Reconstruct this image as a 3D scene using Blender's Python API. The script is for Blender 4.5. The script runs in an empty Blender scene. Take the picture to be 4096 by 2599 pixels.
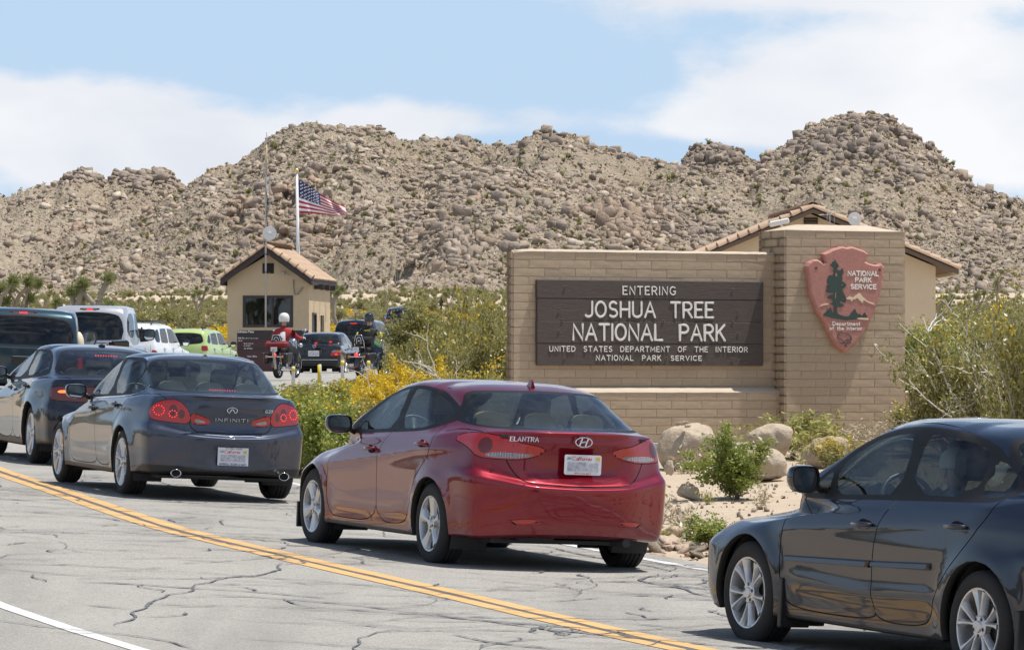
import bpy, bmesh, math, random
import numpy as np
from mathutils import Vector, Matrix
random.seed(7)
RNG = np.random.default_rng(7)
SC = bpy.context.scene
R_ = math.radians
# ---------------------------------------------------------------- camera, sky, sun, exposure
cam_data = bpy.data.cameras.new('camera')
cam = bpy.data.objects.new('camera', cam_data)
SC.collection.objects.link(cam)
cam.location = (0, 0, 0)
cam.rotation_euler = (R_(90), 0, 0)
cam_data.sensor_width = 36.0
FPX = 18000.0                       # focal length in pixels of the 4096 px wide photograph
HY = 1560.0                         # eye level in the photograph
cam_data.lens = 36.0 * FPX / 4096.0
cam_data.shift_y = (HY - 1299.5) / 4096.0
cam_data.clip_start = 1.0
cam_data.clip_end = 6000.0
SC.camera = cam
SUN_DIR = Vector((1.06, .11, 3.33)).normalized()
SUN_EL = math.asin(SUN_DIR.z)
SUN_AZ = math.atan2(SUN_DIR.x, SUN_DIR.y)
world = bpy.data.worlds.new('World')
SC.world = world
world.use_nodes = True
wt = world.node_tree
wt.nodes.clear()
def wn(kind, **kw):
 n = wt.nodes.new(kind)
 for k, v in kw.items():
  setattr(n, k, v)
 return n
sky = wn('ShaderNodeTexSky', sky_type='NISHITA', sun_disc=False, sun_elevation=SUN_EL, sun_rotation=SUN_AZ,
   altitude=900, air_density=1.0, dust_density=.9, ozone_density=1.0)
bg = wn('ShaderNodeBackground')
bg.inputs[1].default_value = .10
wout = wn('ShaderNodeOutputWorld')
tc = wn('ShaderNodeTexCoord')
sep = wn('ShaderNodeSeparateXYZ')
wt.links.new(tc.outputs['Generated'], sep.inputs[0])
def wmath(op, a, b=None, clamp=False):
 n = wn('ShaderNodeMath', operation=op, use_clamp=clamp)
 for i, v in enumerate((a, b)):
  if v is None: continue
  if isinstance(v, (int, float)): n.inputs[i].default_value = v
  else: wt.links.new(v, n.inputs[i])
 return n.outputs[0]
zz = wmath('ADD', wmath('MAXIMUM', sep.outputs[2], 0.0), .035)
cx = wmath('DIVIDE', sep.outputs[0], zz)
cy = wmath('DIVIDE', sep.outputs[1], zz)
def vec(x, y, z=0.0):
 c = wn('ShaderNodeCombineXYZ')
 for i, v in enumerate((x, y, z)):
  if isinstance(v, (int, float)): c.inputs[i].default_value = v
  else: wt.links.new(v, c.inputs[i])
 return c.outputs[0]
def wnoise(v, scale, detail, rough, dist=0.0):
 n = wn('ShaderNodeTexNoise')
 n.inputs['Scale'].default_value = scale
 n.inputs['Detail'].default_value = detail
 n.inputs['Roughness'].default_value = rough
 n.inputs['Distortion'].default_value = dist
 wt.links.new(v, n.inputs['Vector'])
 return n.outputs[0]
az_v = vec(sep.outputs[0], wmath('MULTIPLY', sep.outputs[1], .6), wmath('MULTIPLY', sep.outputs[2], 2.1))
off = wn('ShaderNodeVectorMath', operation='ADD')
wt.links.new(az_v, off.inputs[0]); off.inputs[1].default_value = (3.1, 1.7, .42)
n_big = wnoise(off.outputs[0], 11.0, 7.0, .52, .3)
n_fine = wnoise(off.outputs[0], 42.0, 6.0, .6)
cover = wmath('ADD', wmath('MULTIPLY', n_big, .55), wmath('MULTIPLY', n_fine, .22))
BANKS = [(-.105, .061, .050, .0125, .33), (-.078, .052, .030, .008, .20), (-.025, .0595, .020, .0055, .22), (.008, .060, .010, .004, .10), (.085, .066, .040, .017, .36), (.055, .062, .022, .007, .15),
   (.11, .056, .030, .010, .30), (.075, .087, .050, .0035, .16), (-.02, .0885, .03, .0025, .08), (.045, .058, .03, .004, .12), (-.06, .046, .05, .004, .10),
   (.30, .12, .20, .05, .25), (-.32, .15, .16, .05, .25), (.02, .22, .2, .05, .22)]
fwd = wmath('GREATER_THAN', sep.outputs[1], 0.0)
for (bx, bz, ba, bb, am) in BANKS:
 dx = wmath('DIVIDE', wmath('SUBTRACT', sep.outputs[0], bx), ba)
 dz = wmath('DIVIDE', wmath('SUBTRACT', sep.outputs[2], bz), bb)
 r2 = wmath('ADD', wmath('MULTIPLY', dx, dx), wmath('MULTIPLY', dz, dz))
 cover = wmath('ADD', cover, wmath('MULTIPLY', wmath('MULTIPLY', wmath('POWER', 2.718, wmath('MULTIPLY', r2, -1.0)), am), fwd))
back = wmath('MULTIPLY', wmath('SUBTRACT', 1.0, fwd), .09)
cover = wmath('ADD', cover, back)
ramp = wn('ShaderNodeMapRange')
ramp.interpolation_type = 'SMOOTHSTEP'
ramp.inputs['From Min'].default_value = .45
ramp.inputs['From Max'].default_value = .58
wt.links.new(cover, ramp.inputs['Value'])
shade = wnoise(off.outputs[0], 13.0, 4.0, .5, .2)
cr = wn('ShaderNodeMix', data_type='RGBA')
cr.inputs['A'].default_value = (5.8, 6.1, 6.7, 1)
cr.inputs['B'].default_value = (7.3, 7.4, 7.6, 1)
shr = wn('ShaderNodeMapRange')
shr.inputs['From Min'].default_value = .35
shr.inputs['From Max'].default_value = .62
wt.links.new(shade, shr.inputs['Value'])
wt.links.new(shr.outputs[0], cr.inputs['Factor'])
thin = wn('ShaderNodeMix', data_type='RGBA')
tf = wn('ShaderNodeMapRange')
for k_, v_ in (('From Min', .06), ('From Max', .45), ('To Min', .92), ('To Max', .0)): tf.inputs[k_].default_value = v_
wt.links.new(sep.outputs[2], tf.inputs['Value']); wt.links.new(tf.outputs[0], thin.inputs['Factor'])
wt.links.new(sky.outputs[0], thin.inputs['A'])
thin.inputs['B'].default_value = (3.95, 5.3, 7.0, 1)
mixc = wn('ShaderNodeMix', data_type='RGBA')
wt.links.new(ramp.outputs[0], mixc.inputs['Factor'])
wt.links.new(thin.outputs['Result'], mixc.inputs['A'])
wt.links.new(cr.outputs['Result'], mixc.inputs['B'])
wt.links.new(mixc.outputs['Result'], bg.inputs[0])
wt.links.new(bg.outputs[0], wout.inputs[0])
sun_data = bpy.data.lights.new('sun', 'SUN')
sun_data.energy = 4.3
sun_data.angle = R_(.55)
sun_data.color = (1.0, .965, .90)
sun = bpy.data.objects.new('sun', sun_data)
SC.collection.objects.link(sun)
sun.rotation_euler = SUN_DIR.to_track_quat('Z', 'Y').to_euler()
SC.view_settings.view_transform = 'Standard'
SC.view_settings.look = 'None'
SC.view_settings.exposure = 0.38
SC.view_settings.gamma = 1.0
SC.view_settings.use_curve_mapping = False
SC.render.engine = 'CYCLES'
SC.cycles.use_denoising = True
SC.cycles.max_bounces = 8
SC.cycles.transparent_max_bounces = 24
SC.cycles.sample_clamp_indirect = 6.0
SC.cycles.use_adaptive_sampling = True
SC.cycles.adaptive_threshold = 0.015
# ---------------------------------------------------------------- helpers
COL = SC.collection
HID = bpy.data.collections.new('sources')      # source meshes for scattered stuff, never linked to the scene
def link(o, parent=None, coll=None):
 (coll or COL).objects.link(o)
 if parent is not None:
  o.parent = parent
 return o
def tag(o, label=None, cat=None, group=None, kind=None):
 if label: o['label'] = label
 if cat: o['category'] = cat
 if group: o['group'] = group
 if kind: o['kind'] = kind
 return o
def empty(name, loc=(0, 0, 0), rz=0.0, mat=None, parent=None):
 o = bpy.data.objects.new(name, None)
 o.empty_display_size = .2
 if mat is not None: o.matrix_world = mat
 else:
  o.location = loc; o.rotation_euler = (0, 0, rz)
 return link(o, parent)
def copy_tree(o, parent=None):
 c = o.copy(); COL.objects.link(c)
 if parent is not None: c.parent = parent
 for ch in list(o.children): copy_tree(ch, c)
 return c
def pw(px, py, d):
 """a point of the world seen at a pixel of the photograph, d metres in front of the lens"""
 return Vector(((px - 2048.0) / FPX * d, d, (HY - py) / FPX * d))
class MB:
 """collects faces and links them as ONE mesh object"""
 def __init__(s):
  s.v = []; s.f = []; s.m = []; s.mi = 0
 def add(s, verts, faces, mi=None):
  b = len(s.v)
  s.v.extend([tuple(p) for p in verts])
  s.f.extend([tuple(i + b for i in f) for f in faces])
  s.m.extend([s.mi if mi is None else mi] * len(faces))
  return s
 def box(s, x0, x1, y0, y1, z0, z1, mat=None, ch=0.0):
  if ch > 0:
   c = ch
   vs = [];
   # chamfered box as an 8-corner box with 3 verts per corner
   idx = {}
   for i, X in enumerate((x0, x1)):
    for j, Y in enumerate((y0, y1)):
     for k, Z in enumerate((z0, z1)):
      sx, sy, sz = (1, -1)[i], (1, -1)[j], (1, -1)[k]
      idx[i, j, k] = len(vs)
      vs += [(X, Y + sy * c, Z + sz * c), (X + sx * c, Y, Z + sz * c), (X + sx * c, Y + sy * c, Z)]
   fs = []
   I = idx
   for i in (0, 1):
    fs.append([I[i, 0, 0], I[i, 1, 0], I[i, 1, 1], I[i, 0, 1]][::(1 if i else -1)])
   for j in (0, 1):
    fs.append([I[0, j, 0] + 1, I[1, j, 0] + 1, I[1, j, 1] + 1, I[0, j, 1] + 1][::(-1 if j else 1)])
   for k in (0, 1):
    fs.append([I[0, 0, k] + 2, I[1, 0, k] + 2, I[1, 1, k] + 2, I[0, 1, k] + 2][::(1 if k else -1)])
   for a in (0, 1):
    for b in (0, 1):
     fs.append([I[a, b, 0], I[a, b, 0] + 1, I[a, b, 1] + 1, I[a, b, 1]][::(1 if a != b else -1)])
     fs.append([I[a, 0, b], I[a, 0, b] + 2, I[a, 1, b] + 2, I[a, 1, b]][::(-1 if a != b else 1)])
     fs.append([I[0, a, b] + 1, I[0, a, b] + 2, I[1, a, b] + 2, I[1, a, b] + 1][::(1 if a != b else -1)])
   for i in (0, 1):
    for j in (0, 1):
     for k in (0, 1):
      q = I[i, j, k]
      fs.append([q, q + 1, q + 2][::(1 if (i + j + k) % 2 else -1)])
  else:
   vs = [(x, y, z) for x in (x0, x1) for y in (y0, y1) for z in (z0, z1)]
   fs = [(0, 1, 3, 2), (4, 6, 7, 5), (0, 4, 5, 1), (2, 3, 7, 6), (0, 2, 6, 4), (1, 5, 7, 3)]
  if mat is not None:
   vs = [mat @ Vector(p) for p in vs]
  return s.add(vs, fs)
 def tube(s, pts, r, n=8, caps=True):
  """tapered tube along points; r a number or one per point"""
  pts = [Vector(p) for p in pts]
  rr = r if isinstance(r, (list, tuple)) else [r] * len(pts)
  b = len(s.v); up = Vector((0, 0, 1))
  prev = None
  for i, p in enumerate(pts):
   t = (pts[min(i + 1, len(pts) - 1)] - pts[max(i - 1, 0)])
   if t.length < 1e-9: t = Vector((0, 0, 1))
   t.normalize()
   if prev is None:
    a = t.cross(up)
    if a.length < .05: a = t.cross(Vector((1, 0, 0)))
   else:
    a = prev - t * prev.dot(t)
   a.normalize(); prev = a
   c = t.cross(a)
   for k in range(n):
    w = 2 * math.pi * k / n
    q = p + (a * math.cos(w) + c * math.sin(w)) * rr[i]
    s.v.append(tuple(q))
  for i in range(len(pts) - 1):
   for k in range(n):
    k2 = (k + 1) % n
    s.f.append((b + i * n + k, b + i * n + k2, b + (i + 1) * n + k2, b + (i + 1) * n + k)); s.m.append(s.mi)
  if caps:
   s.f.append(tuple(b + k for k in range(n))[::-1]); s.m.append(s.mi)
   e = b + (len(pts) - 1) * n
   s.f.append(tuple(e + k for k in range(n))); s.m.append(s.mi)
  return s
 def lathe(s, prof, n=24, mat=None, axis='z', a0=0.0, a1=2 * math.pi):
  """prof = [(r, h)]; axis along h"""
  b = len(s.v); full = abs(a1 - a0 - 2 * math.pi) < 1e-6
  N = n if full else n + 1
  for r, h in prof:
   for k in range(N):
    w = a0 + (a1 - a0) * k / n
    if axis == 'z': p = Vector((r * math.cos(w), r * math.sin(w), h))
    elif axis == 'y': p = Vector((r * math.cos(w), h, r * math.sin(w)))
    else: p = Vector((h, r * math.cos(w), r * math.sin(w)))
    if mat is not None: p = mat @ p
    s.v.append(tuple(p))
  for i in range(len(prof) - 1):
   for k in range(n):
    k2 = (k + 1) % N
    s.f.append((b + i * N + k, b + i * N + k2, b + (i + 1) * N + k2, b + (i + 1) * N + k)); s.m.append(s.mi)
  return s
 def ell(s, c, r, n=16, m=10, mat=None):
  prof = [(max(1e-4, math.sin(math.pi * i / m)), -math.cos(math.pi * i / m)) for i in range(m + 1)]
  M = Matrix.Translation(Vector(c)) @ Matrix.Diagonal((r[0], r[1], r[2], 1))
  if mat is not None: M = mat @ M
  return s.lathe(prof, n, M)
 def prism(s, poly, h0, h1, fn, ch=0.0):
  """extrude an outline; fn(u, v, h) -> point. Top face at h1 (n-gon, triangulated)"""
  n = len(poly)
  tri = tri_poly(poly)
  A = [fn(u, v, h0) for u, v in poly]
  b = len(s.v)
  if ch > 0:
   ins = inset(poly, ch)
   B = [fn(u, v, h1 - ch) for u, v in poly]
   C = [fn(u, v, h1) for u, v in ins]
   s.v.extend([tuple(p) for p in A + B + C])
   for i in range(n):
    j = (i + 1) % n
    s.f.append((b + i, b + j, b + n + j, b + n + i)); s.m.append(s.mi)
    s.f.append((b + n + i, b + n + j, b + 2 * n + j, b + 2 * n + i)); s.m.append(s.mi)
   for t in tri:
    s.f.append(tuple(b + 2 * n + i for i in t)); s.m.append(s.mi)
  else:
   B = [fn(u, v, h1) for u, v in poly]
   s.v.extend([tuple(p) for p in A + B])
   for i in range(n):
    j = (i + 1) % n
    s.f.append((b + i, b + j, b + n + j, b + n + i)); s.m.append(s.mi)
   for t in tri:
    s.f.append(tuple(b + n + i for i in t)); s.m.append(s.mi)
  return s
 def mesh(s, name, mats, smooth=False, ang=None):
  me = bpy.data.meshes.new(name)
  me.from_pydata([tuple(p) for p in s.v], [], s.f)
  mats = mats if isinstance(mats, (list, tuple)) else [mats]
  for m in mats: me.materials.append(m)
  if len(mats) > 1: me.polygons.foreach_set('material_index', s.m)
  if smooth:
   me.polygons.foreach_set('use_smooth', [True] * len(me.polygons))
   if ang is not None:
    try: me.set_sharp_from_angle(angle=R_(ang))
    except Exception: pass
  me.update()
  return me
 def obj(s, name, mats, parent=None, smooth=False, ang=None):
  return link(bpy.data.objects.new(name, s.mesh(name, mats, smooth, ang)), parent)
def tri_poly(poly):
 from mathutils.geometry import tessellate_polygon
 return tessellate_polygon([[Vector((u, v, 0)) for u, v in poly]])
def inset(poly, d):
 n = len(poly)
 area = sum(poly[i][0] * poly[(i + 1) % n][1] - poly[(i + 1) % n][0] * poly[i][1] for i in range(n))
 sgn = 1 if area > 0 else -1
 out = []
 for i in range(n):
  p0, p1, p2 = Vector(poly[i - 1]), Vector(poly[i]), Vector(poly[(i + 1) % n])
  a = (p1 - p0); b = (p2 - p1)
  if a.length < 1e-9 or b.length < 1e-9: out.append(tuple(p1)); continue
  a.normalize(); b.normalize()
  na = Vector((-a.y, a.x)) * sgn; nb = Vector((-b.y, b.x)) * sgn
  m = na + nb
  if m.length < 1e-6: m = na
  m.normalize()
  k = d / max(.45, m.dot(na))
  out.append(tuple(p1 + m * k))
 return out
def chaikin(poly, it=2, closed=True):
 P = [tuple(p) for p in poly]
 for _ in range(it):
  Q = []
  n = len(P)
  rng = range(n if closed else n - 1)
  if not closed: Q.append(P[0])
  for i in rng:
   a, b = P[i], P[(i + 1) % n]
   Q.append((a[0] * .75 + b[0] * .25, a[1] * .75 + b[1] * .25))
   Q.append((a[0] * .25 + b[0] * .75, a[1] * .25 + b[1] * .75))
  if not closed: Q.append(P[-1])
  P = Q
 return P
def np_obj(name, V, Fc, mats, parent=None, smooth=False, attrs=None, mi=None, coll=None, lnk=True):
 """mesh object from numpy arrays; Fc (n,3) or (n,4)"""
 V = np.asarray(V, dtype=np.float32); Fc = np.asarray(Fc, dtype=np.int32)
 me = bpy.data.meshes.new(name)
 n, k = Fc.shape
 me.vertices.add(len(V)); me.vertices.foreach_set('co', V.ravel())
 me.loops.add(n * k); me.loops.foreach_set('vertex_index', Fc.ravel())
 me.polygons.add(n); me.polygons.foreach_set('loop_start', np.arange(0, n * k, k, dtype=np.int32))
 try: me.polygons.foreach_set('loop_total', np.full(n, k, dtype=np.int32))
 except Exception: pass
 for m in (mats if isinstance(mats, (list, tuple)) else [mats]): me.materials.append(m)
 if mi is not None: me.polygons.foreach_set('material_index', np.asarray(mi, dtype=np.int32))
 if smooth: me.polygons.foreach_set('use_smooth', np.ones(n, dtype=bool))
 if attrs:
  for an, (ty, dat) in attrs.items():
   a = me.attributes.new(an, ty, 'POINT')
   key = 'color' if ty == 'FLOAT_COLOR' else ('vector' if ty == 'FLOAT_VECTOR' else 'value')
   a.data.foreach_set(key, np.asarray(dat).ravel())
 me.update(calc_edges=True)
 o = bpy.data.objects.new(name, me)
 if lnk: link(o, parent, coll)
 return o
# ---------------------------------------------------------------- materials
MATS = {}
class NT:
 def __init__(s, name):
  s.m = bpy.data.materials.new(name); s.m.use_nodes = True
  s.t = s.m.node_tree; s.t.nodes.clear()
  s.out = s.n('ShaderNodeOutputMaterial')
  s.b = s.n('ShaderNodeBsdfPrincipled')
  s.l(s.b.outputs[0], s.out.inputs[0])
 def n(s, k, **kw):
  nd = s.t.nodes.new(k)
  for a, v in kw.items(): setattr(nd, a, v)
  return nd
 def l(s, a, b): s.t.links.new(a, b)
 def put(s, v, sock):
  if isinstance(v, (int, float)): sock.default_value = v
  elif isinstance(v, (tuple, list)): sock.default_value = tuple(v) + ((1,) if len(v) == 3 and len(sock.default_value) == 4 else ())
  else: s.l(v, sock)
 def set(s, **kw):
  names = dict(color='Base Color', rough='Roughness', metal='Metallic', spec='Specular IOR Level', coat='Coat Weight', coatr='Coat Roughness',
      emis='Emission Color', emis_s='Emission Strength', trans='Transmission Weight', normal='Normal', alpha='Alpha', ior='IOR', sheen='Sheen Weight')
  for k, v in kw.items(): s.put(v, s.b.inputs[names[k]])
  return s
 def coord(s, which='Object'):
  return s.n('ShaderNodeTexCoord').outputs[which]
 def pos(s): return s.n('ShaderNodeNewGeometry').outputs['Position']
 def math(s, op, a, b=0.0, clamp=False):
  nd = s.n('ShaderNodeMath', operation=op, use_clamp=clamp)
  s.put(a, nd.inputs[0]); s.put(b, nd.inputs[1]); return nd.outputs[0]
 def noise(s, v, scale, detail=4, rough=.55, dist=0.0, out=0):
  nd = s.n('ShaderNodeTexNoise')
  if v is not None: s.l(v, nd.inputs['Vector'])
  nd.inputs['Scale'].default_value = scale; nd.inputs['Detail'].default_value = detail
  nd.inputs['Roughness'].default_value = rough; nd.inputs['Distortion'].default_value = dist
  return nd.outputs[out]
 def voro(s, v, scale, feature='F1', out=0, rand=1.0):
  nd = s.n('ShaderNodeTexVoronoi', feature=feature)
  if v is not None: s.l(v, nd.inputs['Vector'])
  nd.inputs['Scale'].default_value = scale
  nd.inputs['Randomness'].default_value = rand
  return nd.outputs[out]
 def mapr(s, v, a, b, c=0.0, d=1.0, smooth=False):
  nd = s.n('ShaderNodeMapRange')
  if smooth: nd.interpolation_type = 'SMOOTHSTEP'
  s.put(v, nd.inputs['Value'])
  for k, x in zip(('From Min', 'From Max', 'To Min', 'To Max'), (a, b, c, d)): nd.inputs[k].default_value = x
  return nd.outputs[0]
 def mix(s, f, a, b, mode='MIX'):
  nd = s.n('ShaderNodeMix', data_type='RGBA', blend_type=mode)
  s.put(f, nd.inputs['Factor'])
  for v, k in ((a, 'A'), (b, 'B')):
   sk = [i for i in nd.inputs if i.name == k and i.type == 'RGBA'][0]
   s.put(v, sk)
  return [o for o in nd.outputs if o.type == 'RGBA'][0]
 def ramp(s, v, stops, interp='LINEAR'):
  nd = s.n('ShaderNodeValToRGB'); nd.color_ramp.interpolation = interp
  el = nd.color_ramp.elements
  while len(el) > 1: el.remove(el[-1])
  el[0].position = stops[0][0]; el[0].color = tuple(stops[0][1]) + (1,)
  for p, c in stops[1:]:
   e = el.new(p); e.color = tuple(c) + (1,)
  s.put(v, nd.inputs[0]); return nd.outputs[0]
 def bump(s, h, strength=.3, dist=.01):
  nd = s.n('ShaderNodeBump'); nd.inputs['Strength'].default_value = strength; nd.inputs['Distance'].default_value = dist
  s.l(h, nd.inputs['Height']); s.l(nd.outputs[0], s.b.inputs['Normal']); return s
 def mapping(s, v, scale=(1, 1, 1), rot=(0, 0, 0), loc=(0, 0, 0)):
  nd = s.n('ShaderNodeMapping'); s.l(v, nd.inputs['Vector'])
  nd.inputs['Scale'].default_value = scale; nd.inputs['Rotation'].default_value = rot; nd.inputs['Location'].default_value = loc
  return nd.outputs[0]
 def rnd(s): return s.n('ShaderNodeObjectInfo').outputs['Random']
def flat(name, col, rough=.6, metal=0.0, bump=0.0, bscale=60.0, var=.12, coat=0.0, spec=.5):
 """plain material with a little procedural variation of colour and gloss"""
 if name in MATS: return MATS[name]
 k = NT(name); c = k.coord()
 n = k.noise(c, bscale * .35, 5, .6)
 dark = tuple(x * (1 - var) for x in col); lite = tuple(min(1, x * (1 + var)) for x in col)
 k.set(color=k.mix(n, dark, lite), rough=k.mapr(n, .3, .7, max(0, rough - .06), min(1, rough + .06)), metal=metal, coat=coat, spec=spec)
 if bump > 0: k.bump(k.noise(c, bscale, 4, .6), bump, .01)
 MATS[name] = k.m; return k.m
def glow(name, col, strength):
 if name in MATS: return MATS[name]
 k = NT(name); k.set(color=tuple(x * .5 for x in col), emis=col, emis_s=strength, rough=.3)
 MATS[name] = k.m; return k.m
def paint(name, col, metal=.35, rough=.32, flake=.0, dirt=.14, edge=None, spec=.12):
 """car paint: clear coat over a metallic base, road dust low on the body; unpainted grey inside"""
 if name in MATS: return MATS[name]
 k = NT(name); c = k.coord()
 n = k.noise(c, 900, 2, .5)
 base = k.mix(k.mapr(n, .3, .7), tuple(x * .93 for x in col), tuple(min(1, x * 1.07) for x in col))
 sp = k.n('ShaderNodeSeparateXYZ'); k.l(c, sp.inputs[0])
 low = k.mapr(sp.outputs[2], .55, .15, 0, 1, True)
 dn = k.noise(c, 9, 5, .65)
 dm = k.math('MULTIPLY', k.math('MULTIPLY', low, k.mapr(dn, .3, .75)), dirt, True)
 base = k.mix(dm, base, (.30, .25, .20))
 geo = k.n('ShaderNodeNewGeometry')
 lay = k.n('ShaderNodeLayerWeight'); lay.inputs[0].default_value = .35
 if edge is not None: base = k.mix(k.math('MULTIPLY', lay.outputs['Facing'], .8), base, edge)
 k.set(spec=spec, color=base, metal=k.math('MULTIPLY', k.math('SUBTRACT', 1.0, dm), metal), rough=k.math('ADD', k.math('MULTIPLY', dm, .5), rough), coat=k.math('SUBTRACT', 1.0, k.math('MULTIPLY', dm, .8)), coatr=.035)
 k.bump(k.noise(c, 4, 1, .5), .006, .02)
 inner = k.n('ShaderNodeBsdfDiffuse'); inner.inputs[0].default_value = (.045, .043, .04, 1)
 mx = k.n('ShaderNodeMixShader')
 k.l(geo.outputs['Backfacing'], mx.inputs[0]); k.l(k.b.outputs[0], mx.inputs[1]); k.l(inner.outputs[0], mx.inputs[2]); k.l(mx.outputs[0], k.out.inputs[0])
 MATS[name] = k.m; return k.m
def glass(name, tint, gloss=1.0, rough=.015):
 """thin car glass: tinted see-through pane under a fresnel reflection"""
 if name in MATS: return MATS[name]
 k = NT(name); k.t.nodes.remove(k.b)
 tr = k.n('ShaderNodeBsdfTransparent'); tr.inputs[0].default_value = tuple(tint) + (1,)
 gl = k.n('ShaderNodeBsdfGlossy'); gl.inputs['Roughness'].default_value = rough; gl.inputs[0].default_value = (.9, .95, 1.0, 1)
 fr = k.n('ShaderNodeFresnel'); fr.inputs[0].default_value = 1.5
 df = k.n('ShaderNodeBsdfDiffuse'); df.inputs[0].default_value = (.30, .29, .27, 1)
 mx = k.n('ShaderNodeMixShader'); k.l(k.math('MULTIPLY', fr.outputs[0], gloss, True), mx.inputs[0]); k.l(tr.outputs[0], mx.inputs[1]); k.l(gl.outputs[0], mx.inputs[2])
 m2 = k.n('ShaderNodeMixShader'); dn = k.noise(k.coord(), 7, 5, .7)
 k.l(k.mapr(dn, .35, .8, .0, .07), m2.inputs[0]); k.l(mx.outputs[0], m2.inputs[1]); k.l(df.outputs[0], m2.inputs[2])
 k.l(m2.outputs[0], k.out.inputs[0])
 MATS[name] = k.m; return k.m
# ---------------------------------------------------------------- the lie of the land
GY = [-60, 10, 25.5, 35.1, 46.1, 55.6, 74, 103, 116, 144, 160, 182, 240, 330, 420, 530, 700, 1300, 3000]
GZ = [-3.0, -2.15, -1.64, -1.36, -1.1, -.93, -.57, 0, .22, .5, .62, 1.1, 2.8, 5.5, 8.0, 11.2, 13, 18, 24]
LY = [-60, 10, 25.5, 35.1, 46.1, 55.6, 74, 103, 144, 200, 260]
LX = [50, 9.5, 3.36, .15, -3.17, -5.1, -8.15, -9.9, -10.3, -9.5, -8]
def sstep(a, b, x):
 t = np.clip((np.asarray(x, float) - a) / (b - a), 0, 1); return t * t * (3 - 2 * t)
def zroad(X, Y):
 X = np.asarray(X, float); Y = np.asarray(Y, float)
 cross = -.0435 * (1 - sstep(70, 110, Y))
 return np.interp(Y, GY, GZ) + cross * np.clip(X - np.interp(Y, LY, LX), -14, 14)
YEL = [(30, -30), (21, -10), (12.6, 5), (8.5, 12), (5.5, 17.5), (3.3, 21.5), (1.9, 24.4), (.95, 26.66), (.48, 28.08), (-.44, 30.92), (-1.54, 34.04), (-2.95, 38.58), (-5.85, 51.4), (-7.4, 59), (-9.8, 74), (-11.9, 103), (-12.8, 135), (-13, 190)]
def smooth_path(P, step=.5):
 P = np.array(P, float)
 s = np.r_[0, np.cumsum(np.hypot(*np.diff(P, axis=0).T))]
 q = np.arange(0, s[-1], step)
 X = np.interp(q, s, P[:, 0]); Y = np.interp(q, s, P[:, 1])
 k = np.exp(-np.linspace(-2, 2, 13) ** 2); k /= k.sum()
 Xp = np.convolve(np.pad(X, 6, 'reflect', reflect_type='odd'), k, 'valid'); Yp = np.convolve(np.pad(Y, 6, 'reflect', reflect_type='odd'), k, 'valid')
 return np.c_[Xp, Yp]
YP = smooth_path(YEL, .5)
YT = np.gradient(YP, axis=0); YT /= np.hypot(YT[:, 0], YT[:, 1])[:, None]
YN = np.c_[YT[:, 1], -YT[:, 0]]              # to the right of the way the cars go
YS = np.r_[0, np.cumsum(np.hypot(*np.diff(YP, axis=0).T))]
def road_off(X, Y):
 """signed distance to the yellow line, + to the right"""
 X = np.asarray(X, float).ravel(); Y = np.asarray(Y, float).ravel()
 out = np.empty(len(X))
 for i in range(0, len(X), 4000):
  dx = X[i:i + 4000, None] - YP[None, :, 0]; dy = Y[i:i + 4000, None] - YP[None, :, 1]
  k = (dx * dx + dy * dy).argmin(1)
  out[i:i + 4000] = (dx[np.arange(len(k)), k] * YN[k, 0] + dy[np.arange(len(k)), k] * YN[k, 1])
 return out
_h = np.random.default_rng(3)
def vnoise(x, y, seed=0):
 """smooth value noise, vectorised"""
 x = np.asarray(x, float); y = np.asarray(y, float)
 xi = np.floor(x).astype(np.int64); yi = np.floor(y).astype(np.int64)
 fx = x - xi; fy = y - yi
 fx = fx * fx * (3 - 2 * fx); fy = fy * fy * (3 - 2 * fy)
 def h(a, b):
  n = (a * 374761393 + b * 668265263 + seed * 974711) & 0x7fffffff
  n = ((n ^ (n >> 13)) * 1274126177) & 0x7fffffff
  return ((n ^ (n >> 16)) & 0xffff) / 65535.0
 return (h(xi, yi) * (1 - fx) + h(xi + 1, yi) * fx) * (1 - fy) + (h(xi, yi + 1) * (1 - fx) + h(xi + 1, yi + 1) * fx) * fy
def fbm(x, y, oct=4, seed=0, gain=.5):
 s = 0; a = 1; t = 0
 for i in range(oct):
  s = s + a * vnoise(x * 2 ** i, y * 2 ** i, seed + i * 17); t += a; a *= gain
 return s / t
R_EDGE, L_EDGE = 3.72, -4.6
def zground(X, Y, off=None):
 X = np.asarray(X, float); Y = np.asarray(Y, float); sh = X.shape
 if off is None: off = road_off(X, Y).reshape(sh)
 zr = zroad(X, Y)
 # right roadside rises to the foot of the entrance wall
 T = np.where(Y < 56, -1.36 + .034 * (Y - 36.7), -.70 + .010 * (Y - 56))
 T = np.where(X > 5, T + .0, T)
 w = sstep(R_EDGE + .1, R_EDGE + 2.2, off) * (1 - sstep(75, 112, Y))
 zz_ = zr * (1 - w) + np.maximum(T, zr - .15) * w
 # left roadside
 zz_ = zz_ + .10 * sstep(5, 9, -off) * (1 - sstep(80, 120, Y))
 am = np.clip(np.minimum(off - R_EDGE, 99), 0, 3) / 3 + np.clip(-off + L_EDGE, 0, 3) / 3
 am = am * (1 - .8 * sstep(95, 110, Y) * (1 - sstep(190, 250, Y)) * (np.abs(X + 7) < 9))
 zz_ = zz_ + am * (.10 * (fbm(X * .5, Y * .25, 3, 5) - .5) + .05 * (fbm(X * 2.1, Y * 1.1, 3, 9) - .5))
 zz_ = zz_ + sstep(250, 500, Y) * 2.5 * (fbm(X * .02, Y * .012, 3, 11) - .5)
 on = (off > L_EDGE - .1) & (off < R_EDGE + .1) & (Y < 140)
 return np.where(on, zr - .05, zz_)
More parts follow.
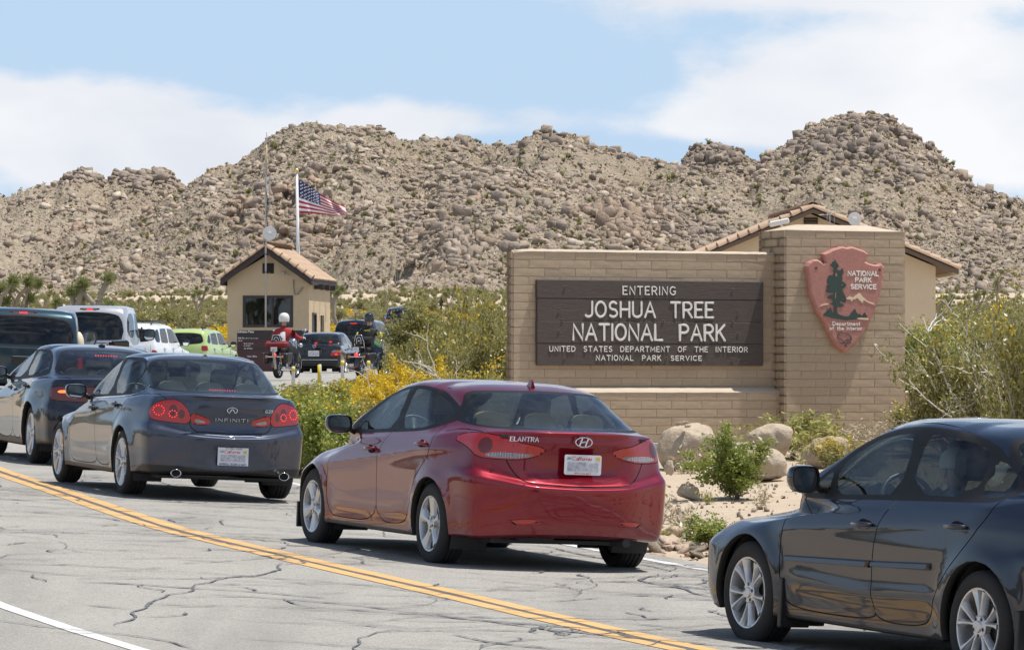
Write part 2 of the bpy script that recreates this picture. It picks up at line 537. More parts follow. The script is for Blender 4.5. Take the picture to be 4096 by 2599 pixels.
def grid_faces(ny, nx):
 i = np.arange(ny - 1)[:, None] * nx + np.arange(nx - 1)[None, :]
 return np.stack([i, i + 1, i + nx + 1, i + nx], -1).reshape(-1, 4)
gy = np.r_[np.arange(-60, 20, 4), np.arange(20, 60, .35), np.arange(60, 130, 1.0), np.arange(130, 260, 3), np.arange(260, 700, 9), np.arange(700, 3001, 120)]
gu = np.r_[np.linspace(-1, -.2, 26)[:-1], np.linspace(-.2, .2, 150), np.linspace(.2, 1, 26)[1:]]
GX, GYm = np.meshgrid(gu, gy)
wid = np.where(GYm < 20, 75.0, 75.0 + (GYm - 20) * 1.0)
GXm = GX * wid
gz = zground(GXm, GYm)
k = NT('desert ground')
p = k.pos()
n1 = k.noise(p, .35, 6, .6); n2 = k.noise(p, 3.0, 6, .65); n3 = k.noise(p, 45.0, 5, .7); n4 = k.voro(p, 28.0)
c = k.mix(k.mapr(n1, .35, .65), (.42, .325, .225), (.49, .395, .285))
c = k.mix(k.mapr(n2, .45, .75), c, (.40, .31, .23))
c = k.mix(k.mapr(n3, .35, .7, 0, .6), c, (.54, .455, .355))
c = k.mix(k.math('MULTIPLY', k.mapr(n4, .0, .35, 1, 0), k.mapr(n2, .5, .62)), c, (.33, .26, .20))
k.set(color=c, rough=.95, spec=.15)
k.bump(k.math('ADD', k.math('MULTIPLY', n3, .6), k.math('MULTIPLY', n2, 1.4)), .55, .05)
M_GROUND = k.m
g = np_obj('ground', np.stack([GXm, GYm, gz], -1).reshape(-1, 3), grid_faces(*GXm.shape), M_GROUND, smooth=True)
tag(g, kind='structure')
def strip(name, path, nor, o0, o1, mat, s0=0, s1=None, dz=.0, nx=2, ragged=0.0, seed=0, n=None):
 idx = [i for i in range(len(path)) if YS[i] >= s0 and (s1 is None or YS[i] <= s1)]
 P = path[idx]; N = nor[idx]; S = YS[idx]
 rr = np.linspace(0, 1, nx)
 o0v = o0 + ragged * (fbm(S * 3.1, S * 0 + 1, 3, seed) - .5); o1v = o1 + ragged * (fbm(S * 3.1, S * 0 + 7, 3, seed + 3) - .5)
 O = o0v[:, None] * (1 - rr) + o1v[:, None] * rr
 X = P[:, 0:1] + N[:, 0:1] * O; Y = P[:, 1:2] + N[:, 1:2] * O
 Z = zroad(X, Y) + dz
 return np_obj(name, np.stack([X, Y, Z], -1).reshape(-1, 3), grid_faces(*X.shape)[:, ::-1], mat, smooth=True)
k = NT('aged asphalt')
p = k.pos()
n1 = k.noise(p, .5, 5, .6); n3 = k.noise(p, 95.0, 4, .75); n4 = k.voro(p, 120.0, out=1)
c = k.mix(k.mapr(n1, .35, .65), (.235, .222, .196), (.28, .264, .235))
c = k.mix(k.mapr(n3, .30, .72, 0, 1), c, (.38, .355, .315))
agg = k.n('ShaderNodeSeparateColor'); k.l(n4, agg.inputs[0])
c = k.mix(k.mapr(agg.outputs[0], .80, .95, 0, .75), c, (.50, .47, .42))
c = k.mix(k.mapr(agg.outputs[1], .80, .95, 0, .7), c, (.12, .115, .11))
n5 = k.noise(k.mapping(p, (1.0, .10, 1), (0, 0, R_(-22))), 1.3, 4, .55)
c = k.mix(k.mapr(n5, .48, .72, 0, .5), c, (.175, .165, .148))
n6 = k.noise(p, 2.2, 5, .7, .4)
c = k.mix(k.mapr(n6, .56, .72, 0, .45), c, (.34, .318, .28))
k.set(color=c, rough=.88, spec=.25)
k.bump(n3, .5, .012)
M_ASPH = k.m
_s = lambda y: float(np.interp(y, YP[:, 1], YS))
rd = strip('road', YP, YN, L_EDGE, R_EDGE, M_ASPH, 0, _s(135), nx=28, ragged=.16, seed=2)
tag(rd, kind='structure')
ax, ay = np.meshgrid(np.linspace(-17, -.6, 26), np.arange(84, 262, 2.0))
axs = ax + np.interp(ay, [84, 110, 150, 200, 262], [-4.5, -1.0, -.2, .8, 1.5])
az_ = zroad(axs, ay) + np.where(ay < 135, .004, .03)
ap = np_obj('entrance_road', np.stack([axs, ay, az_ + .02], -1).reshape(-1, 3), grid_faces(*ax.shape), M_ASPH, smooth=True)
tag(ap, kind='structure')
def linemat(name, col, old):
 k = NT(name); p = k.pos()
 n = k.noise(p, 8.0, 6, .7); n2 = k.noise(p, 70.0, 3, .7)
 w = k.math('ADD', k.math('MULTIPLY', n, .6), k.math('MULTIPLY', n2, .4))
 c = k.mix(k.mapr(w, .36, .53, .9, 0), col, old)
 c = k.mix(k.mapr(k.noise(p, 1.1, 4, .6), .4, .7, 0, .35), c, tuple(x * .8 for x in col))
 k.set(color=c, rough=.7, spec=.3); k.bump(n2, .3, .008); return k.m
M_YEL = linemat('yellow road paint', (.64, .375, .135), (.38, .29, .18))
M_WHT = linemat('white road paint', (.66, .65, .62), (.36, .35, .33))
M_TAR = flat('black tar seal', (.105, .105, .112), .7, bump=.2, bscale=30)
for o0, o1, nm in ((-.178, -.036, 'left'), (.036, .178, 'right')):
 tag(strip('road_marking', YP, YN, o0, o1, M_YEL, _s(4), _s(100), dz=.004, ragged=.022, seed=int(o0 * 100) % 17), kind='structure')
tag(strip('road_marking_gap', YP, YN, -.034, .034, flat('worn black line paint', (.10, .095, .09), .8, var=.25), _s(4), _s(80), dz=.003, ragged=.02, seed=8), kind='structure')
tag(strip('road_marking', YP, YN, -3.62, -3.50, M_WHT, _s(4), _s(100), dz=.004, ragged=.03, seed=31), kind='structure')
tag(strip('road_marking', YP, YN, 3.28, 3.40, M_WHT, _s(4), _s(90), dz=.004, ragged=.03, seed=41), kind='structure')
def tar_lines():
 V = []; Fc = []
 rr = random.Random(11)
 def seg(pts, w0):
  b = len(V); n = len(pts)
  for i, (x, y) in enumerate(pts):
   x0, y0 = pts[max(0, i - 1)]; x1, y1 = pts[min(n - 1, i + 1)]
   L = math.hypot(x1 - x0, y1 - y0) + 1e-6
   nx_, ny_ = -(y1 - y0) / L, (x1 - x0) / L
   w = w0 * (0.4 + 1.0 * rr.random() + 1.2 * (rr.random() < .08)) * min(1, (i + .3) / 2.5, (n - 1 - i + .3) / 2.5)
   V.append((x + nx_ * w, y + ny_ * w)); V.append((x - nx_ * w, y - ny_ * w))
  for i in range(n - 1):
   Fc.append((b + 2 * i, b + 2 * i + 1, b + 2 * i + 3, b + 2 * i + 2))
 for j in range(330):
  s = rr.uniform(_s(14), _s(58)); i = int(np.searchsorted(YS, s)); i = min(i, len(YP) - 2)
  o = rr.choice([rr.uniform(-3.4, -.3), rr.uniform(.25, 3.2)])
  x = YP[i, 0] + YN[i, 0] * o; y = YP[i, 1] + YN[i, 1] * o
  # most cracks run across the road, some follow it
  th = math.atan2(YN[i, 1], YN[i, 0]) + rr.gauss(-.25, .22) if rr.random() < .82 else math.atan2(YT[i, 1], YT[i, 0]) + rr.gauss(0, .4)
  n = rr.randint(14, 90); pts = []
  step = rr.uniform(.07, .13)
  for q in range(n):
   pts.append((x, y)); th += rr.gauss(0, .12); x += math.cos(th) * step; y += math.sin(th) * step
   if rr.random() < .08 and len(pts) > 3:
    bx, by, bt = x, y, th + rr.choice((-1, 1)) * rr.uniform(.6, 1.2); bp = []
    for q2 in range(rr.randint(5, 12)):
     bp.append((bx, by)); bt += rr.gauss(0, .3); bx += math.cos(bt) * .08; by += math.sin(bt) * .08
    seg(bp, rr.uniform(.006, .014))
  seg(pts, rr.choice([.003, .004, .005, .006, .009, .015]))
 A = np.array(V); z = zroad(A[:, 0], A[:, 1]) + .0075
 off_ = road_off(A[:, 0], A[:, 1])
 F2 = [f for f in Fc if all(L_EDGE + .2 < off_[i] < R_EDGE - .2 for i in f)]
 return np_obj('tar_sealant', np.c_[A, z], F2, M_TAR)
tag(tar_lines(), kind='stuff')
# ---------------------------------------------------------------- hills
def S24(P):            # silhouettes traced on the 2408 px wide view
 A = np.array(P, float) * 1.70100; return A[:, 0], A[:, 1]
H_A = S24([(-500, 560), (-150, 500), (0, 461), (30, 450), (50, 437), (90, 433), (130, 430), (150, 415), (175, 403), (205, 402), (230, 415), (250, 427), (270, 410), (300, 402), (350, 403), (375, 393), (400, 405), (435, 432), (500, 470), (700, 560), (3000, 700)])
H_B = S24([(-500, 700), (-100, 690), (0, 670), (100, 640), (200, 590), (270, 545), (330, 505), (390, 466), (440, 438), (470, 415), (500, 398), (520, 390), (555, 388), (575, 370), (600, 352), (630, 325), (660, 305), (700, 292), (735, 289), (790, 298), (870, 302), (905, 307), (912, 320), (950, 330), (1000, 325), (1050, 327), (1150, 325), (1200, 312), (1250, 299), (1280, 297), (1320, 310), (1360, 325), (1400, 345), (1440, 352), (1480, 365), (1520, 382), (1600, 392), (1700, 410), (1850, 470), (2100, 560), (3000, 700)])
H_E = S24([(-500, 900), (1560, 560), (1600, 400), (1613, 367), (1640, 345), (1680, 336), (1700, 342), (1740, 360), (1780, 386), (1850, 430), (2000, 700), (3000, 900)])
H_C = S24([(-500, 900), (1500, 600), (1700, 470), (1780, 396), (1790, 376), (1830, 350), (1880, 320), (1910, 297), (1960, 280), (2010, 268), (2060, 264), (2090, 270), (2110, 285), (2150, 310), (2190, 345), (2220, 375), (2260, 395), (2290, 415), (2310, 438), (2360, 455), (2408, 472), (2520, 520), (2900, 620), (3300, 690)])
H_D = S24([(-500, 720), (600, 700), (760, 640), (820, 560), (900, 520), (960, 500), (1010, 455), (1050, 415), (1150, 394), (1240, 402), (1330, 425), (1400, 445), (1480, 470), (1560, 500), (1640, 520), (1800, 540), (2000, 620), (2200, 660), (3300, 700)])
LAYERS = [(H_A, 1010., 860., .95), (H_B, 672., 556., .86), (H_E, 705., 640., .9), (H_C, 690., 560., .84), (H_D, 606., 535., .72)]
def zhill(u, d):
 """height of the hills over (x/y, y); -50 where there is none"""
 px = u * FPX + 2048
 z = np.full(np.shape(d), -50.0)
 X = u * d
 for i, ((hx, hy), D, Fo, pw_) in enumerate(LAYERS):
  Z = (HY - np.interp(px, hx, hy)) / FPX * D
  Fv = Fo + 18 * (fbm(X * .03, X * 0 + i, 3, 40 + i) - .5)
  z0 = np.interp(Fv, GY, GZ) - .6
  t = (d - Fv) / (D - Fv)
  tc_ = np.clip(t, 0, 1)
  zz_ = z0 + (Z - z0) * tc_ ** pw_
  rel = np.clip((Z - z0) / 30, 0, 1)
  bulge = np.sin(np.pi * tc_) ** .8
  zz_ = zz_ + rel * bulge * (11.0 * (fbm(X * .035 + 9 * i, d * .03, 4, 60 + i) - .5) + 9.0 * (.22 - np.abs(fbm(X * .075 + d * .02, d * .035, 3, 80 + i) - .5)) + 3 * (fbm(X * .2, d * .12, 3, 99) - .5))
  zz_ = np.where(t > 1, Z - (d - D) * .28, zz_)
  zz_ = np.where(t < 0, -50, zz_)
  z = np.maximum(z, zz_)
 return z
def rocky(X, d):
 a = fbm(X * .55, d * .45, 3, 90); b = fbm(X * 1.6, d * 1.2, 2, 95)
 crag = sstep(.55, .63, fbm(X * .028 + 5, d * .026, 4, 150))
 wx = X + 2.5 * fbm(X * .3, d * .2, 2, 151); wy = d * .8 + X * .25 + 2.5 * fbm(X * .25 + 7, d * .2, 2, 152)
 def cell(s, sd):
  i = np.floor(wx / s).astype(np.int64); j = np.floor(wy / (s * 1.4) + .5 * (i % 2)).astype(np.int64)
  n = (i * 7919 + j * 104729 + sd * 31) & 0x7fffffff; n = ((n ^ (n >> 11)) * 1274126177) & 0x7fffffff
  return ((n ^ (n >> 15)) & 0xffff) / 65535.0
 blk = 2.1 * (cell(2.5, 1) - .5) + 1.1 * (cell(1.1, 2) - .5)
 led = (np.floor(7 * fbm(X * .05, d * .045, 3, 160)) / 7 - .5) * 5.5 - .9
 return 1.5 * np.maximum(0, a - .42) + .8 * (b - .5) - .2 + crag * (blk + led) + (1 - crag) * .35 * (cell(1.2, 3) - .5)
def ztot(u, d):
 h = zhill(u, d)
 return np.maximum(h + rocky(u * d, d) * (h > -40), np.interp(d, GY, GZ))
uu = np.r_[np.linspace(-.42, -.14, 60)[:-1], np.linspace(-.14, .14, 760), np.linspace(.14, .42, 60)[1:]]
dd = np.r_[np.arange(520, 716, .95), np.arange(716, 850, 14), np.arange(850, 1030, 2.2), np.arange(1040, 1200, 25)]
U, D_ = np.meshgrid(uu, dd)
ZH = zhill(U, D_)
ZH = np.where(ZH > -40, ZH + rocky(U * D_, D_) * np.clip((1030 - D_) / 20, 0, 1), np.interp(D_, GY, GZ) - 2.0)
k = NT('granite hillside')
p = k.pos()
n1 = k.noise(p, .02, 5, .6); n2 = k.noise(p, .25, 6, .7); n3 = k.noise(p, 1.6, 6, .75); v1 = k.voro(p, .9, out=1)
c = k.mix(k.mapr(n1, .38, .62), (.36, .285, .205), (.42, .345, .26))
c = k.mix(k.mapr(n2, .45, .7, 0, .8), c, (.29, .225, .165))
c = k.mix(k.mapr(n3, .48, .7, 0, .8), c, (.50, .42, .335))
vs = k.n('ShaderNodeSeparateColor'); k.l(v1, vs.inputs[0])
c = k.mix(k.mapr(vs.outputs[0], .75, .85, 0, .5), c, (.24, .235, .14))
k.set(color=c, rough=.95, spec=.1)
k.bump(k.math('ADD', n3, k.math('MULTIPLY', k.voro(p, 1.3), .8)), .9, .7)
M_HILL = k.m
hl = np_obj('hills', np.stack([U * D_, D_, ZH], -1).reshape(-1, 3), grid_faces(*U.shape), M_HILL)
tag(hl, kind='structure')
def ray_ground(px, py, d0=130., d1=1030.):
 """where the line of sight through a pixel meets the plain or the hills"""
 d = np.arange(d0, d1, 1.0); u = (px - 2048) / FPX
 z = np.where(d > 525, ztot(np.full(len(d), u), d), np.interp(d, GY, GZ))
 hit = np.nonzero(z / d >= (HY - py) / FPX)[0]
 if len(hit) == 0: return None
 i = hit[0]
 return Vector((u * d[i], d[i], z[i]))
def rock_mesh(seed, npt=16, box=(1, .85, .7), round_=0.0, sub=0, fine=0.0, blocky=False):
 """angular block: the hull of points thrown near the faces of a box; optionally subdivided, rounded and roughened"""
 r = np.random.default_rng(seed); P = r.uniform(-1, 1, (npt, 3)); P /= (np.abs(P) ** 3.2).sum(1)[:, None] ** (1 / 3.2); P *= r.uniform(.82, 1.0, (npt, 1))
 if blocky:
  C = np.array([(a, b, c_) for a in (-1, 1) for b in (-1, 1) for c_ in (-1, 1)], float) * .8
  P = np.concatenate([C * r.uniform(.72, 1.12, (8, 3)), C * r.uniform(.45, 1.0, (8, 3)) + r.normal(0, .08, (8, 3)), P[:npt] * .88])
 if sub:
  bm = bmesh.new(); bmesh.ops.create_icosphere(bm, subdivisions=sub + 2, radius=1.0)
  D = np.array([v.co[:] for v in bm.verts]); Fc = np.array([[v.index for v in f.verts] for f in bm.faces]); bm.free()
  n = r.normal(size=(npt, 3)); n /= np.linalg.norm(n, axis=1)[:, None]; n = np.r_[n, np.eye(3), -np.eye(3)]; dist = np.r_[r.uniform(.62, .95, npt), np.full(6, .92)]
  p = 9.0 if round_ > .05 else 26.0
  V = D * ((np.maximum(0, D @ n.T) / dist) ** p).sum(1)[:, None] ** (-1 / p)
  for sc, am in ((1.7, 1.0), (4.3, .45), (9.0, .22)):
   q = V * sc + seed; nn = fbm(q[:, 0] + q[:, 2] * .73, q[:, 1] - q[:, 2] * .51, 2, seed)[:, None] - .5; V = V * (1 + fine * am * nn)
  return V * np.array(box), Fc
 bm = bmesh.new()
 for p in P: bm.verts.new(p)
 h = bmesh.ops.convex_hull(bm, input=bm.verts)
 bmesh.ops.delete(bm, geom=[v for v in bm.verts if not v.link_faces], context='VERTS')
 bmesh.ops.recalc_face_normals(bm, faces=bm.faces); bmesh.ops.triangulate(bm, faces=bm.faces)
 bm.verts.index_update(); V = np.array([v.co[:] for v in bm.verts]); Fc = np.array([[v.index for v in f.verts] for f in bm.faces]); bm.free()
 return V * np.array(box), Fc
def rockmat(name, stops, bsc=3.0, bstr=.5, dist=.1, per=True, fsc=2.4):
 k = NT(name); co = k.coord()
 rnd = k.rnd()
 c = k.ramp(rnd, stops) if per else k.ramp(k.noise(co, fsc, 5, .6), stops)
 n = k.noise(co, bsc, 6, .7); n2 = k.noise(co, bsc * .3, 3, .6)
 c = k.mix(k.mapr(n, .35, .7), k.mix(.35, c, (.20, .155, .12)), k.mix(.25, c, (.62, .54, .45)))
 c = k.mix(k.mapr(n2, .5, .7, 0, .4), c, (.20, .16, .13))
 if name == 'hill rock':
  loc = k.n('ShaderNodeObjectInfo').outputs['Location']
  c = k.mix(k.mapr(k.noise(loc, .035, 4, .6), .50, .66, 0, .62), c, (.20, .165, .14))  # darker rock zones; this also paints in the shade of shadowed crags
  c = k.mix(k.mapr(k.noise(k.mapping(loc, (1, 1, 1), (0, 0, 0), (40, 9, 3)), .05, 4, .6), .54, .70, 0, .5), c, (.46, .30, .20))
 k.set(color=c, rough=.93, spec=.12); k.bump(n, bstr, dist); return k.m
M_ROCK = rockmat('hill rock', [(0, (.49, .40, .30)), (.2, (.42, .335, .25)), (.36, (.32, .26, .20)), (.5, (.53, .44, .34)), (.64, (.38, .28, .20)), (.78, (.25, .195, .155)), (.88, (.15, .12, .105)), (1, (.62, .53, .42))])
def scatter(name, P, S, Rz, idx, sources, kind='stuff', tilt=None):
 """one stuff object: a point cloud whose points carry scale and turn, instanced by geometry nodes"""
 P = np.asarray(P, np.float32)
 me = bpy.data.meshes.new(name); me.vertices.add(len(P)); me.vertices.foreach_set('co', P.ravel())
 a = me.attributes.new('sc', 'FLOAT_VECTOR', 'POINT'); a.data.foreach_set('vector', np.asarray(S, np.float32).ravel())
 rot = np.asarray(Rz, np.float32)
 a = me.attributes.new('ro', 'FLOAT_VECTOR', 'POINT'); a.data.foreach_set('vector', rot.ravel())
 a = me.attributes.new('ix', 'INT', 'POINT'); a.data.foreach_set('value', np.asarray(idx, np.int32))
 o = link(bpy.data.objects.new(name, me))
 coll = bpy.data.collections.new(name + '_sources')
 for s_ in sources: coll.objects.link(s_)
 ng = bpy.data.node_groups.new(name + '_nodes', 'GeometryNodeTree')
 ng.interface.new_socket('Geometry', in_out='INPUT', socket_type='NodeSocketGeometry')
 ng.interface.new_socket('Geometry', in_out='OUTPUT', socket_type='NodeSocketGeometry')
 gi = ng.nodes.new('NodeGroupInput'); go = ng.nodes.new('NodeGroupOutput')
 ip = ng.nodes.new('GeometryNodeInstanceOnPoints'); ci = ng.nodes.new('GeometryNodeCollectionInfo')
 ci.inputs['Collection'].default_value = coll; ci.inputs['Separate Children'].default_value = True; ci.inputs['Reset Children'].default_value = True
 def na(nm, ty):
  n = ng.nodes.new('GeometryNodeInputNamedAttribute'); n.data_type = ty; n.inputs['Name'].default_value = nm; return n.outputs[0]
 m2p = ng.nodes.new('GeometryNodeMeshToPoints')
 ng.links.new(gi.outputs[0], m2p.inputs[0]); ng.links.new(m2p.outputs[0], ip.inputs['Points'])
 ng.links.new(ci.outputs[0], ip.inputs['Instance']); ip.inputs['Pick Instance'].default_value = True
 ng.links.new(na('ix', 'INT'), ip.inputs['Instance Index'])
 er = ng.nodes.new('FunctionNodeEulerToRotation'); ng.links.new(na('ro', 'FLOAT_VECTOR'), er.inputs[0]); ng.links.new(er.outputs[0], ip.inputs['Rotation'])
 ng.links.new(na('sc', 'FLOAT_VECTOR'), ip.inputs['Scale'])
 ng.links.new(ip.outputs[0], go.inputs[0])
 md = o.modifiers.new('scatter', 'NODES'); md.node_group = ng
 tag(o, kind=kind); return o
rock_src = []
for i in range(9):
 V, Fc = rock_mesh(100 + i, 9 + i % 3, (1, .85, .62) if i % 3 else (1, .75, .95), blocky=i % 2 == 0)
 rock_src.append(np_obj('rock_shape', V, Fc, M_ROCK, lnk=False))
rr = np.random.default_rng(21)
N = 460000
u = rr.uniform(-.15, .15, N); d = np.where(rr.random(N) < .80, rr.uniform(528, 708, N), rr.uniform(858, 1012, N))
h = zhill(u, d)
gr = np.interp(d, GY, GZ)
cl = fbm(u * d * .06, d * .06, 3, 33)
keep = (h > gr + .1) | ((d < 560) & (rr.random(N) < .3))
keep &= rr.random(N) < np.clip(.35 + 2.2 * (cl - .35), .3, 1)
u, d, cl = u[keep], d[keep], cl[keep]
N = len(u)
size = .064 * (1 - rr.random(N)) ** (-.47)
size = np.clip(size, 0, .75) * (1 + .9 * np.clip(cl - .5, 0, 1)) * np.where(d > 800, 1.35, 1.0)
z = np.maximum(ztot(u, d), np.interp(d, GY, GZ)) + size * .05
S = size[:, None] * (1 + .5 * (rr.random((N, 3)) - .4))
ro = np.c_[rr.normal(0, .35, N), rr.normal(0, .35, N), rr.uniform(0, 6.28, N)]
scatter('hillside_rubble', np.c_[u * d, d, z], S, ro, rr.integers(0, 9, N), rock_src)
OUT = [  # (x, y on the 2408 px view, spread x, spread y, count, size, upright, colour family)
 (1455, 520, 62, 40, 34, 1.8, 1.6, 1), (1500, 560, 40, 25, 14, 1.5, 1.5, 1), (1130, 425, 95, 22, 30, 1.6, .9, 0), (1085, 590, 40, 46, 24, 1.5, 1.7, 0), (1010, 520, 60, 40, 12, 1.5, .8, 0),
 (700, 565, 60, 28, 22, 1.9, .9, 1), (960, 560, 45, 30, 10, 1.5, .8, 0), (1990, 350, 150, 40, 44, 1.7, 1.2, 2), (2060, 285, 60, 14, 12, 1.4, .9, 2), (1690, 372, 55, 24, 20, 1.5, 1.0, 2), (2130, 410, 60, 20, 10, 1.5, 1, 2),
 (190, 420, 55, 14, 12, 1.9, .8, 2), (340, 425, 70, 20, 18, 2.1, .8, 2), (700, 470, 40, 34, 10, 1.4, .9, 0), (860, 312, 45, 9, 10, 1.5, .8, 0), (1650, 545, 70, 25, 12, 1.5, 1, 2), (1620, 590, 50, 12, 8, 1.3, 1, 1), (1260, 310, 50, 9, 8, 1.0, .7, 0),
 (120, 600, 60, 30, 8, 1.6, .8, 1), (2150, 600, 120, 30, 10, 1.0, .7, 2)]
FAM = [rockmat('outcrop rock tan', [(0, (.40, .315, .235)), (.5, (.47, .38, .295)), (1, (.30, .235, .18))], 1.6, .8, .25), rockmat('outcrop rock rust', [(0, (.36, .26, .185)), (.5, (.43, .32, .23)), (1, (.25, .18, .13))], 1.6, .8, .25),
  rockmat('outcrop rock grey', [(0, (.27, .215, .175)), (.5, (.35, .285, .23)), (1, (.19, .15, .125))], 1.6, .8, .25)]
block_me = {}
for f in range(3):
 for i in range(6):
  V, Fc = rock_mesh(300 + 10 * f + i, 9 + i, (1, .8, 1.0), blocky=True)
  o = np_obj('hill_boulder', V, Fc, FAM[f], lnk=False); block_me[f, i] = o.data
WHERE = ['in the big cracked outcrop above the middle of the wooden sign', 'at the right foot of the big cracked outcrop', 'along the ledge crest left of the big outcrop', 'in the tilted slabs near the wall top left corner', 'on the slope between flag and slabs', 'in the outcrop right behind the booth roof', 'beside the flagpole slope', 'in the crags of the right hand peak', 'on the very top of the right hand peak', 'on the small dark peak left of the right hand one', 'on the right shoulder of the right hand peak', 'on the far left summit', 'on the second far left summit', 'in the outcrop behind the antenna mast', 'on the flat crest above the flag', 'on the slope left of the cream building', 'just above the wall top near the building', 'on the middle summit', 'low on the far left hill', 'low on the right hill above the bushes']
nb = 0
for oi, (ox, oy, sx, sy, cnt, sz, upr, fam) in enumerate(OUT):
 for i in range(cnt):
  if nb >= 296: break
  P = ray_ground((ox + rr.normal(0, sx * .5)) * 1.701, (oy + rr.normal(0, sy * .5)) * 1.701, 525)
  if P is None: continue
  s = sz * rr.uniform(.22, .62) * (P.y / 600) ** .5
  o = link(bpy.data.objects.new('hill_boulder', block_me[fam, int(rr.integers(0, 6))]))
  o.location = P + Vector((0, 0, s * .15)); o.scale = (s * rr.uniform(.6, 1.35), s * rr.uniform(.6, 1.1), s * upr * rr.uniform(.6, 1.25))
  o.rotation_euler = (rr.normal(0, .16), rr.normal(0, .16) + (.34 if upr > 1.3 else -.1), rr.normal(.5, .35) + 1.571 * int(rr.integers(0, 2)))
  tag(o, ('tan', 'rust brown', 'dark grey')[fam] + ' granite block ' + WHERE[oi], 'boulder', 'granite blocks ' + WHERE[oi]); nb += 1
src3 = []
for f in range(3):
 for i in range(3):
  V, Fc = rock_mesh(700 + 10 * f + i, 10, (1, .8, .9), blocky=True); src3.append(np_obj('block_shape', V, Fc, FAM[(2, 1, 0)[f]], lnk=False))
PP3 = []; SS3 = []; II3 = []
for (ox, oy, sx, sy, cnt, sz, upr, fam) in OUT:
 for i in range(cnt * 7):
  P = ray_ground((ox + rr.normal(0, sx * .85)) * 1.701, (oy + rr.normal(0, sy * .85)) * 1.701, 525)
  if P is None: continue
  s = sz * rr.uniform(.14, .42) * (P.y / 600) ** .5; PP3.append(P); SS3.append((s * rr.uniform(.7, 1.3), s, s * upr * rr.uniform(.6, 1.2))); II3.append({2: 0, 1: 3, 0: 6}[fam] + int(rr.integers(0, 3)))
NR = 3600; ur = rr.uniform(-.13, .13, NR); dr_ = np.where(rr.random(NR) < .82, rr.uniform(540, 700, NR), rr.uniform(870, 1008, NR)); rib = fbm(ur * dr_ * .06 + 3, dr_ * .05, 4, 210)
m_ = (rib > .58) & (zhill(ur, dr_) > np.interp(dr_, GY, GZ) + 1); ur, dr_ = ur[m_], dr_[m_]; zr__ = ztot(ur, dr_)
for u__, d__, z__ in zip(ur, dr_, zr__):
 s = rr.uniform(.35, 1.15); PP3.append((u__ * d__, d__, z__)); SS3.append((s * rr.uniform(.7, 1.3), s, s * rr.uniform(.6, 1.3))); II3.append(int(rr.choice([0, 1, 2, 0, 1, 3, 4, 6])))
n3 = len(PP3); scatter('outcrop_blocks', np.array([tuple(p) for p in PP3]), np.array(SS3), np.c_[rr.normal(0, .2, n3), rr.normal(.1, .2, n3), rr.normal(.5, .4, n3)], II3, src3)
# ---------------------------------------------------------------- plants
def leafmat(name, cols, gloss=.35, trans=.35):
 k = NT(name)
 geo = k.n('ShaderNodeNewGeometry')
 c = k.ramp(geo.outputs['Random Per Island'], [(i / max(1, len(cols) - 1), c) for i, c in enumerate(cols)])
 k.set(color=c, rough=.42, spec=gloss)
 tl = k.n('ShaderNodeBsdfTranslucent'); k.l(k.mix(.5, c, (.30, .30, .06)), tl.inputs[0])
 mx = k.n('ShaderNodeMixShader'); mx.inputs[0].default_value = trans
 k.l(k.b.outputs[0], mx.inputs[1]); k.l(tl.outputs[0], mx.inputs[2]); k.l(mx.outputs[0], k.out.inputs[0])
 return k.m
M_CREO = leafmat('creosote leaves', [(.14, .135, .04), (.23, .215, .065), (.32, .29, .10), (.44, .39, .18)], .6)
M_CREO2 = leafmat('fresh green leaves', [(.12, .16, .025), (.21, .26, .045), (.31, .36, .07), (.42, .45, .13)], .5)
M_OLIVE = leafmat('olive scrub leaves', [(.21, .195, .085), (.29, .265, .12), (.38, .345, .175), (.46, .415, .24)], .3)
M_YLEAF = leafmat('yellow flower heads', [(.72, .47, .015), (.80, .56, .02), (.62, .40, .02), (.78, .62, .06)], .2, .3)
M_STRAW = leafmat('straw twigs', [(.50, .42, .29), (.42, .35, .25), (.58, .50, .36)], .2, .1)
M_FEATH = leafmat('feathery green yellow twigs', [(.36, .36, .13), (.46, .43, .17), (.30, .33, .12), (.55, .44, .17)], .2, .3)
M_TWIG = flat('grey bark', (.40, .36, .31), .85, var=.3, bump=.3)
M_TWIGD = flat('dark brown stem', (.15, .11, .075), .85, var=.3)
M_WHITEB = flat('bleached dead branch', (.62, .59, .56), .8, var=.15)
def leaves_at(P, size, r, elong=1.6, up=0.0):
 """a randomly turned leaf quad at each point"""
 n = len(P)
 a = r.normal(size=(n, 3)); a[:, 2] += up; a /= np.linalg.norm(a, axis=1)[:, None]
 b = np.cross(a, r.normal(size=(n, 3))); b /= np.linalg.norm(b, axis=1)[:, None] + 1e-9
 s = size * (.6 + .8 * r.random(n))[:, None]
 A = a * s * elong * .5; B = b * s * .5
 V = np.stack([P - A, P + B * .9, P + A, P - B * .9], 1).reshape(-1, 3)
 Fc = np.arange(n * 4).reshape(n, 4)
 return V, Fc
